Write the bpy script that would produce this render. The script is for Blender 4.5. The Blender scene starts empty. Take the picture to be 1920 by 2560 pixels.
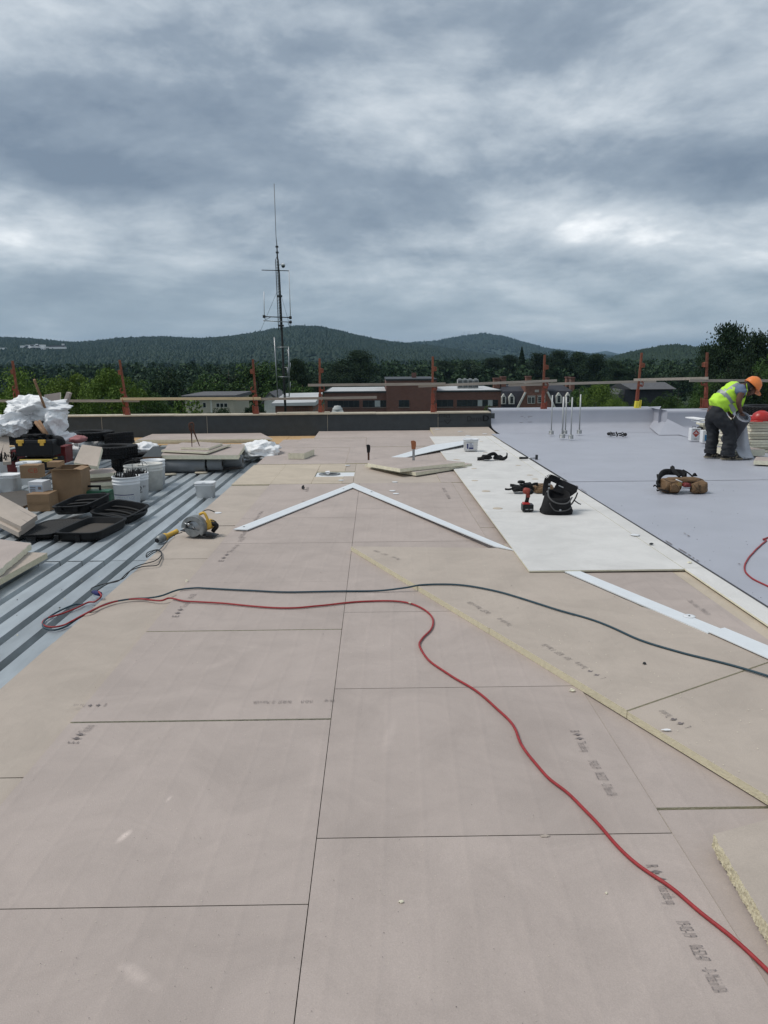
import bpy, bmesh, math, random
import numpy as np
from mathutils import Vector, Matrix, Euler, noise
R = math.radians
random.seed(7); rng = np.random.default_rng(7)
scn = bpy.context.scene
C = scn.collection
# ------------------------------------------------------------------ camera
CAM = Vector((0, 0, 1.65)); F = 1923.0
pitch = math.atan(380 / F); yaw = math.atan(20 / F); roll = R(0.5)
fwd = Vector((math.sin(yaw) * math.cos(pitch), math.cos(yaw) * math.cos(pitch), -math.sin(pitch)))
rgt0 = Vector((math.cos(yaw), -math.sin(yaw), 0)); up0 = rgt0.cross(fwd)
rgt = rgt0 * math.cos(roll) - up0 * math.sin(roll); upv = rgt0 * math.sin(roll) + up0 * math.cos(roll)
cd = bpy.data.cameras.new('camera'); cam = bpy.data.objects.new('camera', cd); C.objects.link(cam)
cam.matrix_world = Matrix.Translation(CAM) @ Matrix((rgt, upv, -fwd)).transposed().to_4x4()
cd.sensor_fit = 'VERTICAL'; cd.sensor_height = 36; cd.lens = F / 2560 * 36
cd.clip_start = 0.05; cd.clip_end = 30000
scn.camera = cam
# ------------------------------------------------------------------ sky, sun, exposure
SUN_EL, SUN_AZ = R(58), R(-95)          # azimuth from +Y (ahead) towards +X
w = bpy.data.worlds.new('World'); scn.world = w; w.use_nodes = True
nt = w.node_tree; N = nt.nodes; L = nt.links; N.clear()
def nd(t, **k):
    n = N.new(t)
    for a, b in k.items(): setattr(n, a, b)
    return n
def mth(op, a, b=None, c=None, clamp=False):
    n = nd('ShaderNodeMath', operation=op); n.use_clamp = clamp
    for i, v in enumerate((a, b, c)):
        if v is None: continue
        if isinstance(v, (int, float)): n.inputs[i].default_value = v
        else: L.new(v, n.inputs[i])
    return n.outputs[0]
out = nd('ShaderNodeOutputWorld'); bg = nd('ShaderNodeBackground'); bg.inputs[1].default_value = 0.1
L.new(bg.outputs[0], out.inputs[0])
sky = nd('ShaderNodeTexSky', sky_type='NISHITA'); sky.sun_disc = False
sky.sun_elevation = SUN_EL; sky.sun_rotation = SUN_AZ
tc = nd('ShaderNodeTexCoord'); sep = nd('ShaderNodeSeparateXYZ'); L.new(tc.outputs['Generated'], sep.inputs[0])
zz = mth('ADD', mth('MAXIMUM', sep.outputs[2], 0.0), 0.16)
pu = mth('DIVIDE', sep.outputs[0], zz); pv = mth('DIVIDE', sep.outputs[1], zz)
cmb = nd('ShaderNodeCombineXYZ'); L.new(pu, cmb.inputs[0]); L.new(pv, cmb.inputs[1])
def nz(vec, scale, detail, rough, dist, loc=(0, 0, 0), stretch=(1, 1, 1)):
    mp = nd('ShaderNodeMapping'); mp.inputs[1].default_value = loc; mp.inputs[3].default_value = stretch; L.new(vec, mp.inputs[0])
    n = nd('ShaderNodeTexNoise'); n.inputs['Scale'].default_value = scale; n.inputs['Detail'].default_value = detail
    n.inputs['Roughness'].default_value = rough; n.inputs['Distortion'].default_value = dist; L.new(mp.outputs[0], n.inputs['Vector'])
    return n.outputs[0]
n1 = nz(cmb.outputs[0], 0.95, 12, 0.57, 0.3, (3.1, 1.7, 0), (1, 0.85, 1))
n3 = nz(cmb.outputs[0], 0.40, 3, 0.5, 0.2, (1.2, 6.6, 0))
n4 = nz(tc.outputs['Generated'], 4.4, 12, 0.59, 0.15, (2.3, 4.4, 1.0), (1, 1, 2.3))
n5 = nz(tc.outputs['Generated'], 4.4, 12, 0.59, 0.15, (2.3, 4.4, 1.055), (1, 1, 2.3))     # the same lumps sampled a little higher: pale tops, dark undersides
rel = mth('MULTIPLY', mth('SUBTRACT', n4, n5), 0.24)
val = mth('ADD', mth('ADD', mth('MULTIPLY', n1, 0.60), mth('MULTIPLY', n4, 0.24)), mth('ADD', mth('MULTIPLY', n3, 0.16), rel))
# broad brighter breaks in the cloud deck (unit directions)
def lobe(px, py, sx, sy, amp):
    u = (px - 960) / F; v = (1280 - py) / F
    d = (fwd + rgt * u + upv * v).normalized()
    az = math.atan2(d.x, d.y); el = math.asin(d.z)
    a = mth('ARCTAN2', sep.outputs[0], sep.outputs[1]); e = mth('ARCSINE', sep.outputs[2])
    q = mth('ADD', mth('POWER', mth('ABSOLUTE', mth('DIVIDE', mth('SUBTRACT', a, az), sx)), 2.0), mth('POWER', mth('ABSOLUTE', mth('DIVIDE', mth('SUBTRACT', e, el), sy)), 2.0))
    return mth('MULTIPLY', mth('EXPONENT', mth('MULTIPLY', q, -1.0)), amp)
lobes = [(1120, 230, .17, .07, .07), (560, 370, .13, .04, .06), (1420, 560, .11, .020, .14), (1780, 610, .13, .045, .10),
         (200, 590, .16, .03, .09), (100, 60, .2, .05, .07), (950, 700, .4, .028, -.03), (420, 780, .35, .05, -.07), (1500, 180, .16, .05, -.06),
         (900, 440, .3, .018, -.05), (150, 300, .25, .05, -.08), (1700, 430, .12, .03, -.09), (1000, 590, .22, .03, -.07), (1550, 800, .3, .04, .03), (350, 450, .14, .02, -.06), (740, 560, .05, .015, .04)]
for l in lobes: val = mth('ADD', val, lobe(*l))
rp = nd('ShaderNodeValToRGB'); L.new(val, rp.inputs[0])
e = rp.color_ramp.elements
e[0].position = .34; e[0].color = (.125, .16, .205, 1); e[1].position = .69; e[1].color = (.74, .75, .755, 1)
for p, c in ((.44, (.19, .23, .275, 1)), (.52, (.305, .345, .385, 1)), (.60, (.44, .475, .505, 1))):
    q = e.new(p); q.color = c
# towards the horizon the deck thickens into an even blue grey
hz = nd('ShaderNodeMapRange'); L.new(sep.outputs[2], hz.inputs[0]); hz.inputs[1].default_value = 0.0; hz.inputs[2].default_value = 0.16
hz.inputs[3].default_value = 0.6; hz.inputs[4].default_value = 0.0; hz.interpolation_type = 'SMOOTHSTEP'
mh = nd('ShaderNodeMix', data_type='RGBA'); L.new(hz.outputs[0], mh.inputs[0]); L.new(rp.outputs[0], mh.inputs[6]); mh.inputs[7].default_value = (.265, .33, .385, 1)
sc = nd('ShaderNodeVectorMath', operation='SCALE'); L.new(mh.outputs[2], sc.inputs[0]); sc.inputs[3].default_value = 10.0
mx = nd('ShaderNodeMix', data_type='RGBA'); mx.inputs[0].default_value = 0.94
L.new(sky.outputs[0], mx.inputs[6]); L.new(sc.outputs[0], mx.inputs[7]); L.new(mx.outputs[2], bg.inputs[0])
sl = bpy.data.lights.new('sun', 'SUN'); sl.energy = 1.3; sl.angle = R(20); sl.color = (1, .96, .9)
so = bpy.data.objects.new('sun', sl); C.objects.link(so); so.location = (0, 0, 50)
sd = Vector((math.sin(SUN_AZ) * math.cos(SUN_EL), math.cos(SUN_AZ) * math.cos(SUN_EL), math.sin(SUN_EL)))
so.rotation_euler = sd.to_track_quat('Z', 'Y').to_euler()
scn.view_settings.view_transform = 'Standard'; scn.view_settings.look = 'None'
scn.view_settings.gamma = 1; scn.view_settings.exposure = 0.68; scn.view_settings.use_curve_mapping = False
# ------------------------------------------------------------------ helpers
K = 1920 / 1659
def ray(px, py): return fwd + rgt * ((px - 960) / F) + upv * ((1280 - py) / F)
def S(px, py, z=0.0):                       # point of the photograph (1920x2560) on the level z
    d = ray(px, py); return CAM + d * ((z - CAM.z) / d.z)
def D(x, y, z=0.0): return S(x * K, y * K, z)
def V(px, py, Y):                           # same, on the upright plane at distance Y
    d = ray(px, py); return CAM + d * (Y / d.y)
def mpp(p): return (p - CAM).dot(fwd) / F

def tag(o, label=None, cat=None, group=None, kind=None):
    if label: o['label'] = label
    if cat: o['category'] = cat
    if group: o['group'] = group
    if kind: o['kind'] = kind
    return o
def thing(name, label, cat, loc=(0, 0, 0), rz=0, group=None):
    o = bpy.data.objects.new(name, None); o.empty_display_size = .1; C.objects.link(o)
    o.location = loc; o.rotation_euler = (0, 0, rz); return tag(o, label, cat, group)
def structure(name, loc=(0, 0, 0)):
    o = bpy.data.objects.new(name, None); o.empty_display_size = .1; C.objects.link(o); o.location = loc; o['kind'] = 'structure'; return o
def rootmat(o):
    while o.parent: o = o.parent
    return Matrix.LocRotScale(o.location, o.rotation_euler, o.scale)

class MB:
    def __init__(s): s.v = []; s.f = []; s.m = []; s.sm = []
    def add(s, vs, fs, mi=0, sm=False):
        b = len(s.v); s.v += [tuple(p) for p in vs]
        for k, f in enumerate(fs):
            s.f.append([b + i for i in f]); s.m.append(mi[k] if isinstance(mi, (list, tuple)) else mi); s.sm.append(sm)
        return s
    def box(s, c, sz, rot=(0, 0, 0), mi=0, M=None, bev=0.0, taper=1.0):
        x, y, z = sz[0] / 2, sz[1] / 2, sz[2] / 2
        T = Matrix.Translation(c) @ Euler(rot).to_matrix().to_4x4()
        if M is not None: T = M @ T
        if bev <= 0:
            t = taper
            vs = [T @ Vector(p) for p in ((-x, -y, -z), (x, -y, -z), (x, y, -z), (-x, y, -z), (-x*t, -y*t, z), (x*t, -y*t, z), (x*t, y*t, z), (-x*t, y*t, z))]
            return s.add(vs, [(0, 3, 2, 1), (4, 5, 6, 7), (0, 1, 5, 4), (1, 2, 6, 5), (2, 3, 7, 6), (3, 0, 4, 7)], mi)
        bm = bmesh.new(); bmesh.ops.create_cube(bm, size=1)
        for v in bm.verts:
            v.co = Vector((v.co.x * 2 * x, v.co.y * 2 * y, v.co.z * 2 * z))
            if v.co.z > 0: v.co.x *= taper; v.co.y *= taper
        bmesh.ops.bevel(bm, geom=bm.edges[:], offset=bev, segments=2, affect='EDGES', profile=.6)
        return s.bm(bm, T, mi)
    def bm(s, bm, T=None, mi=0, sm=False):
        T = T or Matrix.Identity(4); bm.verts.index_update()
        s.add([T @ v.co for v in bm.verts], [[v.index for v in f.verts] for f in bm.faces], mi, sm); bm.free(); return s
    def prism(s, pts, z0, z1, mt=0, msd=0, M=None):   # pts: (x,y) or Vector; z1 may be list
        n = len(pts)
        A = Vector((0, 0, 0)); ar = sum(pts[i][0] * pts[(i + 1) % n][1] - pts[(i + 1) % n][0] * pts[i][1] for i in range(n))
        if ar < 0: pts = pts[::-1]; z1 = z1[::-1] if isinstance(z1, list) else z1; z0 = z0[::-1] if isinstance(z0, list) else z0
        zt = z1 if isinstance(z1, list) else [z1] * n; zb = z0 if isinstance(z0, list) else [z0] * n
        vs = [Vector((p[0], p[1], zb[i])) for i, p in enumerate(pts)] + [Vector((p[0], p[1], zt[i])) for i, p in enumerate(pts)]
        if M is not None: vs = [M @ v for v in vs]
        fs = [list(range(n))[::-1], [n + i for i in range(n)]] + [(i, (i + 1) % n, n + (i + 1) % n, n + i) for i in range(n)]
        return s.add(vs, fs, [msd, mt] + [msd] * n)
    def tube(s, pts, r, n=8, mi=0, caps=True, sm=True, M=None):
        pts = [Vector(p) for p in pts]; m = len(pts); rr = r if isinstance(r, (list, tuple)) else [r] * m
        vs = []; prev = None
        for i, p in enumerate(pts):
            t = (pts[min(i + 1, m - 1)] - pts[max(i - 1, 0)])
            t = t.normalized() if t.length > 1e-9 else Vector((0, 0, 1))
            if prev is None:
                a = Vector((0, 0, 1)) if abs(t.z) < .9 else Vector((1, 0, 0)); u = t.cross(a).normalized()
            else:
                u = prev - t * prev.dot(t); u = u.normalized() if u.length > 1e-6 else prev
            prev = u; v = t.cross(u)
            for k in range(n):
                a = 2 * math.pi * k / n; vs.append(p + (u * math.cos(a) + v * math.sin(a)) * rr[i])
        if M is not None: vs = [M @ v for v in vs]
        fs = [(i * n + k, i * n + (k + 1) % n, (i + 1) * n + (k + 1) % n, (i + 1) * n + k) for i in range(m - 1) for k in range(n)]
        s.add(vs, fs, mi, sm)
        if caps:
            b = len(s.v) - m * n
            s.f.append([b + k for k in range(n)][::-1]); s.m.append(mi); s.sm.append(False)
            s.f.append([b + (m - 1) * n + k for k in range(n)]); s.m.append(mi); s.sm.append(False)
        return s
    def lathe(s, prof, n=24, M=None, mi=0, sm=True, sx=1, sy=1, close=False, pw=2.0):   # prof (r,z); pw>2 gives a rounded square
        M = M or Matrix.Identity(4); vs = []
        for r, z in prof:
            for k in range(n):
                a = 2 * math.pi * k / n; ca, sa = math.cos(a), math.sin(a)
                q = (abs(ca) ** pw + abs(sa) ** pw) ** (-1 / pw)
                vs.append(M @ Vector((r * ca * q * sx, r * sa * q * sy, z)))
        m = len(prof)
        fs = [(i * n + k, i * n + (k + 1) % n, (i + 1) * n + (k + 1) % n, (i + 1) * n + k) for i in range(m - 1) for k in range(n)]
        if close: fs += [((m - 1) * n + k, (m - 1) * n + (k + 1) % n, (k + 1) % n, k) for k in range(n)]
        s.add(vs, fs, mi, sm)
        b = len(s.v) - m * n
        if not close:
            if prof[0][0] > 1e-5: s.f.append([b + k for k in range(n)][::-1]); s.m.append(mi); s.sm.append(False)
            if prof[-1][0] > 1e-5: s.f.append([b + (m - 1) * n + k for k in range(n)]); s.m.append(mi); s.sm.append(False)
        return s
    def build(s, name, mats, parent=None, world=False, auto=True, crease=None):
        me = bpy.data.meshes.new(name); vs = s.v
        if parent is not None and world:
            I = rootmat(parent).inverted(); vs = [I @ Vector(v) for v in vs]
        loc = None
        if parent is None and auto and vs:
            a = np.array([tuple(v) for v in vs]); mn, mxx = a.min(0), a.max(0)
            loc = Vector(((mn[0] + mxx[0]) / 2, (mn[1] + mxx[1]) / 2, mn[2])); vs = [Vector(v) - loc for v in vs]
        me.from_pydata([tuple(v) for v in vs], [], s.f)
        mats = mats if isinstance(mats, (list, tuple)) else [mats]
        for m_ in mats: me.materials.append(m_)
        me.polygons.foreach_set('material_index', s.m); me.polygons.foreach_set('use_smooth', s.sm); me.update()
        o = bpy.data.objects.new(name, me); C.objects.link(o)
        if loc is not None: o.location = loc
        if parent is not None: o.parent = parent
        return o
def smooth_path(pts, seg=8):
    pts = [Vector(p) for p in pts]; P = [pts[0]] + pts + [pts[-1]]; o = []
    for i in range(1, len(P) - 2):
        for k in range(seg):
            t = k / seg; a, b, c, d = P[i - 1], P[i], P[i + 1], P[i + 2]
            o.append(.5 * ((2 * b) + (c - a) * t + (2 * a - 5 * b + 4 * c - d) * t * t + (3 * b - a - 3 * c + d) * t ** 3))
    o.append(pts[-1]); return o
def copy_tree(o, parent=None):
    c = o.copy(); C.objects.link(c); c.parent = parent
    for ch in [x for x in C.objects if x.parent == o]: copy_tree(ch, c)
    return c
def T(x=0, y=0, z=0, rx=0, ry=0, rz=0, s=1): return Matrix.Translation((x, y, z)) @ Euler((rx, ry, rz)).to_matrix().to_4x4() @ Matrix.Scale(s, 4)
def along(p, q):                          # matrix whose +Z runs from p to q
    d = Vector(q) - Vector(p); return Matrix.Translation(p) @ d.to_track_quat('Z', 'Y').to_matrix().to_4x4()
# ------------------------------------------------------------------ materials
def mat(name, col, rough=.75, metal=0., var=.12, scale=4., bump=0., bscale=60., tint=None, rand=0., spec=.4, streak=None, trans=0.):
    m = bpy.data.materials.new(name); m.use_nodes = True; t = m.node_tree; n = t.nodes; l = t.links
    b = n['Principled BSDF']; b.inputs['Roughness'].default_value = rough; b.inputs['Metallic'].default_value = metal
    b.inputs['Specular IOR Level'].default_value = spec
    tc = n.new('ShaderNodeTexCoord'); co = tc.outputs['Object']
    if streak:
        mp = n.new('ShaderNodeMapping'); mp.inputs[3].default_value = streak; l.new(co, mp.inputs[0]); co = mp.outputs[0]
    a = n.new('ShaderNodeTexNoise'); a.inputs['Scale'].default_value = scale; a.inputs['Detail'].default_value = 8; a.inputs['Roughness'].default_value = .6
    l.new(co, a.inputs['Vector'])
    mr = n.new('ShaderNodeMapRange'); l.new(a.outputs[0], mr.inputs[0]); mr.inputs[1].default_value = .25; mr.inputs[2].default_value = .75
    mr.inputs[3].default_value = 0; mr.inputs[4].default_value = 1
    c0 = tuple(max(0, x * (1 - var)) for x in col); c1 = tuple(min(1, x * (1 + var)) for x in (tint or col))
    mx = n.new('ShaderNodeMix'); mx.data_type = 'RGBA'; l.new(mr.outputs[0], mx.inputs[0]); mx.inputs[6].default_value = (*c0, 1); mx.inputs[7].default_value = (*c1, 1)
    cur = mx.outputs[2]
    if rand > 0:
        oi = n.new('ShaderNodeObjectInfo'); r2 = n.new('ShaderNodeMapRange'); l.new(oi.outputs['Random'], r2.inputs[0]); r2.inputs[3].default_value = 1 - rand; r2.inputs[4].default_value = 1 + rand
        vm = n.new('ShaderNodeVectorMath'); vm.operation = 'SCALE'; l.new(cur, vm.inputs[0]); l.new(r2.outputs[0], vm.inputs[3]); cur = vm.outputs[0]
    l.new(cur, b.inputs['Base Color'])
    if bump > 0:
        q = n.new('ShaderNodeTexNoise'); q.inputs['Scale'].default_value = bscale; q.inputs['Detail'].default_value = 4; l.new(tc.outputs['Object'], q.inputs['Vector'])
        bp = n.new('ShaderNodeBump'); bp.inputs['Strength'].default_value = bump; bp.inputs['Distance'].default_value = .01; l.new(q.outputs[0], bp.inputs['Height']); l.new(bp.outputs[0], b.inputs['Normal'])
    if trans: b.inputs['Transmission Weight'].default_value = trans
    return m
SMEARS = [(D(300, 2110).x, D(300, 2110).y, R(-35), .10, .030, .5), (D(268, 1806).x, D(268, 1806).y, R(70), .05, .018, .8), (D(365, 1725).x, D(365, 1725).y, R(75), .03, .01, .35), (D(840, 1590).x, D(840, 1590).y, R(80), .2, .03, .12), (D(500, 1420).x, D(500, 1420).y, R(60), .3, .05, .12), (D(800, 1285).x, D(800, 1285).y, R(20), .25, .07, .12)]
def board_mat(name, col, flute=.16, spk=.5):
    m = mat(name, col, .85, var=.055, scale=1.1, rand=.03, bump=.12, bscale=220)
    t = m.node_tree; n = t.nodes; l = t.links; b = n['Principled BSDF']
    base = b.inputs['Base Color'].links[0].from_socket
    tc = [x for x in n if x.type == 'TEX_COORD'][0]
    f = n.new('ShaderNodeTexNoise'); f.inputs['Scale'].default_value = 260; f.inputs['Detail'].default_value = 3; l.new(tc.outputs['Object'], f.inputs['Vector'])
    mr = n.new('ShaderNodeMapRange'); l.new(f.outputs[0], mr.inputs[0]); mr.inputs[1].default_value = .3; mr.inputs[2].default_value = .7; mr.inputs[3].default_value = .93; mr.inputs[4].default_value = 1.07
    # smudges
    g = n.new('ShaderNodeTexNoise'); g.inputs['Scale'].default_value = 2.4; g.inputs['Detail'].default_value = 10; g.inputs['Roughness'].default_value = .72; g.inputs['Distortion'].default_value = .6; l.new(tc.outputs['Object'], g.inputs['Vector'])
    m2 = n.new('ShaderNodeMapRange'); l.new(g.outputs[0], m2.inputs[0]); m2.inputs[1].default_value = .36; m2.inputs[2].default_value = .6; m2.inputs[3].default_value = .89; m2.inputs[4].default_value = 1.02
    k = n.new('ShaderNodeMath'); k.operation = 'MULTIPLY'; l.new(mr.outputs[0], k.inputs[0]); l.new(m2.outputs[0], k.inputs[1])
    # fine paper specks, light and dark
    vo = n.new('ShaderNodeTexVoronoi'); vo.inputs['Scale'].default_value = 42; l.new(tc.outputs['Object'], vo.inputs['Vector'])
    lt = n.new('ShaderNodeMath'); lt.operation = 'LESS_THAN'; l.new(vo.outputs['Distance'], lt.inputs[0]); lt.inputs[1].default_value = .055
    sp = n.new('ShaderNodeMath'); sp.operation = 'MULTIPLY_ADD'; l.new(lt.outputs[0], sp.inputs[0]); sp.inputs[1].default_value = spk * .5; l.new(k.outputs[0], sp.inputs[2])
    vm = n.new('ShaderNodeVectorMath'); vm.operation = 'SCALE'; l.new(base, vm.inputs[0]); l.new(sp.outputs[0], vm.inputs[3]); l.new(vm.outputs[0], b.inputs['Base Color'])
    sc2 = n.new('ShaderNodeTexNoise'); sc2.inputs['Scale'].default_value = 3.1; sc2.inputs['Detail'].default_value = 12; sc2.inputs['Roughness'].default_value = .8; sc2.inputs['Distortion'].default_value = 1.4; l.new(tc.outputs['Object'], sc2.inputs['Vector'])
    s3 = n.new('ShaderNodeMapRange'); l.new(sc2.outputs[0], s3.inputs[0]); s3.inputs[1].default_value = .63; s3.inputs[2].default_value = .74; s3.inputs[3].default_value = 0; s3.inputs[4].default_value = .16
    acc = s3.outputs[0]
    for (cx_, cy_, ang, la, lb_, amt) in SMEARS:
        mp2 = n.new('ShaderNodeMapping'); mp2.vector_type = 'TEXTURE'; mp2.inputs[1].default_value = (cx_, cy_, 0); mp2.inputs[2].default_value = (0, 0, ang); mp2.inputs[3].default_value = (la, lb_, 1); l.new(tc.outputs['Object'], mp2.inputs[0])
        ln_ = n.new('ShaderNodeVectorMath'); ln_.operation = 'LENGTH'; l.new(mp2.outputs[0], ln_.inputs[0])
        m4 = n.new('ShaderNodeMapRange'); l.new(ln_.outputs['Value'], m4.inputs[0]); m4.inputs[1].default_value = 1.0; m4.inputs[2].default_value = .2; m4.inputs[3].default_value = 0; m4.inputs[4].default_value = amt
        mn = n.new('ShaderNodeMath'); mn.operation = 'MULTIPLY'; l.new(m4.outputs[0], mn.inputs[0])
        m5 = n.new('ShaderNodeMapRange'); l.new(g.outputs[0], m5.inputs[0]); m5.inputs[1].default_value = .35; m5.inputs[2].default_value = .6; l.new(m5.outputs[0], mn.inputs[1])
        ad = n.new('ShaderNodeMath'); ad.operation = 'ADD'; l.new(acc, ad.inputs[0]); l.new(mn.outputs[0], ad.inputs[1]); acc = ad.outputs[0]
    om = n.new('ShaderNodeMath'); om.operation = 'ADD'; l.new(acc, om.inputs[0]); om.inputs[1].default_value = 1
    v3 = n.new('ShaderNodeVectorMath'); v3.operation = 'SCALE'; l.new(vm.outputs[0], v3.inputs[0]); l.new(om.outputs[0], v3.inputs[3]); l.new(v3.outputs[0], b.inputs['Base Color'])
    if flute > 0:                            # faint ridges where the facer telegraphs the foam
        mp = n.new('ShaderNodeMapping'); mp.inputs[2].default_value = (0, 0, R(2)); l.new(tc.outputs['Object'], mp.inputs[0])
        wv = n.new('ShaderNodeTexWave'); wv.wave_type = 'BANDS'; wv.bands_direction = 'X'; wv.wave_profile = 'SIN'; wv.inputs['Scale'].default_value = 2.2; wv.inputs['Distortion'].default_value = .9; wv.inputs['Detail Scale'].default_value = .5; l.new(mp.outputs[0], wv.inputs[0])
        pw = n.new('ShaderNodeMath'); pw.operation = 'POWER'; l.new(wv.outputs['Fac'], pw.inputs[0]); pw.inputs[1].default_value = 14
        b2 = n.new('ShaderNodeBump'); b2.inputs['Strength'].default_value = flute; b2.inputs['Distance'].default_value = .006; l.new(pw.outputs[0], b2.inputs['Height'])
        old = b.inputs['Normal'].links[0].from_node; l.new(b2.outputs[0], old.inputs['Normal'])
    return m
PAPER = board_mat('grey_facer', (.420, .354, .318))
TAN = board_mat('tan_facer', (.432, .368, .312), .08)
SAND = board_mat('sand_facer', (.50, .425, .335), 0)
FOAM = mat('foam', (.62, .56, .40), .9, var=.10, scale=30, bump=.5, bscale=120)
FOAML = mat('pale_foam', (.72, .68, .53), .9, var=.12, scale=18, bump=.4, bscale=90, rand=.08)
COVER = board_mat('cover_board', (.63, .615, .59), 0, .1)
MEMB = mat('membrane', (.375, .385, .43), .5, var=.07, scale=1.6, bump=.22, bscale=2.6, spec=.35)
SEAMK = mat('seam_shade', (.19, .155, .12), .9)  # gap shade painted into board sides and base layer as a dark colour
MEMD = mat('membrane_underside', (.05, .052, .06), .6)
SHEATH = mat('sheathing', (.052, .060, .064), .85, var=.15, scale=6, bump=.2)
PLY = mat('plywood', (.50, .33, .17), .7, var=.25, scale=3, streak=(.6, 9, 9))
CAPW = mat('cap_wood', (.50, .44, .34), .8, var=.2, scale=5, rand=.08)
GREYW = mat('weathered_plank', (.33, .29, .245), .85, var=.28, scale=3, streak=(.8, 14, 14), rand=.12)
NEWW = mat('new_plank', (.60, .47, .28), .75, var=.16, scale=3, streak=(.8, 14, 14))
GALV = mat('galvanised', (.40, .435, .455), .42, .4, var=.28, scale=5, rand=.08, streak=(1, .25, 1))
STRIP = mat('white_metal', (.72, .745, .76), .45, .1, var=.05, scale=6)
WHITE = mat('white_plastic', (.72, .73, .74), .4, var=.06, scale=9)
DIRTYW = mat('scuffed_plastic', (.64, .63, .59), .5, var=.18, scale=13, rand=.05)
SHEET = mat('plastic_sheet', (.82, .82, .82), .38, var=.12, scale=5, spec=.5)
BLACK = mat('black_plastic', (.008, .008, .009), .42, var=.3, scale=15, spec=.3)
BLACKD = mat('dusty_black', (.009, .009, .0095), .6, spec=.25, var=.5, scale=9)
CLOTHB = mat('black_cloth', (.008, .008, .009), .9, var=.4, scale=20, bump=.5, bscale=200)
RUBBER = mat('rubber', (.010, .010, .011), .7, spec=.25, var=.45, scale=14, bump=.4, bscale=60)
YEL = mat('yellow_plastic', (.66, .40, .06), .5, var=.12)
YELP = mat('yellow_paint', (.75, .62, .06), .6, var=.15)
RED = mat('dark_red', (.16, .022, .022), .5, var=.2)
REDH = mat('red_shell', (.42, .028, .024), .35, var=.1)
ORANGE = mat('orange_shell', (.80, .23, .055), .4, var=.06)
RUST = mat('orange_paint_steel', (.16, .062, .038), .75, var=.3, scale=22, tint=(.21, .065, .035), rand=.15)
REDP = mat('red_paint_steel', (.23, .055, .03), .6, var=.3, scale=22)
CARD = mat('cardboard', (.29, .185, .105), .85, var=.15, scale=7, rand=.1)
CARDD = mat('cardboard_inside', (.14, .09, .055), .9, var=.2)
GREEN = mat('green_plastic', (.02, .11, .055), .45, var=.2)
LEATHER = mat('tan_leather', (.155, .092, .045), .7, var=.28, scale=24, bump=.4, bscale=70)
WOOD = mat('handle_wood', (.26, .15, .08), .7, var=.3, scale=20)
RUSTY = mat('rusty_iron', (.10, .05, .035), .8, .3, var=.4, scale=50)
STEEL = mat('steel', (.35, .36, .37), .38, .8, var=.2, scale=14)
CAST = mat('grey_casting', (.24, .25, .25), .5, .4, var=.35, scale=18)
DARKM = mat('dark_metal', (.05, .053, .055), .55, .5, var=.3)
INK = mat('print_ink', (.18, .155, .15), .9, var=.25, scale=60)
INKB = mat('black_ink', (.02, .02, .02), .8)
INKR = mat('red_ink', (.4, .05, .03), .8)
INKBL = mat('blue_ink', (.03, .16, .32), .7)
INKN = mat('navy_ink', (.02, .025, .12), .7)
PAPERW = mat('label_paper', (.62, .63, .65), .7)
ROLLG = mat('grey_roll', (.17, .18, .19), .65, var=.15, rand=.08)
CORDT = mat('teal_cord', (.022, .055, .075), .55, var=.2, scale=40)
CORDR = mat('red_cord', (.30, .028, .03), .55, var=.2, scale=40)
CORDK = mat('black_cord', (.018, .018, .02), .55)
GLASSD = mat('dark_glass', (.018, .022, .027), .12, var=.5, scale=.6, spec=.6)
BLIND = mat('pale_blind', (.33, .36, .36), .6)
WTRIM = mat('white_trim', (.60, .60, .55), .6)
CREAM = mat('cream_wall', (.45, .42, .34), .8, var=.08)
SLATE = mat('slate', (.035, .036, .045), .8, var=.3, scale=3, bump=.4, bscale=6)
GREYR = mat('grey_roof', (.10, .10, .105), .85, var=.25, scale=2)
FLATR = mat('flat_roof', (.46, .47, .47), .7, var=.18, scale=.35)
LINEN = mat('white_cloth', (.80, .80, .80), .8, var=.07, scale=6)
PINK = mat('faded_pink', (.36, .15, .15), .8)
def brick_mat(name, c1, c2, mo, sc):
    m = mat(name, c1, .9, var=.1); t = m.node_tree; n = t.nodes; l = t.links; b = n['Principled BSDF']
    tc = [x for x in n if x.type == 'TEX_COORD'][0]
    mp = n.new('ShaderNodeMapping'); mp.inputs[2].default_value = (R(90), 0, 0); l.new(tc.outputs['Object'], mp.inputs[0])
    br = n.new('ShaderNodeTexBrick'); br.inputs['Scale'].default_value = sc; br.inputs['Color1'].default_value = (*c1, 1); br.inputs['Color2'].default_value = (*c2, 1); br.inputs['Mortar'].default_value = (*mo, 1)
    br.inputs['Mortar Size'].default_value = .015; l.new(mp.outputs[0], br.inputs['Vector'])
    a = n.new('ShaderNodeTexNoise'); a.inputs['Scale'].default_value = .3; a.inputs['Detail'].default_value = 6; l.new(tc.outputs['Object'], a.inputs['Vector'])
    mr = n.new('ShaderNodeMapRange'); l.new(a.outputs[0], mr.inputs[0]); mr.inputs[3].default_value = .75; mr.inputs[4].default_value = 1.25
    vm = n.new('ShaderNodeVectorMath'); vm.operation = 'SCALE'; l.new(br.outputs[0], vm.inputs[0]); l.new(mr.outputs[0], vm.inputs[3]); l.new(vm.outputs[0], b.inputs['Base Color'])
    return m
BRICK = brick_mat('brown_brick', (.17, .076, .056), (.13, .058, .044), (.17, .13, .11), 1.2)
BRICKO = brick_mat('orange_brick', (.24, .11, .075), (.18, .08, .055), (.17, .13, .11), 1.2)
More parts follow.
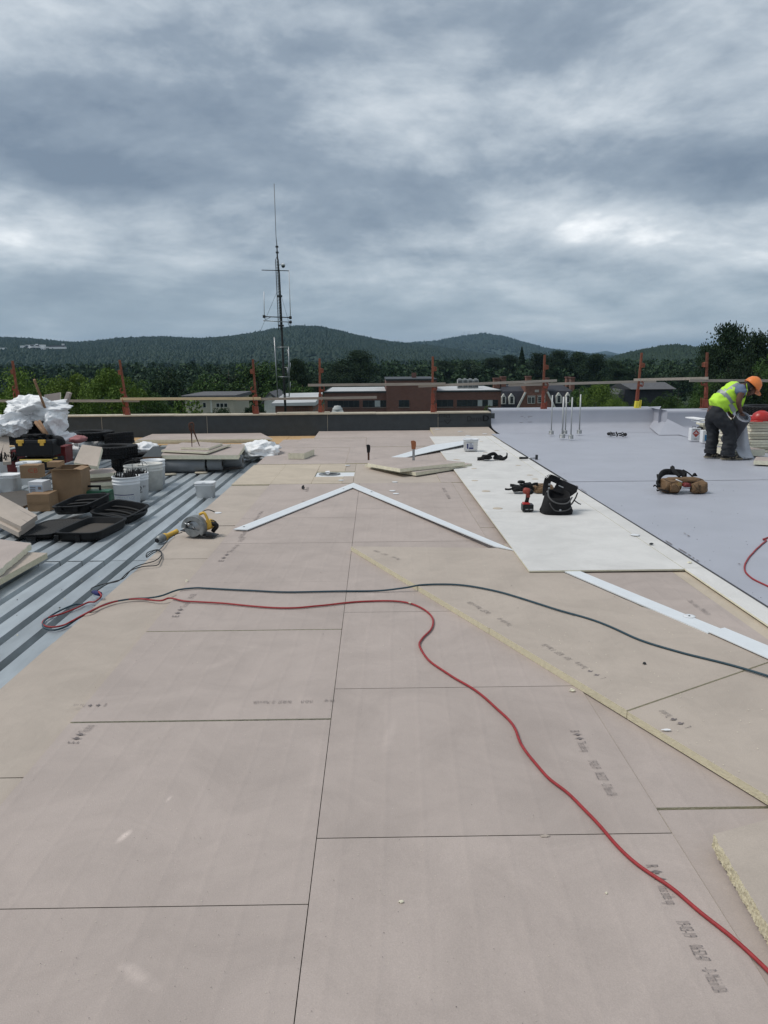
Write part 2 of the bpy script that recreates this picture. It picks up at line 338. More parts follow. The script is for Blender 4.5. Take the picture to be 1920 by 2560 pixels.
def leaf_mat(name, c0, c1, sc=.35):
    m = mat(name, c0, .7, var=0, spec=.2); t = m.node_tree; n = t.nodes; l = t.links; b = n['Principled BSDF']
    g = n.new('ShaderNodeNewGeometry'); a = n.new('ShaderNodeTexNoise'); a.inputs['Scale'].default_value = sc; a.inputs['Detail'].default_value = 5; l.new(g.outputs['Position'], a.inputs['Vector'])
    mr = n.new('ShaderNodeMapRange'); l.new(a.outputs[0], mr.inputs[0]); mr.inputs[1].default_value = .35; mr.inputs[2].default_value = .65
    mx = n.new('ShaderNodeMix'); mx.data_type = 'RGBA'; l.new(mr.outputs[0], mx.inputs[0]); mx.inputs[6].default_value = (*c0, 1); mx.inputs[7].default_value = (*c1, 1)
    oi = n.new('ShaderNodeObjectInfo'); r2 = n.new('ShaderNodeMapRange'); l.new(oi.outputs['Random'], r2.inputs[0]); r2.inputs[3].default_value = .8; r2.inputs[4].default_value = 1.2
    vm = n.new('ShaderNodeVectorMath'); vm.operation = 'SCALE'; l.new(mx.outputs[2], vm.inputs[0]); l.new(r2.outputs[0], vm.inputs[3]); l.new(vm.outputs[0], b.inputs['Base Color'])
    return m
LEAFB = leaf_mat('bright_leaf', (.065, .120, .018), (.145, .215, .035), .45)
LEAFM = leaf_mat('mid_leaf', (.034, .072, .016), (.070, .125, .03))
LEAFD = leaf_mat('dark_needle', (.014, .032, .014), (.028, .050, .020))
LEAFF = leaf_mat('forest_leaf', (.018, .040, .018), (.035, .062, .025), .02)
HILLM = leaf_mat('hill_leaf', (.014, .034, .021), (.024, .047, .027), .01)
BARK = mat('bark', (.09, .07, .055), .9, var=.3)
GRASSM = mat('meadow', (.035, .06, .02), .9, var=.3, scale=.02)
# ------------------------------------------------------------------ text
_tc = {}
def text_geo(s):
    if s in _tc: return _tc[s]
    cu = bpy.data.curves.new('txt', 'FONT'); cu.body = s; cu.offset = -.012; cu.resolution_u = 2
    ob = bpy.data.objects.new('txt', cu); me = bpy.data.meshes.new_from_object(ob)
    vs = np.array([tuple(v.co) for v in me.vertices]); fs = [tuple(p.vertices) for p in me.polygons]
    bpy.data.objects.remove(ob); bpy.data.curves.remove(cu); bpy.data.meshes.remove(me)
    vs[:, 0] -= vs[:, 0].min(); vs[:, 0] /= max(vs[:, 0].max(), 1e-6); vs[:, 1] /= .7
    _tc[s] = (vs, fs); return _tc[s]
def text_on(mb, s, p0, p1, h, up, mi=0):
    vs, fs = text_geo(s); p0 = Vector(p0); p1 = Vector(p1)
    return mb.add([p0 + (p1 - p0) * float(v[0]) + Vector(up) * (h * float(v[1])) for v in vs], fs, mi)
ARROW = [(0, .5), (.35, 1), (.35, .7), (.7, .7), (.7, .3), (.35, .3), (.35, 0)]
def print_line(parent, p0, p1, h, tokens, mi=INK):
    """tokens: (text, start, end) along p0-p1; '^' is a carton arrow"""
    mb = MB(); d = (p1 - p0); up = Vector((0, 0, 1)).cross(d).normalized()
    for s, a, b in tokens:
        if s == '^':
            q = p0 + d * a; dl = d * (b - a)
            pts = [(0, .35), (.45, .35), (.45, 0), (1, .5), (.45, 1), (.45, .65), (0, .65)]
            mb.add([q + dl * (1 - u) + up * (h * v * 1.1) for u, v in pts][::-1], [(0, 1, 2, 3, 4, 5, 6)])
        else: text_on(mb, s, p0 + d * a, p0 + d * b, h, up)
    return mb.build('printed_lettering', mi, parent, world=True)
# ------------------------------------------------------------------ ground, hills
ZG = -13.0
g = MB(); g.add([(-14000, -2000, ZG), (14000, -2000, ZG), (14000, 14000, ZG), (-14000, 14000, ZG)], [(0, 1, 2, 3)])
tag(g.build('ground', GRASSM, auto=False), kind='structure')
def hill(name, prof, Y0, Y1, bw=.35, nrow=26):
    """heightfield whose ridge, at distance Y1, follows the skyline prof (display px)"""
    xs = np.linspace(prof[0][0], prof[-1][0], 260); ys = np.interp(xs, [p[0] for p in prof], [p[1] for p in prof])
    vs = []; 
    for j in range(nrow + 8):
        t = j / nrow
        for i, x in enumerate(xs):
            rd = V(x * K, ys[i] * K, Y1); hgt = rd.z - ZG
            Y = Y0 + (Y1 - Y0) * t; px = rd.x / Y1 * Y
            s_ = math.sin(min(t, 1) * math.pi / 2) ** 1.3 if t <= 1 else math.cos((t - 1) * 2.2)
            n_ = noise.noise(Vector((px * .0022, Y * .0022, 3))) * .22 * hgt * (1 - min(t, 1)) * min(1, t * 4)
            vs.append((px, Y, ZG - .5 + hgt * s_ + n_))
    n = len(xs); m = nrow + 8
    fs = [(j * n + i, j * n + i + 1, (j + 1) * n + i + 1, (j + 1) * n + i) for j in range(m - 1) for i in range(n - 1)]
    mb = MB(); mb.add(vs, fs, 0, True); o = mb.build(name, HILLM, auto=False); o['kind'] = 'structure'
    return np.array(vs).reshape(m, n, 3), nrow
def hill_forest(name, grid, nrow, count, size, con=.35):
    m, n, _ = grid.shape
    u = rng.random(count) * (n - 1.01); v = np.sqrt(rng.random(count)) * (nrow + 1.0)
    v[: count // 8] = nrow + rng.random(count // 8) * .6 - .4
    i = u.astype(int); j = v.astype(int); fu = (u - i)[:, None]; fv = (v - j)[:, None]
    p = (grid[j, i] * (1 - fu) + grid[j, i + 1] * fu) * (1 - fv) + (grid[j + 1, i] * (1 - fu) + grid[j + 1, i + 1] * fu) * fv
    base = np.array([(1, 0, 0), (0, 1, 0), (-1, 0, 0), (0, -1, 0), (0, 0, 1), (0, 0, -1)], float)
    tri = np.array([(0, 1, 4), (1, 2, 4), (2, 3, 4), (3, 0, 4), (1, 0, 5), (2, 1, 5), (3, 2, 5), (0, 3, 5)])
    s = size * (.6 + .8 * rng.random((count, 1, 1))); V_ = base[None] * s * (1 + .35 * (rng.random((count, 6, 3)) - .5))
    tall = (rng.random(count) < con); V_[:, :, 2] *= .8; V_[tall, :, 2] *= 1.5; V_[tall, :, :2] *= .75
    V_ = V_ + p[:, None, :] + np.array([0, 0, size * .3])
    tri_all = (tri[None] + (np.arange(count) * 6)[:, None, None]).reshape(-1, 3)
    me = bpy.data.meshes.new(name); me.from_pydata(V_.reshape(-1, 3).tolist(), [], tri_all.tolist()); me.materials.append(HILLM)
    o = bpy.data.objects.new(name, me); C.objects.link(o); o['kind'] = 'stuff'
    return o
gA, nA = hill('main_hill', [(-250, 738), (0, 736), (60, 738), (140, 745), (175, 746), (260, 738), (350, 735), (430, 738), (500, 733), (560, 724), (610, 716), (645, 712), (690, 714), (740, 724), (790, 735), (850, 745), (920, 750), (1000, 762), (1100, 775), (1250, 788)], 900, 2600)
gB, nB = hill('second_hill', [(800, 775), (850, 752), (890, 745), (940, 742), (985, 733), (1030, 727), (1050, 726), (1085, 731), (1130, 744), (1180, 757), (1230, 764), (1290, 771), (1360, 776), (1450, 785)], 2500, 4200)
gC, nC = hill('far_hill', [(1100, 775), (1170, 760), (1205, 755), (1230, 756), (1265, 765), (1290, 761), (1310, 758), (1335, 764), (1380, 766), (1440, 770), (1600, 775)], 5000, 7800)
gD, nD = hill('right_hill', [(1230, 800), (1290, 786), (1340, 772), (1380, 763), (1430, 754), (1460, 752), (1500, 756), (1560, 758), (1680, 762), (1950, 765)], 350, 1150)
for nm, a, b, c, s, q in (('main_hill_forest', gA, nA, 60000, 5.2, .12), ('second_hill_forest', gB, nB, 9000, 9, .3), ('right_hill_forest', gD, nD, 30000, 3.1, .15)):
    tag(hill_forest(nm, a, b, c, s, q), 'dense forest canopy covering the ' + {'main_hill_forest': 'long dark hill left of centre', 'second_hill_forest': 'hill right of centre', 'right_hill_forest': 'low hill at the right'}[nm], 'forest')
# ------------------------------------------------------------------ trees
def quads_to_mesh(name, c, s, flat=.0, m=None):
    n = len(c); a = rng.normal(size=(n, 3)); a[:, 2] *= (1 - flat); a /= np.linalg.norm(a, axis=1)[:, None] + 1e-9
    b = rng.normal(size=(n, 3)); b[:, 2] *= (1 - flat); b = np.cross(a, b); b /= np.linalg.norm(b, axis=1)[:, None] + 1e-9
    s = np.asarray(s).reshape(-1, 1) * np.ones((n, 1)); a *= s; b *= s * .75
    v = np.stack([c - a, c - b * .8, c + a, c + b], 1).reshape(-1, 3)
    f = np.arange(n * 4).reshape(-1, 4)
    me = bpy.data.meshes.new(name); me.from_pydata(v.tolist(), [], f.tolist()); 
    if m: me.materials.append(m)
    return me
def leafy_points(n, ncl=34, low=.0):
    cl = rng.normal(size=(ncl, 3)); cl /= np.linalg.norm(cl, axis=1)[:, None]; cl *= (.45 + .42 * rng.random((ncl, 1)))
    cl[:, 2] *= .9; rad = .16 + .17 * rng.random(ncl)
    k = rng.integers(0, ncl, n); d = rng.normal(size=(n, 3)); d /= np.linalg.norm(d, axis=1)[:, None]
    p = cl[k] + d * (rad[k] * (.7 + .35 * rng.random(n)))[:, None]
    return p * .5 + np.array([0, 0, .5])
def pine_points(n, nw=15):
    p = []
    per = n // (nw * 5)
    for w_ in range(nw):
        z = .12 + .86 * w_ / nw + .02 * rng.random(); r0 = .5 * (1 - z) ** .5 * (.75 + .4 * rng.random()) + .06
        for b_ in range(5):
            a = rng.random() * 6.28; ln = r0 * (.65 + .5 * rng.random())
            t = rng.random(per) ** .75; sp = .045 + .045 * t
            x = ln * t; q = np.stack([np.cos(a) * x, np.sin(a) * x, z + .07 * t * t * (1 if z > .4 else .3)], 1)
            p.append(q + rng.normal(size=(per, 3)) * np.stack([sp, sp, sp * .28], 1))
    return np.concatenate(p)
def spruce_points(n):
    z = rng.random(n) ** 1.2; a = rng.random(n) * 6.28; lay = .7 + .3 * np.abs(np.sin(z * 34 + np.sin(a * 3)))
    r = .5 * (1 - z) * lay * np.sqrt(rng.random(n)) + .01
    return np.stack([np.cos(a) * r, np.sin(a) * r, z - .05 * r], 1)
CROWNS = {}
for i in range(4): CROWNS['near%d' % i] = quads_to_mesh('near_leaf_crown', leafy_points(19000, 60), .008 + .007 * rng.random(19000))
for i in range(3): CROWNS['leafy%d' % i] = quads_to_mesh('leaf_crown', leafy_points(5200, 40), .016 + .012 * rng.random(5200))
for i in range(3): CROWNS['pine%d' % i] = quads_to_mesh('pine_crown', pine_points(15000, 15 + i), .015 + .0 * i, .3)
for i in range(2): CROWNS['spruce%d' % i] = quads_to_mesh('spruce_crown', spruce_points(4200), .022, .3)
_cr = {}
def tree(px, top, Y, wpx, kind, m, label, cat='tree', group='trees beyond the parapet', cf=.8, lean=0):
    tp = V(px, top, Y); h = tp.z - ZG; wd = wpx * Y / F
    nm = {'near': 'broadleaf_tree', 'leafy': 'broadleaf_tree', 'pine': 'pine_tree', 'spruce': 'spruce_tree'}[kind]
    o = thing(nm, label, cat, (tp.x, Y, ZG), random.random() * 6.28, group)
    mb = MB(); mb.tube([(0, 0, 0), (0, .0, h * .3), (.02 * wd, 0, h * .6), (0, 0, h * .93)], [h * .018 + .05, h * .014, h * .009, .03], 7)
    for k in range(5):
        a = k * 1.3; z = h * (.35 + .1 * k); mb.tube([(0, 0, z), (math.cos(a) * wd * .3, math.sin(a) * wd * .3, z + h * .09)], [h * .006, .02], 5)
    mb.build('trunk', BARK, o)
    keys = [k for k in CROWNS if k.startswith(kind)]; key = random.choice(keys); mk = (key, m.name)
    if mk not in _cr:
        me = CROWNS[key].copy(); me.materials.clear(); me.materials.append(m); _cr[mk] = me
    c = bpy.data.objects.new('crown', _cr[mk]); C.objects.link(c); c.parent = o
    ch = min(h * cf, wd * (1.25 if kind in ('near', 'leafy') else 2.0)); c.location = (0, 0, h - ch); c.scale = (wd, wd, ch)
    return o
tree(40, 912, 52, 210, 'near', LEAFB, 'bright green leafy tree behind the heap of white plastic at far left')
tree(165, 918, 48, 190, 'near', LEAFB, 'bright green leafy tree behind the two upright foam scraps')
tree(270, 903, 46, 170, 'near', LEAFB, 'tallest bright green tree behind the second orange post from left')
tree(-60, 930, 60, 200, 'near', LEAFB, 'bright green tree cut by the left edge behind the first orange post')
tree(360, 945, 60, 140, 'near', LEAFM, 'lower mid green tree just right of the second orange post')
tree(455, 985, 75, 150, 'leafy', LEAFB, 'low light green tree left of the cream house')
tree(420, 915, 130, 150, 'leafy', LEAFD, 'dark tree rising behind the low light green tree on the left')
tree(510, 925, 150, 130, 'leafy', LEAFM, 'mid green tree behind the cream house, left part')
tree(570, 912, 165, 120, 'leafy', LEAFD, 'dark tree behind the cream house, right part')
tree(640, 893, 150, 150, 'leafy', LEAFM, 'tall rounded olive green tree behind the third orange post')
tree(742, 902, 120, 75, 'pine', LEAFD, 'dark pointed conifer just right of the radio mast')
tree(755, 945, 100, 90, 'leafy', LEAFM, 'mid green tree between the radio mast and the fourth post')
tree(690, 965, 95, 90, 'leafy', LEAFM, 'mid green tree directly behind the foot of the radio mast')
tree(555, 1012, 62, 70, 'leafy', LEAFD, 'dark bush in front of the cream house windows')
tree(500, 1022, 58, 80, 'leafy', LEAFM, 'small bush in front of the left end of the cream house')
tree(635, 1000, 64, 80, 'leafy', LEAFD, 'dark bushy tree right of the cream house')
tree(890, 880, 200, 130, 'pine', LEAFD, 'big spreading dark pine left of the tall brick block')
tree(845, 905, 210, 90, 'pine', LEAFD, 'smaller dark pine against the left flank of the big spreading pine')
tree(950, 935, 215, 100, 'leafy', LEAFD, 'dark tree just right of the big spreading pine')
tree(800, 930, 230, 80, 'leafy', LEAFD, 'dark tree behind the fourth orange post')
tree(1500, 943, 120, 110, 'near', LEAFB, 'rounded light green tree between the slate mansard and the grey gabled house')
tree(1450, 962, 128, 60, 'leafy', LEAFM, 'mid green tree touching the right end of the mansard roof')
tree(1545, 985, 70, 80, 'near', LEAFB, 'low light green tree left of the yellow footed post')
tree(1600, 990, 60, 90, 'near', LEAFM, 'mid green tree behind the yellow footed post')
tree(1665, 975, 55, 110, 'near', LEAFM, 'flowering mid green tree in front of the grey gabled house')
tree(1735, 985, 52, 110, 'near', LEAFM, 'flowering mid green tree left of the last orange post')
tree(1230, 1010, 100, 60, 'leafy', LEAFM, 'small leafy tree before the right hand windows of the brick block')
tree(1180, 1022, 95, 50, 'leafy', LEAFM, 'low leafy bush before the brick block windows')
tree(1830, 818, 95, 150, 'pine', LEAFD, 'tall ragged pine rising above the worker, highest tree of all')
tree(1905, 838, 100, 130, 'pine', LEAFD, 'tall dark pine at the right edge behind the tallest one')
tree(1770, 868, 110, 90, 'pine', LEAFD, 'dark pine leaning out left of the tallest pine')
tree(1960, 860, 80, 150, 'near', LEAFM, 'broad leafy tree cut by the right edge below the pines')
tree(1860, 900, 75, 140, 'near', LEAFD, 'dark leafy tree behind the bending worker')
tree(1790, 930, 85, 120, 'near', LEAFM, 'mid green tree behind the last orange post')
tree(1640, 930, 190, 120, 'leafy', LEAFD, 'dark tree behind the grey gabled house')
for i, (px, tp, Y, wd, kd, lb) in enumerate([
    (1305, 868, 260, 60, 'spruce', 'pointed spruce standing highest in the dark row above the mansard roof'),
    (1120, 905, 270, 90, 'pine', 'dark pine behind the fifth orange post'),
    (1180, 893, 280, 90, 'leafy', 'dark tree behind the grey rooftop cooling units'),
    (1235, 897, 280, 80, 'pine', 'dark pine above the pair of left mansard chimneys'),
    (1275, 890, 290, 80, 'pine', 'dark pine just left of the pointed spruce'),
    (1350, 885, 260, 90, 'pine', 'dark pine behind the sixth orange post'),
    (1395, 880, 250, 85, 'pine', 'dark pine just right of the sixth orange post'),
    (1440, 883, 250, 90, 'pine', 'dark pine above the group of roof pipes'),
    (1490, 888, 240, 95, 'pine', 'dark pine above the rounded light green tree'),
    (1545, 905, 230, 80, 'pine', 'dark pine left of the seventh orange post'),
    (1590, 912, 230, 80, 'leafy', 'dark tree behind the seventh orange post'),
    (1700, 915, 220, 100, 'leafy', 'dark tree above the right end of the grey gabled roof'),
    (1030, 915, 320, 90, 'leafy', 'dark tree behind the tall middle block of the brick building')]):
    tree(px, tp, Y, wd, kd, LEAFD, lb, group='dark trees in the row behind the buildings')
# the wooded plain between the near trees and the hills
def plain_forest():
    tmpl = [leafy_points(170, 9) for _ in range(5)] + [pine_points(180, 7) for _ in range(3)]
    cs, ss = [], []
    n = 1700
    for i in range(n):
        Y = 300 * (4.2 ** random.random()) if i > 300 else 240 + 90 * random.random()
        X = (random.random() * 1.3 - .65) * Y * 1.05 + Y * .02
        h = 10.5 + 4.5 * random.random() + max(0, (Y - 500)) * .004; w_ = 6.5 + 4 * random.random(); t = random.choice(tmpl)
        if 100 < Y < 0: continue
        q = t * np.array([w_, w_, h]) + np.array([X, Y, ZG]); cs.append(q); ss.append(np.full(len(q), .55 + Y * .0006))
    me = quads_to_mesh('wooded_plain', np.concatenate(cs), np.concatenate(ss), 0, LEAFF)
    o = bpy.data.objects.new('wooded_plain', me); C.objects.link(o)
    tag(o, 'continuous dark green woodland between the buildings and the foot of the hills', 'forest', kind='stuff')
plain_forest()
# ------------------------------------------------------------------ the roof: slab, steel deck, boards
ZD = -0.10; YP = 18.15                    # deck level; distance of the parapet face
def poly(pts, z=0.): return [D(x, y, z) for x, y in pts]
def rect(x0, x1, y0, y1): return [Vector((x0, y0, 0)), Vector((x1, y0, 0)), Vector((x1, y1, 0)), Vector((x0, y1, 0))]
def inset(pts, d):
    c = sum((Vector((p[0], p[1], 0)) for p in pts), Vector()) / len(pts)
    n = len(pts); ar = sum(pts[i][0] * pts[(i + 1) % n][1] - pts[(i + 1) % n][0] * pts[i][1] for i in range(n))
    if ar < 0: pts = pts[::-1]
    o = []
    for i in range(n):
        a, b, c_ = Vector(pts[i - 1][:2]), Vector(pts[i][:2]), Vector(pts[(i + 1) % n][:2])
        e1 = (b - a).normalized(); e2 = (c_ - b).normalized(); n1 = Vector((-e1.y, e1.x)); n2 = Vector((-e2.y, e2.x))
        q = (n1 + n2); q = q / max(.3, q.dot(n1)) if q.length > 1e-4 else n1
        o.append(Vector((b.x + q.x * d, b.y + q.y * d, 0)))
    return o
roof = structure('roof_floor')
XE = D(500, 1050, -.02).x; XL = D(500, 1145, 0).x; XA = D(700, 1675, 0).x; XB = D(1450, 1797, 0).x
XCV = D(1050, 1110, .04).x; XM = D(1383, 1140, .05).x
def row(y, x=700, z=0): return D(x, y, z).y
YW = YP - .02
b = MB(); b.prism(rect(-16, 16, -3, YP + .5), -.9, -.30); b.build('roof_slab', mat('slab', (.2, .2, .2)), roof)
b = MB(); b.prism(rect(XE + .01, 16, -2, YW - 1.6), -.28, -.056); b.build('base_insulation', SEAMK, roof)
# steel deck: 0.2 m pitch ribs, sheets of three ribs, lapped at one line
lap = S(300, 1402, ZD).y; pitch_d = .197
def deck_sheet(x1, y0, y1, z, nr=3):
    mb = MB(); prof = []; t = .0015
    for k in range(nr):
        x = x1 - k * pitch_d
        prof += [(x, z), (x - .128, z), (x - .132, z - .076), (x - .193, z - .076)]
    prof.append((x1 - nr * pitch_d, z))
    n = len(prof); vs = []
    for yy in (y0, y1):
        vs += [(px_, yy, pz) for px_, pz in prof]
    vs += [(px_, y0, pz - t) for px_, pz in prof] + [(px_, y1, pz - t) for px_, pz in prof]
    fs = [(i + 1, i, n + i, n + i + 1) for i in range(n - 1)] + [(2 * n + i, 2 * n + i + 1, 3 * n + i + 1, 3 * n + i) for i in range(n - 1)] + [(i, i + 1, 2 * n + i + 1, 2 * n + i) for i in range(n - 1)] + [(n + i + 1, n + i, 3 * n + i, 3 * n + i + 1) for i in range(n - 1)]
    mb.add(vs, fs, 0); return mb.build('deck_sheet', GALV, deck)
deck = structure('steel_deck')
for i in range(14):
    x1 = XE + .11 - i * 3 * pitch_d
    deck_sheet(x1, -2, lap - .006 * (i % 2), ZD - .002 * (i % 3), 3)
    deck_sheet(x1, lap + .004, YW - .9, ZD + .002, 3)
# plywood strip along the parapet foot
b = MB()
for i in range(9):
    b = MB(); x0 = XE + .9 - (i + 1) * 1.83 + .9; b.prism(rect(x0 + .002, x0 + 1.828, YW - 1.7, YW - .01), ZD - .02, ZD + .014 + .002 * (i % 2)); b.build('plywood_sheet', PLY, roof)
def board(pts, z1=0., th=.05, m=PAPER, gap=.0022, side=FOAM, name='insulation_board', jit=.0035, z0=None):
    pts = inset(pts, gap); dz = random.uniform(-jit, jit)
    zt = [q + dz for q in z1] if isinstance(z1, list) else z1 + dz
    zb = z0 if z0 is not None else ([q - th for q in zt] if isinstance(zt, list) else zt - th)
    mb = MB(); mb.prism(pts, zb, zt, 0, 1); return mb.build(name, [m, side], roof, world=False)
# left column (between the tan strip and the long centre seam)
rl = [1.05, row(1952), row(1552), row(1359), row(1256), row(1172), row(1118), row(1045)]
LB = []
for i in range(len(rl) - 1):
    g_ = .010 if i in (1, 2) else 0
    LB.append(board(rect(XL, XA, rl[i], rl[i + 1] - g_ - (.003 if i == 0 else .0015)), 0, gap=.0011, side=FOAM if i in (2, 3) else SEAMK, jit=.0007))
# the two rows whose joints gape
rr_ = [1.05, row(1806, 1000), row(1486, 900), row(1322, 850), row(1222, 850), row(1172), row(1100), row(1045)]
RB = []
for i in range(len(rr_) - 1):
    g_ = .006 if i == 0 else 0
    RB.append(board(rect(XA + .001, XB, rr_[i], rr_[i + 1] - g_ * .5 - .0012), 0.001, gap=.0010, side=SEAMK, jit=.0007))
rc = [1.0, row(1741, 1500), row(1741, 1500) + 1.22, row(1741, 1500) + 2.44, row(1741, 1500) + 3.66, row(1741, 1500) + 4.9, row(1045)]
for i in range(len(rc) - 1):
    board(rect(XB + .002, XB + 1.21, rc[i], rc[i + 1] - (.014 if i == 0 else .003)), -.004, m=PAPER)
    board(rect(XB + 1.215, XB + 2.43, rc[i] - .4, rc[i + 1] - .4), -.004, m=PAPER)
    board(rect(XB + 2.435, XB + 3.65, rc[i], rc[i + 1]), -.004)
# tan strip between deck edge and left column
rt = [.5, 2.9, row(1375), row(1207, 420, -.02), row(1130), row(1045) - .002]
for i in range(len(rt) - 1):
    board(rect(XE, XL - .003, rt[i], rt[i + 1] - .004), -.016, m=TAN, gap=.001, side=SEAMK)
xs_ = D(330, 1370, -.014).x
# far rows up to the parapet: sandy boards round the drain, then grey
ya, yb, yc, yd = row(1045), row(1003), row(968), row(950)
dr0, dr1 = D(683, 1023, 0), D(766, 1023, 0); ydr0 = row(1030, 720); ydr1 = row(1019, 720)
board(rect(XE, XL, ya, yb), .002, m=SAND)
board(rect(XL, dr0.x, ya, yb), .006, m=SAND)
board(rect(dr0.x, D(746, 1015).x, ya, ydr0), .004, m=SAND); board(rect(dr0.x, D(746, 1015).x, ydr1, yb), .004, m=SAND)
board(rect(D(746, 1015).x, dr1.x, ya, ydr0), .004, m=TAN); board(rect(D(746, 1015).x, dr1.x, ydr1, yb), .004, m=TAN)
board(rect(dr1.x, dr1.x + 1.2, ya, yb), .004, m=TAN); board(rect(dr1.x + 1.2, XCV + .3, ya, yb), .008, m=PAPER)
xq = D(625, 965).x
board(rect(xq - .25, xq + 1.2, yb, yc), .008); board(rect(xq + 1.2, xq + 2.6, yb, yc), .010); board(rect(xq + 2.6, XCV + .3, yb, yc), .010)
board(rect(XE, xq - .25, yb, YW - 1.6), -.03)
board(rect(XE, xq + .095, yc, YW - 1.6), -.01)
board(rect(xq + .1, xq + 1.5, yc, YW - 1.6), .012); board(rect(xq + 1.5, XCV + .3, yc, YW - 1.6), .015)
# sloped edge boards leaning up to the wall
def cant(x0, x1, zt, y0=None, m=PAPER):
    y0 = y0 or YW - 1.6; mb = MB(); mb.add([(x0, y0, .016), (x1, y0, .016), (x1, YW - .012, zt), (x0, YW - .012, zt), (x0, y0, -.03), (x1, y0, -.03), (x1, YW - .012, -.05), (x0, YW - .012, -.05)],
        [(0, 1, 2, 3), (7, 6, 5, 4), (4, 5, 1, 0), (5, 6, 2, 1), (6, 7, 3, 2), (7, 4, 0, 3)], [0, 1, 1, 1, 1, 1]); return mb.build('cant_board', [m, FOAM], roof)
x798 = V(798, 1080, YW).x; x1074 = V(1075, 1080, YW).x; x1226 = V(1226, 1080, YW).x
cant(x798, x1074 - .004, .02); cant(x1074, x1226 - .05, .085, m=TAN)
# raised tapered layer at the right
zr_ = .040
C1, C2 = D(757, 1180, zr_), D(1056, 1357, zr_); C3 = D(1354, 1536, zr_); C4 = C3 + (C3 - C2) * 1.7
s0, s1, s2, s3 = D(1098, 1184, zr_), D(1230, 1242, zr_), D(1390, 1312, zr_), D(1640, 1402, zr_); s4 = s3 + (s3 - s2) * 1.4
board([C1, C2, s2, s1, s0], zr_, z0=.002, m=TAN, jit=0)
T2 = board([C2, C3, s3 + Vector((.05, .05, 0)) * 0 + (s4 - s3) * .12, s2], zr_ + .003, z0=.002, m=TAN, jit=0)
T3 = board([C3, C4, s4 + Vector((.3, 0, 0)), s3 + (s4 - s3) * .12], zr_ - .002, z0=.002, m=TAN, jit=0)
XU = D(1537, 1293, zr_).x; XMW = D(1490, 1226, .05).x
yu = D(1480, 1294, zr_).y; e5 = Vector((s4.x + 1, s4.y + 1, 0))
def lnx(a, b_, y): return a.x + (b_.x - a.x) * (y - a.y) / (b_.y - a.y)
def lny(a, b_, x): return a.y + (b_.y - a.y) * (x - a.x) / (b_.x - a.x)
ytop = D(1300, 1170, zr_).y
board([Vector((lnx(s1, s2, yu), yu, 0)), Vector((XU, yu, 0)), Vector((XU, ytop, 0)), Vector((s0.x, ytop, 0)), s0, s1], .034, z0=.002)
board([Vector((XU, lny(s2, s3, XU), 0)), Vector((XU, yu, 0)), Vector((lnx(s1, s2, yu), yu, 0))], .035, z0=.002)
board([Vector((XU, .6, 0)), Vector((XMW + .1, .6, 0)), Vector((XMW + .1, ytop, 0)), Vector((XU, ytop, 0))], .033, z0=.002, m=SAND)
board([Vector((XMW + .11, .6, 0)), Vector((XMW + 3, .6, 0)), Vector((XMW + 3, ytop, 0)), Vector((XMW + .11, ytop, 0))], .030, z0=.002, m=SAND)
# white cover boards
def zc(Y): return .058 - .034 * max(0, min(1, (Y - 6) / 9))
XCR = XM - .002
yfr = D(1300, 1231, .058).y; yj1 = S(1300, 1279, .05).y; yj2 = S(1300, 1194.5, .045).y; yj3 = YW - 1.55
xw0 = XCR - .17
def cover(x0, x1, y0, y1, name='cover_board'):
    P = rect(x0, x1, y0, y1); zz_ = [zc(y0), zc(y0), zc(y1), zc(y1)]
    return board(P, zz_, .012, COVER, gap=.0012, side=FOAML, name=name, jit=.0006)
for a_, b_ in ((yfr, yj1), (yj1, yj2), (yj2, (yj2 + yj3) / 2), ((yj2 + yj3) / 2, yj3)): cover(XCV, xw0, a_, b_)
for a_, b_ in ((.7, 3.2), (3.2, yfr + .02), (yfr + .022, yj1 + .4), (yj1 + .4, yj3)): cover(xw0 + .002, XCR, a_, b_)
mk = MB()
def mark(x0, y0, x1, y1, w_=.006):
    a, b_ = S(x0, y0, .072), S(x1, y1, .072); d = (b_ - a).normalized(); q = Vector((-d.y, d.x, 0)) * w_; mk.add([a - q, b_ - q, b_ + q, a + q], [(0, 1, 2, 3)])
for q in ((1664, 1351, 1680, 1361), (1697, 1371, 1716, 1382), (1720, 1385, 1727, 1389), (1732, 1393, 1735, 1395), (1741, 1399, 1747, 1402), (1710, 1332, 1714, 1334), (1718, 1337, 1724, 1340), (1440, 1213, 1446, 1216), (1452, 1222, 1466, 1231), (1358, 1166, 1362, 1168), (1300, 1127, 1303, 1128), (1846, 1408, 1850, 1410)): mark(*q)
mk.build('printed_mark', INK, roof)['kind'] = 'stuff'
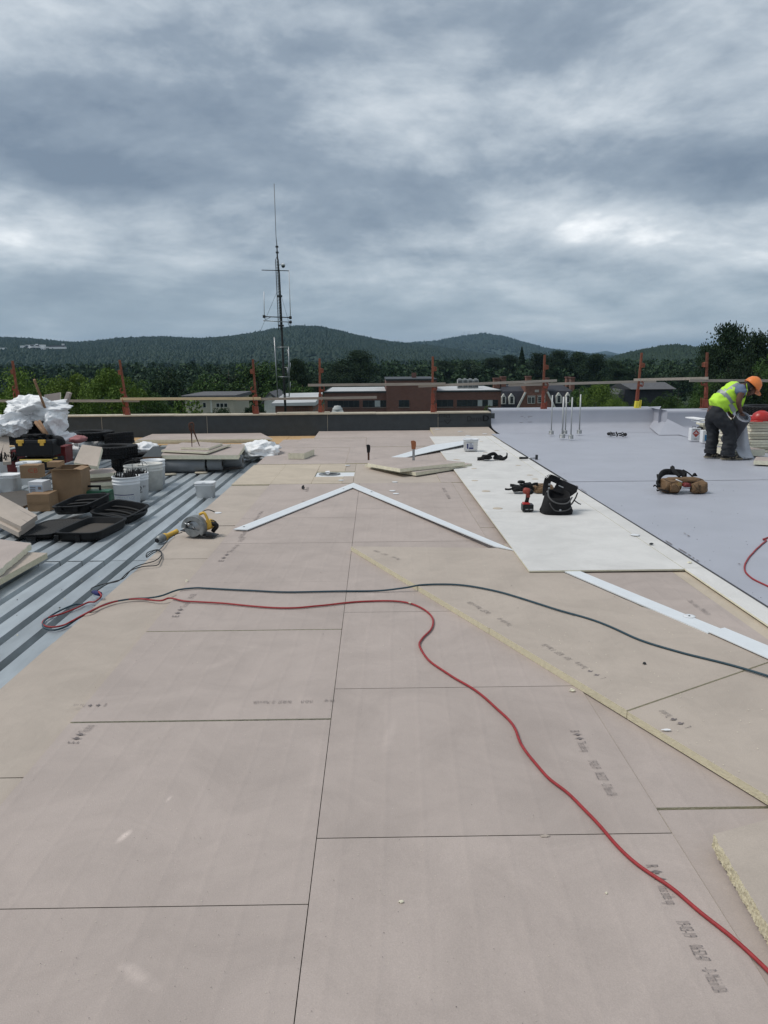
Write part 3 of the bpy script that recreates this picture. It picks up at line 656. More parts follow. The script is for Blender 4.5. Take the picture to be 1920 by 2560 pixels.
# fastener plates and bored spots
def disc(p, r, m, name='fastener_plate', h=.0022, rz=0):
    mb = MB(); mb.lathe([(r, 0), (r * .93, h), (r * .3, h), (r * .2, h * .3)], 16, M=T(p.x, p.y, p.z)); return mb.build(name, m, roof)
for x, y in ((1242, 1125), (1206, 1141), (1203, 1102), (1195, 1097), (1190, 1118), (1238, 1103), (1257, 1099), (1258, 1103), (1213, 1130), (1224, 1136), (1140, 1148), (1145, 1149), (1161, 1168), (1185, 1171), (1187, 1202), (1296, 1163), (1325, 1188), (1338, 1198)):
    p = S(x, y, .04); p.z = zc(p.y) + .001; disc(p, .045, SAND if (x + y) % 3 else TAN, 'bored_spot', .0015)
for x, y in ((1215, 1227), (1244, 1271)):
    p = S(x, y, .05); p.z = zc(p.y) + .001; disc(p, .055, SAND, 'bored_spot', .0015)
for x, y, z in ((869, 1163.5, .01), (853, 1200.5, .01), (987, 1205, .006), (981, 1227, .006), (990, 1234, .006), (656, 1145, .004), (545, 1282, -.012), (1588, 1337, .062)):
    disc(S(x, y, z), .042, WHITE)
for fx, fy in ((1094, 1075.5), (1096, 1089), (1150, 1079), (1170, 1086), (1212, 1083)):
    p = V(fx, fy, YW - .9); t = (YW - 1.6); 
    q = S(fx, fy, .05); q.z = .016 + (.085 - .016) * max(0, min(1, (q.y - (YW - 1.6)) / 1.6)) + .004; disc(q, .06, WHITE)
# membrane
ytopm = YP
def memb_sheet(x0, x1, y0, y1, dz):
    ys_ = list(np.linspace(y0, y1, 24)); mb = MB(); vs = []
    xs2 = list(np.linspace(x0, x1, 30))
    for yy in ys_:
        for xx in xs2: vs.append((xx, yy, zc(yy) + dz + .003 * noise.noise(Vector((xx * .8, yy * .8, 0))) * min(1, (xx - x0) * 2)))
    n = 30; fs = [(j * n + i, j * n + i + 1, (j + 1) * n + i + 1, (j + 1) * n + i) for j in range(23) for i in range(29)]
    mb.add(vs, fs, 0, True)
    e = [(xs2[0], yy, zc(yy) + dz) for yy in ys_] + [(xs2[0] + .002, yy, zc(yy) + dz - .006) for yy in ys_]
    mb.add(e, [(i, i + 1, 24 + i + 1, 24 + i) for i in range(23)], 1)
    return mb.build('membrane_sheet', [MEMB, MEMD], memroof)
memroof = structure('membrane_roof')
ylap = S(1450, 1204.5, .05).y
b = MB(); b.prism(rect(XM + .01, 15, -1, YW - 1.3), -.28, .02); b.build('insulation_core', FOAM, memroof)
memb_sheet(XM, 14, -1, ylap + .08, .006); memb_sheet(XM + .015, 14, ylap, YW - 1.2, .010)
b = MB(); b.tube([(XM - .006, y_, zc(y_) + .004) for y_ in np.linspace(.3, 15.5, 30)], .006, 5); b.build('sheet_edge', MEMD, memroof)
# ------------------------------------------------------------------ parapets
ZT = V(1000, 1033, YP).z + .01
par = thing('parapet_wall', 'low parapet wall faced with dark grey sheathing behind the steel deck and boards', 'parapet', (0, YP, ZD))
b = MB(); b.prism(rect(-14, x1226 + .3, YP + .02, YP + .40), -1, ZT - .03); b.build('core', mat('block', (.2, .19, .18)), par, world=True)
seams = [-14] + [V(x, 1060, YP).x for x in (-160, 255, 518, 819, 1095)] + [x1226 + .1]
for i in range(len(seams) - 1):
    mb = MB(); mb.prism(rect(seams[i] + .004, seams[i + 1] - .004, YP - .012 + .002 * (i % 2), YP + .018), ZD - .02, ZT - .03); mb.build('sheathing_panel', SHEATH, par, world=True)
    sc_ = MB()
    for _ in range(16):
        x = random.uniform(seams[i] + .1, seams[i + 1] - .1); z = random.choice((ZD + .12, ZD + .28, ZT - .1)) + random.uniform(-.01, .01)
        sc_.box((x, YP - .0145, z), (.012, .003, .012))
    sc_.build('screw_heads', DARKM, par, world=True)['kind'] = 'stuff'
    mb = MB(); mb.box((seams[i], YP - .0125, (ZT + ZD) / 2), (.006, .002, ZT - ZD - .03)); mb.build('joint', CAPW, par, world=True)
caps = [-14, V(60, 1036, YP).x, V(435, 1036, YP).x, V(690, 1036, YP).x, V(940, 1036, YP).x, V(1095, 1036, YP).x, x1226]
for i in range(len(caps) - 1):
    mb = MB(); mb.box(((caps[i] + caps[i + 1]) / 2, YP + .19, ZT - .015 + .004 * (i % 2)), (caps[i + 1] - caps[i] - .004, .46, .026)); mb.build('cap_board', CAPW, par, world=True)
mb = MB(); mb.box(((V(693, 1030, YP).x + V(820, 1030, YP).x) / 2, YP + .2, ZT + .012), (1.25, .3, .02)); mb.build('cap_board', CAPW, par, world=True)
tb = MB(); up = Vector((0, 0, 1))
text_on(tb, 'Dens', V(1168, 1053.5, YP - .016), V(1204, 1053, YP - .016), .13, up)
tb.build('printed_lettering', INKB, par, world=True)
tb = MB(); text_on(tb, 'D', V(1207, 1053, YP - .0165), V(1221, 1053, YP - .0165), .14, up); q = V(1207, 1053, YP - .0165)
for dx in (.008, .016): text_on(tb, 'D', V(1207, 1053, YP - .0165) + Vector((dx, 0, 0)), V(1221, 1053, YP - .0165) + Vector((dx, 0, 0)), .14, up)
text_on(tb, 'Deck', V(1124, 1036, YP - .0165), V(1093, 1036, YP - .0165), .09, -up)
text_on(tb, 'DensDeck', V(1112, 1053, YP - .0165), V(1095, 1053, YP - .0165), .028, -up)
a_, b_, c_ = V(1109, 1049.5, YP - .016), V(1129, 1049.5, YP - .016), V(1119, 1060.5, YP - .016)
m_ = (a_ + b_ + c_) / 3
for k in range(3):
    P, Q = ((a_, b_), (b_, c_), (c_, a_))[k]
    tb.add([P, Q, m_ + (Q - m_) * .72, m_ + (P - m_) * .72], [(0, 1, 2, 3)])
tb.build('printed_mark', INKB, par, world=True)['kind'] = 'stuff'
sand_ = MB(); q0 = V(1200, 1068, YW).x
# membrane-clad parapet with the forward step
mp = thing('membrane_parapet', 'low parapet wrapped in lavender grey membrane, stepping forward near the worker', 'parapet', (x1226, YP, 0))
ZM = V(1300, 1023.5, YP).z; XJ = V(1634, 1040, YP).x; YJ = YP - 1.25; XJ2 = V(1668, 1045, YJ).x; XR = 15
ZB = .09
def strip(profile, x0, x1, xo=0):       # profile of (y,z)
    vs = []; n = len(profile); xs3 = np.linspace(x0, x1, 14)
    for i, xx in enumerate(xs3):
        for (yy, z) in profile: vs.append((xx + (0), yy + .006 * noise.noise(Vector((xx * 2, z * 3, 1))), z + .004 * noise.noise(Vector((xx * 1.5, yy, 4)))))
    return vs, [((i) * n + j, (i + 1) * n + j, (i + 1) * n + j + 1, i * n + j + 1) for i in range(13) for j in range(n - 1)]
def prof(Y, zt): return [(Y - 1.3, .035), (Y - .55, .05), (Y - .22, ZB - .01), (Y - .06, ZB + .03), (Y - .012, ZB + .09), (Y - .006, zt - .05), (Y + .0, zt - .008), (Y + .04, zt), (Y + .48, zt + .012), (Y + .52, zt - .02), (Y + .53, zt - .3)]
mb = MB(); vs, fs = strip(prof(YP, ZM), x1226 + .002, XJ + .02); mb.add(vs, fs, 0, True)
e_ = [(x1226 + .002, y_, z_ - .01) for y_, z_ in prof(YP, ZM)]; n = len(e_); mb.build('long_face', MEMB, mp, world=True)
mb = MB(); mb.tube([(x1226 + .004 - (.0 if z_ > .1 else .0), y_ - .004, z_ + .003) for y_, z_ in prof(YP, ZM)[:8]], .007, 5); mb.build('sheet_edge', MEMD, mp, world=True)
mb = MB(); vs, fs = strip(prof(YJ, ZM + .02), XJ2, XR); mb.add(vs, fs, 0, True); mb.build('stepped_face', MEMB, mp, world=True)
mb = MB(); xa, xb = XJ, XJ2       # the return wall between both faces, with its sloped foot
mb.add([(xa, YP, -.05), (xb, YJ, -.05), (xb, YJ, ZM + .02), (xa, YP, ZM), (xb, YJ + .5, ZM + .02), (xa, YP + .5, ZM), (xb + .5, YP + .5, ZM + .01)], [(0, 1, 2, 3), (3, 2, 4, 5), (4, 6, 5)], 0, False)
mb.add([(xa - .20, YP - .3, .07), (xb - .42, YJ - .70, zc(YJ) + .02), (xb, YJ - .005, ZB + .16), (xa + .01, YP - .01, ZB + .12)], [(0, 1, 2, 3)], 0)
mb.add([(xb - .42, YJ - .70, zc(YJ) + .02), (xb + .42, YJ - .72, zc(YJ) + .022), (xb + .002, YJ - .007, ZB + .24)], [(0, 1, 2)], 0)
mb.build('return_face', MEMB, mp, world=True)
mb = MB(); 
for x, y, w_ in ((1305, 1041, 7), (1312, 1044.5, 3), (1322, 1044, 3), (1325, 1041, 12), (1317, 1049, 1.5), (1303, 1056, 8), (1325, 1055, 10)):
    p = V(x, y, YP - .03); k = mpp(p); mb.box(p, (w_ * k, .002, .007))
mb.build('printed_mark', INK, mp, world=True)['kind'] = 'stuff'
# ------------------------------------------------------------------ guard posts and rails
posts = [((31, 902), (50, 1026), 0, YP + .15), ((299, 900), (321, 1038), 0, YP + .12), ((632, 898), (643, 1035), 0, YP + .12), ((799, 896), (800.5, 1033), 0, YP + .12),
         ((1082, 891), (1081, 1031), 0, YP + .12), ((1362, 887), (1356, 1026), 0, YP + .12), ((1604.5, 882), (1590, 1022), 1, YP + .12), ((1768, 881), (1764, 1018), 2, YJ + .2)]
pl = ['leftmost orange guard post, leaning beside the white plastic heap', 'orange guard post left of the tyres, leaning against green trees', 'orange guard post in front of the cream house end', 'upright orange guard post just right of the radio mast',
      'upright orange guard post crossing the brick block with its tall middle part', 'orange guard post in front of the mansard building gable', 'guard post with a yellow foot, leaning right of the roof pipes', 'orange guard post directly left of the bending worker']
for i, (a, b_, kd, Y) in enumerate(posts):
    p1, p0 = V(*a, Y), V(*b_, Y); t = thing('guard_post', pl[i], 'guard post', p0, 0, 'guard posts along the parapet')
    d = (p1 - p0); u = d.normalized(); ln = d.length
    Mx = Matrix.Translation(p0) @ u.to_track_quat('Z', 'Y').to_matrix().to_4x4()
    mb = MB(); mb.box((0, 0, ln * .5 + .05), (.048, .048, ln - .1), M=Mx, bev=.006); mb.build('tube', RUST, t, world=True)
    mb = MB(); mb.box((0, -.01, .09), (.125, .11, .19), M=Mx, bev=.012, taper=.8); mb.box((-.05, -.085, .1), (.018, .02, .22), M=Mx); mb.box((.05, -.085, .1), (.018, .02, .22), M=Mx); mb.box((0, -.03, -.005), (.16, .16, .012), M=Mx)
    mb.build('clamp_foot', YELP if kd == 1 else REDP, t, world=True)
    mb = MB(); mb.box((0, 0, .33), (.070, .07, .26), M=Mx, bev=.01); mb.tube([(.05, -.05, .26), (.09, -.05, .30), (.09, -.05, .40), (.045, -.05, .43)], .012, 6, M=Mx); mb.build('sleeve', REDP, t, world=True)
    mb = MB(); mb.box((0, -.03, ln * .78), (.085, .08, .11), M=Mx, bev=.01); mb.box((-.035, -.08, ln * .78), (.03, .02, .09), M=Mx); mb.build('rail_bracket', RUST, t, world=True)
    mb = MB(); mb.box((0, -.03, ln * .42), (.08, .08, .05), M=Mx); mb.tube([(-.02, -.075, ln * .40), (-.02, -.1, ln * .42), (-.02, -.1, ln * .48), (-.02, -.06, ln * .5)], .012, 6, M=Mx); mb.build('rail_hook', REDP, t, world=True)
rails = [((-40, 1002.5), (348, 1002), GREYW, 'grey rail plank passing behind the heap of white plastic', .03), ((301, 997.5), (652, 996), NEWW, 'fresh yellow rail plank between second and third orange posts', .0),
         ((590, 998.5), (942, 993.5), GREYW, 'grey rail plank crossing in front of the radio mast foot', .05), ((770, 963), (1114, 959.5), GREYW, 'rail plank across the tall middle part of the brick block', .0),
         ((1046, 965.5), (1392, 951.5), GREYW, 'rail plank running from the brick block to the mansard gable', .05), ((1272, 963), (1640, 953), GREYW, 'rail plank running above the group of roof pipes', .1),
         ((1585, 949.5), (1771, 945.5), GREYW, 'short rail plank between the last two posts', .0), ((1724, 951.5), (2050, 952), GREYW, 'rail plank passing behind the worker to the right edge', .05)]
for a, b_, m_, lb, off in rails:
    Y = YP + .04 - .0 + off if a[0] < 1500 else YP - .0 + off
    if a[0] > 1700: Y = YJ + .12 + off
    p, q = V(*a, Y), V(*b_, Y if a[0] != 1585 else YJ + .12)
    mb = MB(); Mx = along(p, q); ln = (q - p).length
    mb.box((0, 0, ln / 2), (.038, .058, ln), M=Matrix.Translation(p) @ (q - p).to_track_quat('Z', 'Y').to_matrix().to_4x4())
    tag(mb.build('rail_plank', m_), lb, 'plank', 'wooden rail planks between the guard posts')
# ------------------------------------------------------------------ haze
hm = bpy.data.materials.new('haze_air'); hm.use_nodes = True; ht = hm.node_tree; ht.nodes.clear()
ho = ht.nodes.new('ShaderNodeOutputMaterial'); hv = ht.nodes.new('ShaderNodeVolumePrincipled'); hv.inputs['Color'].default_value = (.40, .62, .86, 1); hv.inputs['Density'].default_value = 8.5e-5; hv.inputs['Anisotropy'].default_value = .2
ht.links.new(hv.outputs[0], ho.inputs['Volume'])
mb = MB(); mb.box((0, 6000, (ZG - 1 + 230) / 2), (28500, 16200, 230 - ZG + 1)); hzb = mb.build('haze', hm); hzb['kind'] = 'stuff'; hzb['label'] = 'pale bluish haze filling the air towards the hills'
# ------------------------------------------------------------------ buildings beyond
def quadV(mb, x0, x1, y0, y1, Y, dy=.15, mi=0):        # box on the facade plane from pixel rectangle
    a, b_ = V(x0, y1, Y), V(x1, y0, Y); mb.box(((a.x + b_.x) / 2, Y, (a.z + b_.z) / 2), (abs(b_.x - a.x), dy, abs(b_.z - a.z)), mi=mi)
def block(parent, name, x0, x1, ytop, Y, dep, m, zb=ZG):
    a, b_ = V(x0, ytop, Y), V(x1, ytop, Y); mb = MB(); mb.prism(rect(a.x, b_.x, Y, Y + dep), zb, (a.z + b_.z) / 2); return mb.build(name, m, parent, world=True), (a.x, b_.x, (a.z + b_.z) / 2)
Yb = 150.
bb = thing('brick_building', 'long brown brick block with flat white roofs and a taller middle part', 'building', (V(1030, 1000, Yb).x, Yb, ZG))
for nm, x0, x1, yt in (('left_wing', 811, 966, 982), ('right_wing', 1091, 1253, 979.5)):
    o_, (a, b_, z) = block(bb, 'wall', x0, x1, yt, Yb, 24, BRICK)
    mb = MB(); mb.prism(rect(a - .15, b_ + .15, Yb - .2, Yb + 24), z, z + .25); mb.build('roof_edge', DARKM, bb, world=True)
    mb = MB(); mb.prism(rect(a + .3, b_ - .1, Yb + .3, Yb + 23.5), z + .1, z + .32); mb.build('roof', FLATR, bb, world=True)
o_, (a, b_, z) = block(bb, 'wall', 965.5, 1091.5, 951, Yb - .6, 20, BRICK)
mb = MB(); mb.prism(rect(a - .12, b_ + .12, Yb - .75, Yb + 19.5), z, z + .3); mb.build('coping', DARKM, bb, world=True)
mb = MB(); p = V(1035, 940, Yb + 10); mb.box((p.x, Yb + 10, p.z - .3), (.9, .9, 1.9)); mb.build('chimney', BRICK, bb, world=True)
for x0, x1, nl in ((819, 898, 6), (907, 966, 4), (1091, 1133, 3), (1142, 1245, 8), (997, 1023, 2)):
    Y = Yb if x0 != 997 else Yb - .6
    fr = MB(); quadV(fr, x0, x1, 1000 - (x0 - 960) * .006, 1017.5 - (x0 - 960) * .006, Y, .12); wn = fr.build('window', DARKM, bb, world=True)
    for k in range(nl):
        ww = (x1 - x0) / nl; p = MB(); quadV(p, x0 + k * ww + .7, x0 + (k + 1) * ww - .7, 1001 - (x0 - 960) * .006, 1016.5 - (x0 - 960) * .006, Y - .05, .08)
        p.build('pane', BLIND if (x0, k) in ((907, 2), (1142, 4), (1142, 6), (1142, 1), (819, 1)) else GLASSD, wn, world=False) if False else None
        pm = p.build('pane', BLIND if (x0, k) in ((907, 2), (1142, 4), (1142, 6)) else GLASSD, wn, world=True)
    sl_ = MB(); quadV(sl_, x0 - 1, x1 + 1, 1018 - (x0 - 960) * .006, 1019.6 - (x0 - 960) * .006, Y, .3); sl_.build('sill', mat('stone_sill', (.22, .20, .18)), bb, world=True)
Yh = Yb + 9
for i, x in enumerate((1149, 1162, 1175, 1189)):
    p = V(x, 972, Yh); t = thing('cooling_unit', ['leftmost', 'second from left', 'third from left', 'rightmost'][i] + ' of the four grey cooling units on the brick block roof', 'cooling unit', (p.x, Yh, p.z), 0, 'rooftop cooling units')
    k = Yh / F; mb = MB(); mb.box((0, 0, 12.5 * k), (11.5 * k, 1.6, 21 * k)); mb.box((0, 0, .6 * k), (9 * k, 1.4, 1.2 * k)); mb.build('casing', mat('unit_grey', (.33, .35, .34)), t)
    for r_ in range(2):
        mb = MB(); 
        for j in range(5): mb.box(((j - 2) * 1.9 * k, -.82, (7.5 + 9.5 * r_) * k), (1.2 * k, .05, 8 * k))
        mb.build('grille', DARKM, t)
    mb = MB(); mb.lathe([(3.4 * k, 0), (3.4 * k, 2.4 * k), (2.8 * k, 2.6 * k)], 12, M=T(0, 0, 23 * k)); mb.build('fan_cowl', mat('unit_cowl', (.3, .31, .31)), t)
# mansard building
Ym = 170.
mm = thing('mansard_building', 'orange brick building with slate mansard roof, white dormers and paired chimneys', 'building', (V(1355, 1000, Ym).x, Ym, ZG))
def Z7(x, y): return (1200 + x / 4.1475, 860 + y / 4.1475)
x0, x1 = Z7(222, 0)[0], Z7(976, 0)[0]
zs = V(1355, 1021, Ym).z; ze = V(1355, Z7(0, 490)[1], Ym).z; ztp = V(1355, Z7(0, 432)[1], Ym + 5).z
a, b_ = V(x0, 1000, Ym).x, V(x1, 1000, Ym).x
mb = MB(); mb.prism(rect(a, b_, Ym + .3, Ym + 18), ZG, zs - .3); mb.build('wall', BRICKO, mm, world=True)
mb = MB(); mb.add([(a - .2, Ym, zs - .3), (b_ + .2, Ym, zs - .3), (b_ - .2, Ym + 1.2, ze), (a + .2, Ym + 1.2, ze), (b_ - 1, Ym + 6, ztp), (a + 1, Ym + 6, ztp), (b_ - 1, Ym + 14, ztp), (a + 1, Ym + 14, ztp), (b_, Ym + 18, zs), (a, Ym + 18, zs)],
    [(0, 1, 2, 3), (3, 2, 4, 5), (5, 4, 6, 7), (7, 6, 8, 9), (1, 8, 6, 4, 2), (0, 3, 5, 7, 9)]); mb.build('roof', SLATE, mm, world=True)
g_ = [Z7(385, 672), Z7(472, 500), Z7(472, 418), Z7(704, 414), Z7(700, 496), Z7(778, 665)]
gp = [V(x, y, Ym - .5) for x, y in g_]
mb = MB(); n = 6; mb.add([(p.x, Ym - .5, p.z) for p in gp] + [(p.x, Ym + 5, p.z) for p in gp], [list(range(n))[::1], [n + i for i in range(n)][::-1]] + [(i, n + i, n + (i + 1) % n, (i + 1) % n) for i in range(n)]); mb.build('gable', BRICKO, mm, world=True)
for pa, pb in ((g_[0], g_[1]), (g_[5], g_[4])):
    mb = MB(); p, q = V(*pa, Ym - .6), V(*pb, Ym - .6); mb.box((0, 0, (q - p).length / 2), (.5, .35, (q - p).length), M=along(p, q)); mb.build('gable_trim', WTRIM, mm, world=True)
mb = MB(); quadV(mb, *[Z7(v, 0)[0] for v in (568, 610)], *[Z7(0, v)[1] for v in (474, 500)], Ym - .55, .12); mb.build('date_stone', mat('stone_pl', (.38, .36, .33)), mm, world=True)
mb = MB(); quadV(mb, *[Z7(v, 0)[0] for v in (455, 715)], *[Z7(0, v)[1] for v in (407, 418)], Ym - .55, .5); mb.build('gable_coping', WTRIM, mm, world=True)
for (u0, u1, v0, v1) in ((492, 572, 545, 618), (597, 676, 541, 613)):
    xa, xb = Z7(u0, 0)[0], Z7(u1, 0)[0]; ya_, yb_ = Z7(0, v0)[1], Z7(0, v1)[1]
    fr = MB(); quadV(fr, xa, xb, ya_, yb_, Ym - .55, .14); wn = fr.build('window', WTRIM, mm, world=True)
    mx_ = (xa + xb) / 2
    for (c0, c1) in ((xa + 1.3, mx_ - .7), (mx_ + .7, xb - 1.3)):
        for r_ in range(3):
            for q_ in range(2):
                p = MB(); h_ = (yb_ - ya_ - 3) / 3; ww = (c1 - c0) / 2
                quadV(p, c0 + q_ * ww + .25, c0 + (q_ + 1) * ww - .25, ya_ + 1.5 + r_ * h_ + .25, ya_ + 1.5 + (r_ + 1) * h_ - .25, Ym - .63, .06); p.build('pane', GLASSD, wn, world=True)
    mb = MB(); quadV(mb, xa - 1, xb + 1, ya_ - 3, ya_ - .5, Ym - .55, .2); mb.build('lintel', mat('lintel', (.3, .27, .24)), mm, world=True)
for (u0, u1, v0, v1) in ((222, 272, 515, 624), (298, 360, 513, 624), (787, 850, 503, 615), (888, 941, 501, 613)):
    xa, xb = Z7(u0, 0)[0], Z7(u1, 0)[0]; ya_, yb_ = Z7(0, v0)[1], Z7(0, v1)[1]; Yd = Ym - .1
    A, B_ = V(xa, yb_, Yd), V(xb, ya_, Yd); mxx = (A.x + B_.x) / 2; ex = B_.z - .8
    mb = MB(); pts = [(A.x, A.z), (B_.x, A.z), (B_.x, ex), (mxx, B_.z), (A.x, ex)]; n = 5
    mb.add([(x, Yd, z) for x, z in pts] + [(x, Yd + 1.6, z) for x, z in pts], [[0, 1, 2, 3, 4], [9, 8, 7, 6, 5]] + [(i, n + i, n + (i + 1) % n, (i + 1) % n) for i in range(n)]); dm = mb.build('dormer', WTRIM, mm, world=True)
    cx0, cx1 = xa + (xb - xa) * .27, xb - (xb - xa) * .27
    for r_ in range(4):
        for q_ in range(2):
            h_ = (yb_ - ya_ - 10.5) / 4; ww = (cx1 - cx0) / 2; p = MB()
            quadV(p, cx0 + q_ * ww + .2, cx0 + (q_ + 1) * ww - .2, ya_ + 8 + r_ * h_ + .2, ya_ + 8 + (r_ + 1) * h_ - .2, Yd - .03, .08); p.build('pane', GLASSD, dm, world=True)
for (u0, u1, v0, v1, dy) in ((137, 203, 352, 445, 6), (213, 266, 337, 440, 6), (472, 526, 333, 430, 1.5), (664, 709, 350, 420, 1.5), (887, 927, 340, 430, 8), (930, 975, 344, 482, 5)):
    xa, xb = Z7(u0, 0)[0], Z7(u1, 0)[0]; mb = MB(); quadV(mb, xa, xb, Z7(0, v0)[1] + 2, Z7(0, v1)[1] + 3, Ym + dy, 1.6); c = mb.build('chimney', BRICKO, mm, world=True)
    mb = MB(); quadV(mb, xa - .6, xb + .6, Z7(0, v0)[1], Z7(0, v0)[1] + 2.4, Ym + dy, 2.0); mb.build('chimney_cap', BRICK, c, world=True)
# cream house
Yc = 95.
def Z3(x, y): return (300 + x / 3.77, 960 + y / 3.77)
ch = thing('cream_house', 'flat roofed cream house half hidden by bushes, behind the yellow plank', 'house', (V(520, 1020, Yc).x, Yc, ZG))
x0, x1 = Z3(610, 0)[0], Z3(1065, 0)[0]
o_, (a, b_, z) = block(ch, 'wall', x0, x1, Z3(0, 138)[1], Yc, 12, CREAM)
mb = MB(); mb.prism(rect(a - .4, b_ + .4, Yc - .5, Yc + 12.4), z, z + .4); mb.build('roof', GREYR, ch, world=True)
mb = MB(); quadV(mb, Z3(858, 0)[0], Z3(866, 0)[0], Z3(0, 140)[1], Z3(0, 290)[1], Yc, .2); mb.build('downpipe', WTRIM, ch, world=True)
for (u0, u1, v0, v1, nn) in ((630, 698, 170, 213, 2), (780, 812, 172, 226, 1), (905, 1015, 178, 222, 3)):
    fr = MB(); quadV(fr, Z3(u0, 0)[0], Z3(u1, 0)[0], Z3(0, v0)[1], Z3(0, v1)[1], Yc, .1); wn = fr.build('window', WTRIM, ch, world=True)
    for k in range(nn):
        ww = (u1 - u0) / nn; p = MB(); quadV(p, Z3(u0 + k * ww + 5, 0)[0], Z3(u0 + (k + 1) * ww - 5, 0)[0], Z3(0, v0 + 5)[1], Z3(0, v1 - 5)[1], Yc - .04, .08); p.build('pane', GLASSD, wn, world=True)
# low brick shed below the mast, sidings, grey gabled house, roof fan
lw = thing('low_brick_building', 'low brick building with white flat roof at the foot of the radio mast', 'building', (V(735, 1020, 70).x, 70, ZG))
o_, (a, b_, z) = block(lw, 'wall', 688, 781, 1014, 70, 9, BRICKO)
mb = MB(); mb.add([(a - .3, 69.7, z + .25), (b_ + .3, 69.7, z + .3), (b_ + .3, 80, z + .75), (a - .3, 80, z + .7), (a - .3, 69.7, z), (b_ + .3, 69.7, z), (b_ + .3, 80, z), (a - .3, 80, z)], [(0, 1, 2, 3), (4, 5, 1, 0), (5, 6, 2, 1), (7, 4, 0, 3)]); mb.build('roof', FLATR, lw, world=True)
for k in range(7):
    mb = MB(); quadV(mb, 734 + k * 6, 735 + k * 6, 1018, 1040, 69.95, .1); mb.build('pilaster', mat('seam', (.12, .08, .06)), lw, world=True)
gh = thing('white_gabled_house', 'white gabled house with grey shingle roof just left of the mast foot', 'house', (V(680, 1000, 88).x, 88, ZG))
p = [V(660, 1003, 88), V(690, 1003, 88), V(676, 984, 88)]
mb = MB(); mb.prism(rect(p[0].x, p[1].x, 88, 96), ZG, p[0].z); mb.add([(p[0].x, 88, p[0].z), (p[1].x, 88, p[0].z), ((p[0].x + p[1].x) / 2, 88, p[2].z)], [(0, 1, 2)]); mb.build('wall', WTRIM, gh, world=True)
mb = MB(); xm = (p[0].x + p[1].x) / 2
for sx, xx in ((-1, p[0].x - .3), (1, p[1].x + .9)):
    mb.add([(xm, 87.7, p[2].z + .2), (xx, 87.7, p[0].z - .15), (xx, 97, p[0].z - .15), (xm, 97, p[2].z + .2), (xm, 87.7, p[2].z), (xx, 87.7, p[0].z - .35), (xx, 97, p[0].z - .35), (xm, 97, p[2].z)], [(0, 1, 2, 3), (4, 5, 1, 0), (5, 6, 2, 1), (7, 6, 5, 4)])
mb.build('roof', GREYR, gh, world=True)
Yg = 135.
gg = thing('grey_gabled_house', 'dark house with grey shingle roofs half hidden behind flowering trees at right', 'house', (V(1630, 990, Yg).x, Yg, ZG))
def Z8(x, y): return (1500 + x / 3.95, 800 + y / 3.95)
P = [V(*Z8(*q), Yg) for q in ((270, 625), (745, 625), (745, 682), (300, 690), (300, 765))]
mb = MB(); mb.prism(rect(P[0].x, P[1].x, Yg + 1, Yg + 10), ZG, P[3].z); mb.build('wall', SLATE, gg, world=True)
mb = MB(); mb.add([(P[0].x, Yg + 5, P[0].z), (P[1].x, Yg + 5, P[0].z), (P[1].x + .3, Yg, P[2].z), (P[0].x + .8, Yg, P[2].z), (P[0].x, Yg + 10, P[2].z), (P[1].x, Yg + 10, P[2].z)], [(3, 2, 1, 0), (0, 1, 5, 4), (3, 0, 4), (2, 5, 1)]); mb.build('roof', GREYR, gg, world=True)
q = [V(*Z8(*q), Yg - 1) for q in ((180, 735), (235, 735), (245, 686), (215, 684))]
mb = MB(); mb.add([(v.x, Yg - 1, v.z) for v in q] + [(v.x, Yg + 4, v.z) for v in q], [(0, 1, 2, 3), (4, 5, 1, 0), (3, 2, 6, 7), (1, 5, 6, 2), (4, 0, 3, 7)]); mb.build('porch_roof', GREYR, gg, world=True)
fan = thing('roof_fan', 'small white rooftop exhaust hood just behind the parapet, right of the fourth post', 'vent', (V(844, 1034, 24).x, 24, V(844, 1034, 24).z))
k = 24 / F; mb = MB(); mb.box((0, 0, 3 * k), (32 * k, 28 * k, 9 * k), taper=.82); mb.build('curb', DIRTYW, fan); mb = MB(); mb.lathe([(12 * k, 6 * k), (13 * k, 10 * k), (12 * k, 13 * k), (9 * k, 16 * k), (8 * k, 19 * k), (0, 20 * k)], 20); mb.build('cowl', mat('cowl', (.45, .46, .45)), fan)
# annexe roof that carries it
an = thing('vent_shaft', 'brick shaft below the white exhaust hood behind the parapet', 'shaft', (V(800, 1040, 30).x, 24, ZG))
mb = MB(); mb.prism(rect(V(826, 1034, 24).x, V(862, 1034, 24).x, 23.8, 24.2), ZG, V(844, 1036, 24).z - .02); mb.build('wall', BRICK, an, world=True)
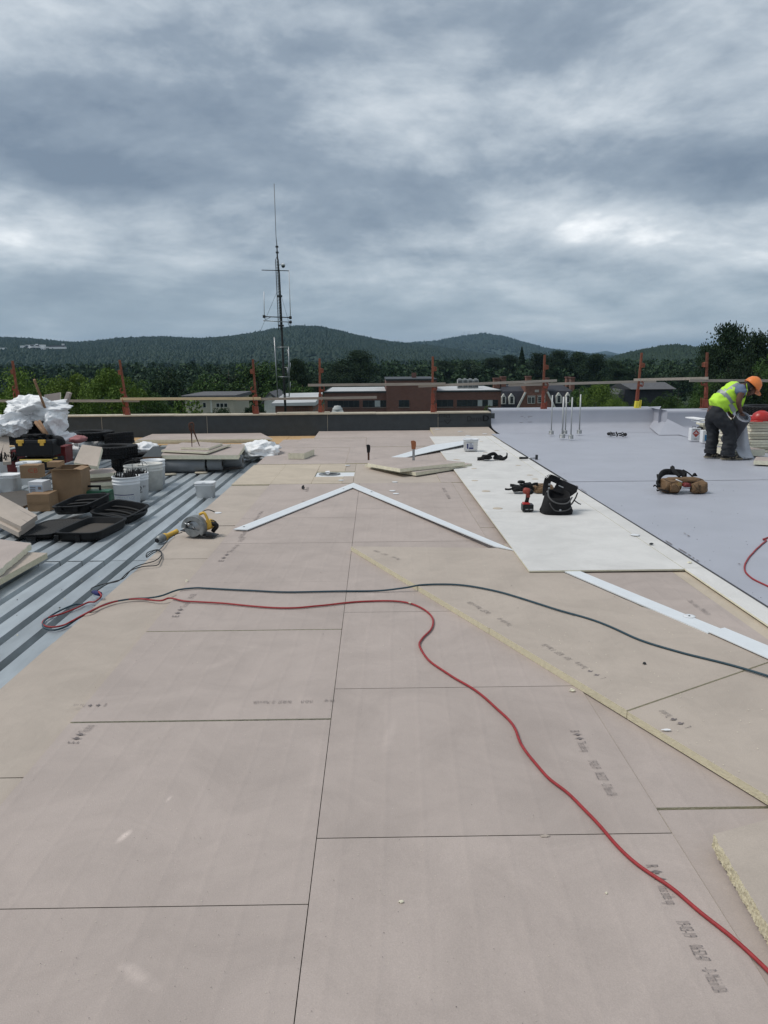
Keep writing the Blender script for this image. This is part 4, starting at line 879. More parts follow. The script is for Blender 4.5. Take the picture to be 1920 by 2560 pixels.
# mansion on the hillside
Yx = 1500.
def Z0(x, y): return (x / 3.318, 800 + y / 3.318)
ms = thing('hillside_mansion', 'large white building complex on the wooded hillside at far left', 'building', (V(100, 870, Yx).x, Yx, V(100, 876, Yx).z))
WW = mat('white_wall', (.75, .76, .76))
for nm, (u0, u1, v0, v1), m_ in (('wall', (175, 240, 212, 232), WW), ('wall', (220, 372, 205, 230), WW), ('wall', (232, 372, 228, 248), WW), ('wall', (390, 410, 222, 234), WW), ('wall', (412, 545, 222, 240), WW), ('roof', (415, 540, 210, 224), GREYR), ('chimney', (518, 528, 196, 212), WW), ('chimney', (300, 306, 198, 206), WW),
                                ('window', (258, 276, 208, 216), GLASSD), ('window', (303, 320, 208, 216), GLASSD), ('window', (262, 318, 230, 238), GLASSD)):
    mb = MB(); quadV(mb, *[Z0(v, 0)[0] for v in (u0, u1)], *[Z0(0, v)[1] for v in (v0, v1)], Yx - (6 if nm == 'window' else 0) - (v0 > 226 and 3 or 0), 8); mb.build(nm, m_, ms, world=True)
ms2 = MB(); quadV(ms2, 0, 14, 869.5, 874, Yx - 60, 10); tag(ms2.build('hillside_barn', WW), 'small white building on the hillside cut by the left edge', 'building')
for x, y0, y1, lb in ((1160, 843, 829, 'left of the two thin masts on the hill right of centre'), (1173, 843, 829, 'right of the two thin masts on the hill right of centre'), (1504, 882, 872, 'thin mast on the pale farthest hill')):
    Y = 4150 if x < 1400 else 9000; mb = MB(); p, q = V(x, y0, Y), V(x, y1, Y); mb.tube([p, q], Y * .00022, 5); tag(mb.build('hill_mast', mat('mast_grey', (.3, .3, .3))), lb, 'mast')
# ------------------------------------------------------------------ radio mast
def Z5(x, y): return (600 + x / 3.687, 440 + y / 3.687)
Yt = 66.
def V5(x, y, dy=0): return V(*Z5(x, y), Yt + dy)
tw = thing('radio_mast', 'tall slim lattice radio mast with whip aerials standing left of centre', 'mast', V5(418, 2180))
zb_, zt_ = V5(420, 2170), V5(345, 760)
w0 = 15 / 3.687 * Yt / F
ax0, ax1 = V5(372, 1420), V5(342, 775)
legs = [Vector((-w0, -.1, 0)), Vector((w0, -.1, 0)), Vector((0, w0 * 1.5, 0))]
for l_ in legs:
    mb = MB(); mb.tube([ax0 + l_, ax1 + l_ * .9, V5(344, 738)], .028, 6); mb.build('leg', DARKM, tw, world=True)
mb = MB(); nb = 26
for i in range(nb):
    a = ax0.lerp(ax1, i / nb); b_ = ax0.lerp(ax1, (i + 1) / nb)
    for k in range(3):
        mb.tube([a + legs[k], b_ + legs[(k + 1) % 3]], .011, 4); mb.tube([b_ + legs[k], b_ + legs[(k + 1) % 3]], .009, 4)
mb.build('bracing', STEEL, tw, world=True)['kind'] = 'stuff'
mb = MB(); mb.tube([V5(420, 2185), V5(402, 1800), V5(384, 1380), V5(362, 900), V5(344, 738), V5(340, 640)], [.10, .10, .085, .06, .06, .045], 8); mb.build('pole', mat('mast_pole', (.035, .035, .035)), tw, world=True)
mb = MB(); mb.tube([V5(340, 640), V5(332, 560), V5(314, 70)], [.04, .028, .035], 6); mb.build('whip_aerial', mat('aerial_grey', (.22, .24, .25)), tw, world=True)
for a, b_, m_, r_, nm in (((200, 867), (452, 874), DARKM, .035, 'cross_arm'), ((222, 1296), (468, 1305), DARKM, .045, 'cross_arm'), ((214, 1333), (468, 1347), STEEL, .04, 'cross_arm'),
                      ((220, 1065), (224, 1290), WHITE, .033, 'aerial'), ((451, 862), (465, 1300), WHITE, .038, 'aerial'), ((316, 1484), (348, 2050), STEEL, .05, 'side_pole'), ((335, 1580), (450, 1576), STEEL, .04, 'cross_arm'),
                      ((448, 1572), (454, 2035), STEEL, .05, 'side_pole'), ((350, 1852), (458, 1852), STEEL, .04, 'cross_arm'), ((408, 1765), (458, 1765), STEEL, .03, 'cross_arm'), ((345, 2025), (455, 2032), STEEL, .03, 'cross_arm'),
                      ((338, 1075), (190, 1425), DARKM, .012, 'guy_wire'), ((385, 1120), (470, 1420), DARKM, .012, 'guy_wire'), ((437, 1600), (440, 1660), STEEL, .04, 'aerial'), ((436, 1770), (438, 1850), STEEL, .04, 'aerial'), ((463, 1720), (465, 1800), STEEL, .035, 'aerial'), ((463, 1900), (465, 1985), STEEL, .035, 'aerial')):
    mb = MB(); mb.tube([V5(*a, -.1), V5(*b_, -.1)], r_, 6); mb.build(nm, m_, tw, world=True)
mb = MB(); mb.tube([V5(360, 825), V5(372, 812), V5(388, 812), V5(395, 818)], .025, 6); mb.build('camera_arm', WHITE, tw, world=True)
p = V5(398, 828); mb = MB(); mb.lathe([(0, -.17), (.12, -.12), (.16, 0)], 14, M=T(*p), mi=1); mb.lathe([(.16, 0), (.17, .12), (.1, .2), (0, .22)], 14, M=T(*p), mi=0); mb.build('dome_camera', [WHITE, BLACK], tw, world=True)
for x, y in ((222, 1294), (464, 1305), (465, 1346)): mb = MB(); p = V5(x, y, -.1); mb.lathe([(0, -.14), (.12, -.1), (.12, .1), (0, .14)], 10, M=T(*p)); mb.build('clamp', DARKM, tw, world=True)
for pts in (((222, 1300), (235, 1322), (262, 1312), (290, 1296)), ((462, 1350), (470, 1375), (455, 1382), (442, 1350))): mb = MB(); mb.tube(smooth_path([V5(*q) for q in pts], 4), .02, 5); mb.build('feed_cable', CORDK, tw, world=True)
for y in (1108, 1380, 652, 705): mb = MB(); x = np.interp(y, [640, 1420], [340, 382]); p = V5(float(x), y); mb.box(p, (.42, .3, .14) if y > 1000 else (.22, .2, .12)); mb.build('junction', DARKM, tw, world=True)
# ------------------------------------------------------------------ white metal strips
def zstrip(pts, zs, th=.009): mb = MB(); mb.prism([Vector((p.x, p.y, 0)) for p in pts], [z - th for z in zs], zs); return mb
def hole(mb, p, z): mb.lathe([(.012, 0), (.012, .0015), (0, .0015)], 10, M=T(p.x, p.y, z), mi=1)
z1 = .02
mb = zstrip([D(504, 1143, z1), D(534, 1144, z1), D(761.5, 1053, z1), D(763, 1043, z1)], [z1] * 4); hole(mb, S(610, 1317, z1), z1 + .0004); hole(mb, S(859, 1222, z1), z1 + .0004)
tag(mb.build('metal_strip', [STRIP, DARKM]), 'left arm of the white metal chevron pointing at the drain', 'metal strip', 'flat white metal strips laid on the boards')
mb = zstrip([D(761.5, 1053, z1), D(1069, 1180, .052), D(1110, 1188, .052), D(763, 1043, z1)], [z1 + .003, .053, .053, z1 + .003])
hole(mb, S(929, 1231.5, z1), z1 + .012); tag(mb.build('metal_strip', [STRIP, DARKM]), 'long right arm of the white metal chevron, running to the white boards', 'metal strip', 'flat white metal strips laid on the boards')
mb = zstrip([D(1208, 1229, .05), D(1242, 1229, .05), D(1565, 1361, .05), D(1529, 1367, .05)], [.050] * 4); tag(mb.build('metal_strip', [STRIP, DARKM]), 'white metal strip coming out from under the white boards towards the right', 'metal strip', 'flat white metal strips laid on the boards')
p = D(1489, 1331, .051); mb = MB(); mb.lathe([(.038, 0), (.036, .003), (.012, .003), (.008, .001)], 18, M=T(*p)); mb.build('fastener_plate', WHITE, roof); mb = MB(); mb.lathe([(.006, 0), (.006, .005), (0, .005)], 8, M=T(*p)); mb.build('screw', DARKM, roof)
mb = zstrip([D(1529, 1367, .046), D(1565, 1359, .046), D(1740, 1432, .046), D(1740, 1462, .046)], [.0565] * 4, .006); tag(mb.build('metal_strip', [STRIP, DARKM]), 'white metal strip running out of the frame at the right edge, overlapping its neighbour', 'metal strip', 'flat white metal strips laid on the boards')
mb = zstrip([D(844, 985, .05), D(872, 986, .05), D(1031, 959, .05), D(1000, 958, .05), D(935, 963, .05)], [.03, .03, .10, .10, .07]); mb.prism([Vector(D(*q, .04)[:2]).to_3d() for q in ((1000, 958), (940, 963), (944, 966), (1031, 959))], .05, .056)
tag(mb.build('metal_strip', [STRIP, DARKM]), 'loose white metal sheet lying aslant behind the board with two saws', 'metal strip')
# ------------------------------------------------------------------ printed lines on the boards
zt_ = .0018
def dl(*q, z=zt_ + .003): return D(*q, z)
FULL = [('E', 0, .03), ('^', .07, .12), ('^', .17, .22), ('This side up', .25, .42), ('19-03-19', .52, .62), ('06:52:47', .69, .80), ('- D - Made in USA', .83, 1.0)]
def fl(b_, a_='E', t='06:52:47'): return [(a_, 0, .025), ('^', .05, .085), ('^', .12, .155), ('This side up', .19, .36), ('19-03-19', .50, .62), (t, .68, .79), ('- D - Made in USA', .84, 1.0)]
print_line(RB[0], D(1394, 1868, .0045), D(1541, 2143, .0045), .042, fl(0, 'R'))
print_line(RB[1], D(1231, 1578, .0045), D(1312, 1718, .0045), .042, fl(0, 'B', '06:52:27'))
print_line(LB[2], D(168, 1527, .004), D(230, 1521, .004), .04, [('This side', 0, .01)][:0] + [('^', .62, .72)]) if False else None
print_line(LB[2], D(231, 1519, .004), D(160, 1521, .004), .032, [('E', 0, .06), ('^', .17, .30), ('^', .42, .54), ('This side', .62, 1.0)])
print_line(LB[2], D(722, 1511, .004), D(548, 1514, .004), .032, [('ide up', 0, .12), ('19-03-19', .27, .41), ('06:58:37', .53, .69), ('- D - Made in USA', .72, 1.0)])
print_line(LB[1], D(168, 1605, .004), D(205, 1566, .004), .05, [('E', 0, .08), ('^', .2, .32), ('^', .42, .54), ('This side up', .6, 1.0)])
print_line(LB[3], D(385, 1332, .004), D(425, 1283, .004), .045, [('E', 0, .06), ('^', .12, .2), ('^', .26, .34), ('This side up', .4, .66), ('19-03', .8, 1)])
print_line(LB[4], D(482, 1212, .004), D(532, 1160, .004), .045, [('E', 0, .05), ('^', .1, .16), ('^', .22, .28), ('This side up', .34, .66), ('19-03-19', .8, 1)])
print_line(LB[5], D(516, 1170, .004), D(570, 1104, .004), .04, [('06:52:47', .1, .3), ('Made in USA', .55, 1)])
print_line(LB[-1], D(655, 1105, .004), D(668, 1052, .004), .04, [('06:52', .1, .4), ('USA', .8, 1)])
print_line(T2, D(1310, 1464, .0435), D(1180, 1391, .0435), .04, [('L', 0, .02), ('^', .07, .12), ('^', .17, .22), ('This side up', .27, .44), ('19-03-19', .52, .6), ('06:57:07', .66, .76), ('- D - Made in USA', .79, 1)])
print_line(T3, D(1494, 1569, .0415), D(1432, 1533, .0415), .042, [('L', 0, .05), ('^', .18, .30), ('^', .42, .54), ('This side up', .62, 1)])
print_line(RB[2], D(1110, 1351, .0435), D(1017, 1299, .0435), .04, [('This side up', 0, .3), ('06:57', .5, .65), ('Made in USA', .7, 1)])
print_line(RB[3], D(868, 1208, .0435), D(812, 1188, .0435), .04, [('This side', 0, .3), ('06:57', .5, .65), ('USA', .8, 1)])
print_line(T2, D(1482, 1296, .0415), D(1527, 1327, .0415), .04, [('This', 0, .2), ('side up', .28, .5), ('Made in', .62, 1)])
for a, b_ in (((1003, 1047), (1012, 1056)), ((1103, 1217), (1120, 1247))):
    print_line(RB[4], S(*a, .006), S(*b_, .006), .04, [('06:52', .1, .45), ('USA', .6, 1)]) if a[1] > 1100 else None
# ------------------------------------------------------------------ crumbs and debris
cr = MB(); ck = MB()
def crumb(mb, p, r):
    a = random.random() * 6.28; vs = [(p.x + r * math.cos(a + k * 2.1) * random.uniform(.6, 1.2), p.y + r * math.sin(a + k * 2.1) * random.uniform(.6, 1.2), p.z) for k in range(3)] + [(p.x, p.y, p.z + r * .7)]
    mb.add(vs, [(0, 1, 3), (1, 2, 3), (2, 0, 3)])
for i in range(900):
    x = random.uniform(20, 1640); y = 1050 + 1160 * random.random() ** .8
    if x < 500 - .9 * (y - 1145) + 10 or x > 1250 + (2212 - y) * .1: continue
    under = (x - 757) * .62 + 1180 > y - 12 and x > 757
    p = D(x, y, .043 if under else .004); crumb(cr if random.random() < .7 else ck, p, random.choice((.0009, .0012, .0016, .002)) * (1 + (p.y > 4) * .9))
for i in range(160):
    x = random.uniform(1100, 1659); y = random.uniform(1260, 1700)
    if x < 1350 and y > (x - 757) * .62 + 1180: continue
    if y > (x - 757) * .62 + 1175 or y < (x - 1230) * .4 + 1250: continue
    crumb(cr, D(x, y, .043), .0035)
for i in range(260):
    x = random.uniform(1100, 1655); y = random.uniform(940, 1300)
    if x < 1108 + 1.597 * (y - 968) + 12: continue
    crumb(ck, D(x, y, .075), random.choice((.003, .004, .006)))
for i in range(220):
    x = random.uniform(0, 620); y = random.uniform(1000, 1500)
    if x > 500 - 1.176 * (y - 1050) - 8: continue
    crumb(random.choice((cr, ck, cr)), D(x, y, -.099), random.choice((.004, .006, .009)))
tag(cr.build('foam_crumbs', FOAML), 'tiny pale foam crumbs scattered over the boards', 'debris', kind='stuff'); tag(ck.build('dirt_specks', DARKM), 'tiny dark specks of dirt scattered over the boards', 'debris', kind='stuff')
def chunk(x, y, z, sx, sy, sz, m, name, lb, cat='debris', seed=0):
    p = D(x, y, z); bm = bmesh.new(); bmesh.ops.create_icosphere(bm, subdivisions=2, radius=1)
    for v in bm.verts:
        n_ = noise.noise(v.co * 1.7 + Vector((seed, seed * 2, 0))); v.co = v.co * (1 + n_ * .7); v.co = Vector((v.co.x * sx, v.co.y * sy, max(0, (v.co.z + .6) * sz)))
    mb = MB(); mb.bm(bm, T(*p)); return tag(mb.build(name, m), lb, cat)
for i, (x, y, z, a, b_, c, m_, n_, lb) in enumerate([(1560, 1850, .004, .010, .004, .002, DARKM, 'dark_scrap', 'tiny dark scrap on the board left of the ragged loose board'), (867, 1949, .003, .008, .005, .004, FOAML, 'foam_chip', 'small pale foam chip lying alone on the board at lower centre'),
    (1236, 1493, .003, .014, .009, .008, FOAML, 'foam_chip', 'pale foam chip in the shadow of the diagonal board edge'), (1439, 1577, .044, .022, .007, .003, LINEN, 'paper_scrap', 'small torn white scrap on the tan board behind the diagonal edge'),
    (886, 1303, .016, .01, .006, .006, FOAML, 'foam_chip', 'pale foam chip lying against the red cord bend'), (1177, 1807, .002, .018, .006, .003, TAN, 'torn_facer', 'torn curl of brown facer on the near board seam'),
    (404, 1256, .003, .012, .01, .008, FOAML, 'foam_chip', 'pale foam chip at the corner of the left board seam'), (655, 1056, .01, .02, .03, .03, CORDK, 'black_scrap', 'small black scrap standing on the board left of the drain'),
    (1407, 1176, .062, .02, .012, .008, DARKM, 'metal_scrap', 'small dark metal scrap near the corner of the white board'), (1392, 1434, .045, .009, .009, .006, DARKM, 'metal_scrap', 'tiny dark metal scrap right of the dark teal cord'),
    (1490, 1216, .062, .016, .012, .008, FOAML, 'foam_chip', 'pale foam chip at the outer corner of the white boards'), (1310, 1930, .002, .004, .004, .003, FOAML, 'foam_chip', 'tiny pale foam chip beside the red cord near the printed line')]):
    chunk(x, y, z, a, b_, c, m_, n_, lb, seed=i)
# ------------------------------------------------------------------ cords
def cord(pts, r, m, lb, name='extension_cord', z0=.012):
    w_ = smooth_path([S(x, y, z) for x, y, z in pts], 8); w_ = [q + Vector((.006 * noise.noise(q * 5), .006 * noise.noise(q * 5 + Vector((9, 0, 0))), 0)) for q in w_]; mb = MB(); mb.tube(w_, r, 8); return tag(mb.build(name, m), lb, 'cord')
def Z6(x, y, z=.012): return (60 + x / 3.318, 1400 + y / 3.318, z)
RC = [(247, 1479, .0), Z6(640, 300), Z6(590, 345, -.06), Z6(530, 352, -.08), Z6(430, 400, -.085), Z6(330, 440, -.085), Z6(200, 480, -.085), Z6(155, 515, -.085), Z6(175, 545, -.085), Z6(250, 555, -.085), Z6(330, 540, -.085), Z6(400, 505, -.06), Z6(520, 440, .0), Z6(650, 380, .0), Z6(800, 335, .0), Z6(960, 323, .0), Z6(1130, 337, .005), Z6(1210, 316, .012), Z6(1330, 340), Z6(1480, 348), Z6(1640, 358),
      (700, 1520, .01), (800, 1514, .01), (900, 1504, .01), (990, 1503, .012), (1045, 1515, .012), (1078, 1540, .01), (1080, 1570, .01), (1056, 1595, .01), (1050, 1616, .01), (1070, 1650, .01), (1120, 1685, .01), (1180, 1720, .01), (1235, 1765, .01), (1280, 1810, .01), (1310, 1870, .01), (1360, 1935, .01), (1420, 1985, .01), (1480, 2045, .01), (1540, 2110, .01), (1600, 2165, .01), (1680, 2220, .01), (1750, 2280, .01), (1830, 2345, .01), (1930, 2440, .01), (2000, 2520, .01)]
cord(RC, .0062, CORDR, 'red extension cord winding from the steel deck down to the lower right corner')
TCd = [(2000, 1715, .05), (1920, 1690, .05), (1820, 1660, .05), (1700, 1630, .05), (1600, 1600, .05), (1500, 1556, .05), (1380, 1520, .05), (1250, 1480, .05), (1150, 1462, .05), (1060, 1462, .048), (1010, 1470, .03), (940, 1477, .012), (850, 1478, .01), (720, 1480, .01), (600, 1475, .01), (520, 1471, .01), Z6(1420, 232), Z6(1280, 248), Z6(1150, 295), Z6(1030, 315, .0), Z6(900, 322, .0), Z6(750, 345, .0), Z6(650, 378, .0), Z6(560, 425, -.01), Z6(440, 490, -.06), Z6(350, 550, -.085), Z6(250, 580, -.085), Z6(170, 560, -.085), Z6(165, 510, -.085), Z6(230, 460, -.085), Z6(320, 410, -.085), Z6(420, 370, -.085), Z6(490, 366, -.085)]
cord(TCd, .0066, CORDT, 'dark teal extension cord crossing the boards from the steel deck to the right edge')
KC = [Z6(600, 275, -.07), Z6(562, 268, -.07), Z6(560, 235, -.08), Z6(620, 210, -.08), Z6(740, 180, -.05), Z6(830, 150, -.02), Z6(890, 80, -.0), Z6(960, 42, .0), Z6(1090, 5, .0), (404, 1385, .0), (398, 1378, .0), (385, 1377, .0), (368, 1389, -.05), (370, 1392, -.06), (380, 1384, -.02), (400, 1373, .0), (418, 1352, .0), (435, 1338, .0), (455, 1331, .02)]
cord(KC, .0042, CORDK, 'thin black tool cord leading along the deck edge to the angle grinder')
KC2 = [Z6(600, 262, -.06), Z6(690, 200, -.05), Z6(790, 170, -.02), Z6(880, 90, .0), Z6(980, 55, .0), (392, 1413, .0), (402, 1400, .0), (404, 1385, .0), (395, 1374, .0), (372, 1380, -.04), (366, 1388, -.06), (368, 1394, -.07)]
cord(KC2, .0042, CORDK, 'second thin black cord looping on the tan board beside the deck')
mb = MB(); a, b_ = S(*Z6(575, 266, -.055)), S(*Z6(632, 282, -.045)); mb.tube([a, a.lerp(b_, .3), a.lerp(b_, .35), b_], [.014, .016, .02, .017], 10); tag(mb.build('cord_connector', INKN), 'dark blue plug connector joining the red and black cords', 'connector')
RC2 = [(1990, 1320, .07), (1920, 1344, .07), (1908, 1348, .075), (1915, 1352, .07), (1890, 1374, .07), (1868, 1400, .07), (1861, 1422, .07), (1880, 1445, .07), (1920, 1466, .07), (1990, 1500, .07)]
cord(RC2, .0065, CORDR, 'red cord loop lying on the grey membrane at the right edge')
# ------------------------------------------------------------------ loose board with rough edge, lower right
pts = [S(1785, 2080, .07), S(1789, 2102, .07)]
A = S(1784, 2083, .065); B_ = S(1960, 2015, .065); Cc = S(1960, 2380, .065)
mb = MB(); nE = 130; edge = []
d = (Cc - A); nrm = Vector((-d.y, d.x, 0)).normalized()
for i in range(nE):
    t = i / (nE - 1); q = A + d * t + nrm * (random.uniform(-.0025, .0025) + .006 * noise.noise(Vector((i * .11, 0, 0)))); edge.append(q)
far = [B_ + Vector((.4, .1, 0)), Cc + Vector((.5, 0, 0))]
tops = edge + [far[1], far[0]]; n = len(tops)
zt2 = .062; mid = []
vs = [(p.x, p.y, zt2) for p in tops]
rows = 4
for r_ in range(1, rows + 1):
    for i, p in enumerate(tops):
        j = random.uniform(-.004, .003) if i < nE else 0
        vs.append((p.x + nrm.x * (j), p.y + nrm.y * (j), zt2 - .052 * r_ / rows))
fs = [list(range(n))]; ms_ = [0]
for r_ in range(rows):
    for i in range(n): fs.append((r_ * n + i, (r_ + 1) * n + i, (r_ + 1) * n + (i + 1) % n, r_ * n + (i + 1) % n)); ms_.append(1)
mb.add(vs, fs, ms_); o = mb.build('loose_board', [TAN, FOAM]); tag(o, 'loose insulation board with ragged foam edge at the right edge of the near boards', 'insulation board')
# ------------------------------------------------------------------ stacks of boards
def slab(loc, sx, sy, sz, rz=0, tilt=(0, 0), m=PAPER, side=FOAML, name='board'):
    mb = MB(); x, y = sx / 2, sy / 2; mb.prism([(-x, -y), (x, -y), (x, y), (-x, y)], 0, sz, 0, 1, M=T(*loc, tilt[0], tilt[1], rz)); return mb
def free_slab(px, py, z, sx, sy, sz, rz, label, cat='insulation board', tilt=(0, 0), m=PAPER, group=None, side=FOAML):
    p = S(px, py, z); o = slab((p.x, p.y, z), sx, sy, sz, rz, tilt, m, side).build('foam_board', [m, side]); return tag(o, label, cat, group)
# long boards in front of the parapet
A, B_ = V(343, 1113, YW - 1.5), V(682, 1108, YW - 1.5)
zt3 = V(500, 1100, YW - 1.5).z
for k in range(3):
    x0 = A.x + .05 * k - .1; z0 = ZD + .02 + k * (zt3 - ZD) / 3; h_ = (zt3 - ZD) / 3 - .004
    mb = MB(); mb.prism([Vector((x0, YW - 1.5, 0)), Vector((B_.x - .25 * (2 - k) + .3 * (k == 0), YW - 1.5 - .02 * k, 0)), Vector((B_.x - .45, YW - .15, 0)), Vector((x0 - .05, YW - .15, 0))], z0, z0 + h_, 0, 1)
    tag(mb.build('foam_board', [PAPER, FOAML]), ['bottom', 'middle', 'top'][k] + ' board of the long low pile against the sheathed parapet', 'insulation board', 'long boards piled along the parapet')
for pts_, lb, m_ in (([(913, 1156), (1040, 1181), (1180, 1159), (1060, 1146)], 'lower of two stacked boards pierced by saws, right of the drain', PAPER), ([(919, 1153), (1000, 1172), (1162, 1155), (1050, 1144), (930, 1142)], 'upper of two stacked boards with two saws stuck in it', PAPER)):
    z = .07 if 'lower' in lb else .125
    mb = MB(); P = [S(x, y, z) for x, y in pts_]; n = len(P); zt4 = [z - (.03 if i == 0 else 0) for i in range(n)]; mb.prism([Vector((p.x, p.y, 0)) for p in P], [q - .05 for q in zt4], zt4, 0, 1); tag(mb.build('foam_board', [m_, FOAML]), lb, 'insulation board', 'two boards with saws')
def stick_tool(px, pt, pb, zb, name, lb, cat, hm, bm_, hl, lean=0, wd=.05):
    p = S(px, pb, zb); k = mpp(p); h = (pb - pt) * k; t = thing(name, lb, cat, p)
    mb = MB(); mb.prism([(-wd * .28, -.002), (wd * .28, -.002), (wd * .28, .002), (-wd * .28, .002)], -.02, h * (1 - hl)); mb.build('blade', bm_, t)
    mb = MB(); z0 = h * (1 - hl); mb.prism([(-wd * .45, 0), (-wd * .5, h * hl * .5), (-wd * .6, h * hl), (wd * .1, h * hl * 1.04), (wd * .5, h * hl * .9), (wd * .55, h * hl * .5), (wd * .4, 0)], -.016, .016, M=T(lean, 0, z0, R(90), 0, 0)); mb.build('handle', hm, t); return t
stick_tool(921.5, 1112, 1147, .125, 'keyhole_saw', 'keyhole saw with black handle standing in the far left end of the stacked boards', 'saw', BLACK, RUSTY, .55, wd=.055)
t = stick_tool(1034, 1102, 1151, .125, 'hand_saw', 'saw with orange brown wooden handle standing upright in the middle of the boards', 'saw', mat('orange_wood', (.33, .12, .05), .6), STEEL, .42, wd=.07)
free_slab(754, 1142, .014, .28, .62, .10, R(-12), 'short thick foam offcut lying alone near the parapet end of the boards', tilt=(0, 0))
# ------------------------------------------------------------------ drain
dm = thing('roof_drain', 'round dark roof drain in a white sheet, sunk between sandy boards', 'drain', (D(712, 1025, -.03).x, (ydr0 + ydr1) / 2, -.05))
mb = MB(); mb.prism(rect(dr0.x + .003, dr1.x - .003, ydr0 + .003, ydr1 - .003), -.05, -.012); mb.build('sheet', WHITE, dm, world=True)
c = D(712, 1024.5, -.01); mb = MB(); mb.lathe([(.16, .0), (.16, .012), (.13, .016), (.115, .004), (.09, -.0)], 28, M=T(c.x, c.y, -.013), mi=0); mb.build('ring', CAST, dm, world=True)
mb = MB(); mb.lathe([(.114, .003), (0, .0)], 24, M=T(c.x, c.y, -.0105)); mb.build('bowl', BLACKD, dm, world=True)
chunk(708, 1024, -.006, .04, .03, .03, LINEN, 'rag', 'crumpled white rag lying in the roof drain', 'rag', 3)
# ------------------------------------------------------------------ pails and buckets
def bucket(px, pb, wpx, label, hz=1.08, content=None, txt=None, lean=0, m=DIRTYW, loc=None, lid=False, bail=False):
    p = S(px, pb, ZD); k = mpp(p); r = wpx * k / 2; h = 2 * r * hz; t = thing('bucket', label, 'bucket', (p.x, p.y + r * .85, ZD), 0, 'white round buckets on the deck')
    mb = MB(); rb = r * .87
    mb.lathe([(rb, 0), (r * .95, h * .74), (r * .985, h * .745), (r * .985, h * .765), (r * .955, h * .77), (r * .96, h * .84), (r, h * .845), (r, h * .865), (r * .965, h * .87), (r * .97, h * .96), (r * 1.01, h * .965), (r * 1.01, h), (r * .95, h), (r * .93, h * .75), (rb * .95, h * .04), (0, h * .03)], 28); mb.build('body', m, t)
    if bail:
        mb = MB(); mb.tube(smooth_path([(-r * 1.02, 0, h * .9), (-r * .85, -r * .3, h * 1.1), (-r * .1, -r * .2, h * 1.2), (r * .7, -r * .1, h * 1.14), (r * 1.02, 0, h * .9)], 5), .003, 5); mb.build('wire_handle', DARKM, t)
    if content == 'screws':
        mb = MB()
        for i in range(110):
            a = random.random() * 6.28; q = r * .85 * math.sqrt(random.random()); x, y = q * math.cos(a), q * math.sin(a); hh = random.uniform(.02, .075)
            mb.tube([(x, y, h * .86), (x + random.uniform(-.02, .02), y + random.uniform(-.02, .02), h * .95 + hh)], .0045, 4)
        s_ = mb.build('screws', BLACKD, t); s_['kind'] = 'stuff'
        mb = MB(); mb.lathe([(r * .9, h * .9), (0, h * .92)], 20); mb.build('screw_heap', BLACKD, t)
    if content == 'tools':
        mb = MB(); mb.tube(smooth_path([(-.05, 0, h * .5), (-.04, -.02, h * 1.25), (.03, 0, h * 1.05), (.08, -.02, h * 1.15), (.1, 0, h * .9)], 5), .004, 5); mb.build('wire', CORDK, t)
    if txt:
        mb = MB()
        for (s_, a0, a1, z, hh, mi_) in txt:
            if s_ == '_':
                n = 10; rr = lambda z_: rb + (r * .95 - rb) * z_ / (h * .74) + .0015
                vs = []; 
                for i in range(n + 1):
                    a = R(-90 + a0 + (a1 - a0) * i / n)
                    for zz in (z * h, (z + hh) * h): vs.append((rr(zz) * math.cos(a), rr(zz) * math.sin(a), zz))
                mb.add(vs, [(2 * i, 2 * i + 2, 2 * i + 3, 2 * i + 1) for i in range(n)], mi_)
            else:
                gv, gf = text_geo(s_); vs = []
                for v in gv:
                    zz = (z + hh * v[1]) * h; a = R(-90 + a0 + (a1 - a0) * v[0]); r2 = rb + (r * .95 - rb) * zz / (h * .74) + .002; vs.append((r2 * math.cos(a), r2 * math.sin(a), zz))
                mb.add(vs, gf, mi_)
        mb.build('printed_lettering', [INKN, INKB, mat('faint_blue', (.42, .47, .56))], t)
    return t
bucket(310.5, 1268, 69, 'bucket full of upright black screws with a printed dark line, nearest of the group', content='screws', txt=[('_', -52, 48, .40, .022, 0), ('ADVANTAGE', -38, 52, .235, .12, 2)], m=WHITE)
bucket(336, 1252, 62, 'white bucket marked 2 inches in black pen, just behind the bucket of screws', content='screws', txt=[('2"', 22, 62, .30, .25, 1)], m=WHITE)
bucket(337, 1233, 62, 'white bucket with wire handle raised, leftmost in the rear of the bucket group', bail=True, content='tools')
bucket(372, 1228, 62, 'scuffed white bucket with a small red smear, right of the wire handled bucket', m=DIRTYW)
bucket(379, 1217, 60, 'hindmost white bucket of the deck group, mostly hidden by the scuffed bucket', m=WHITE)
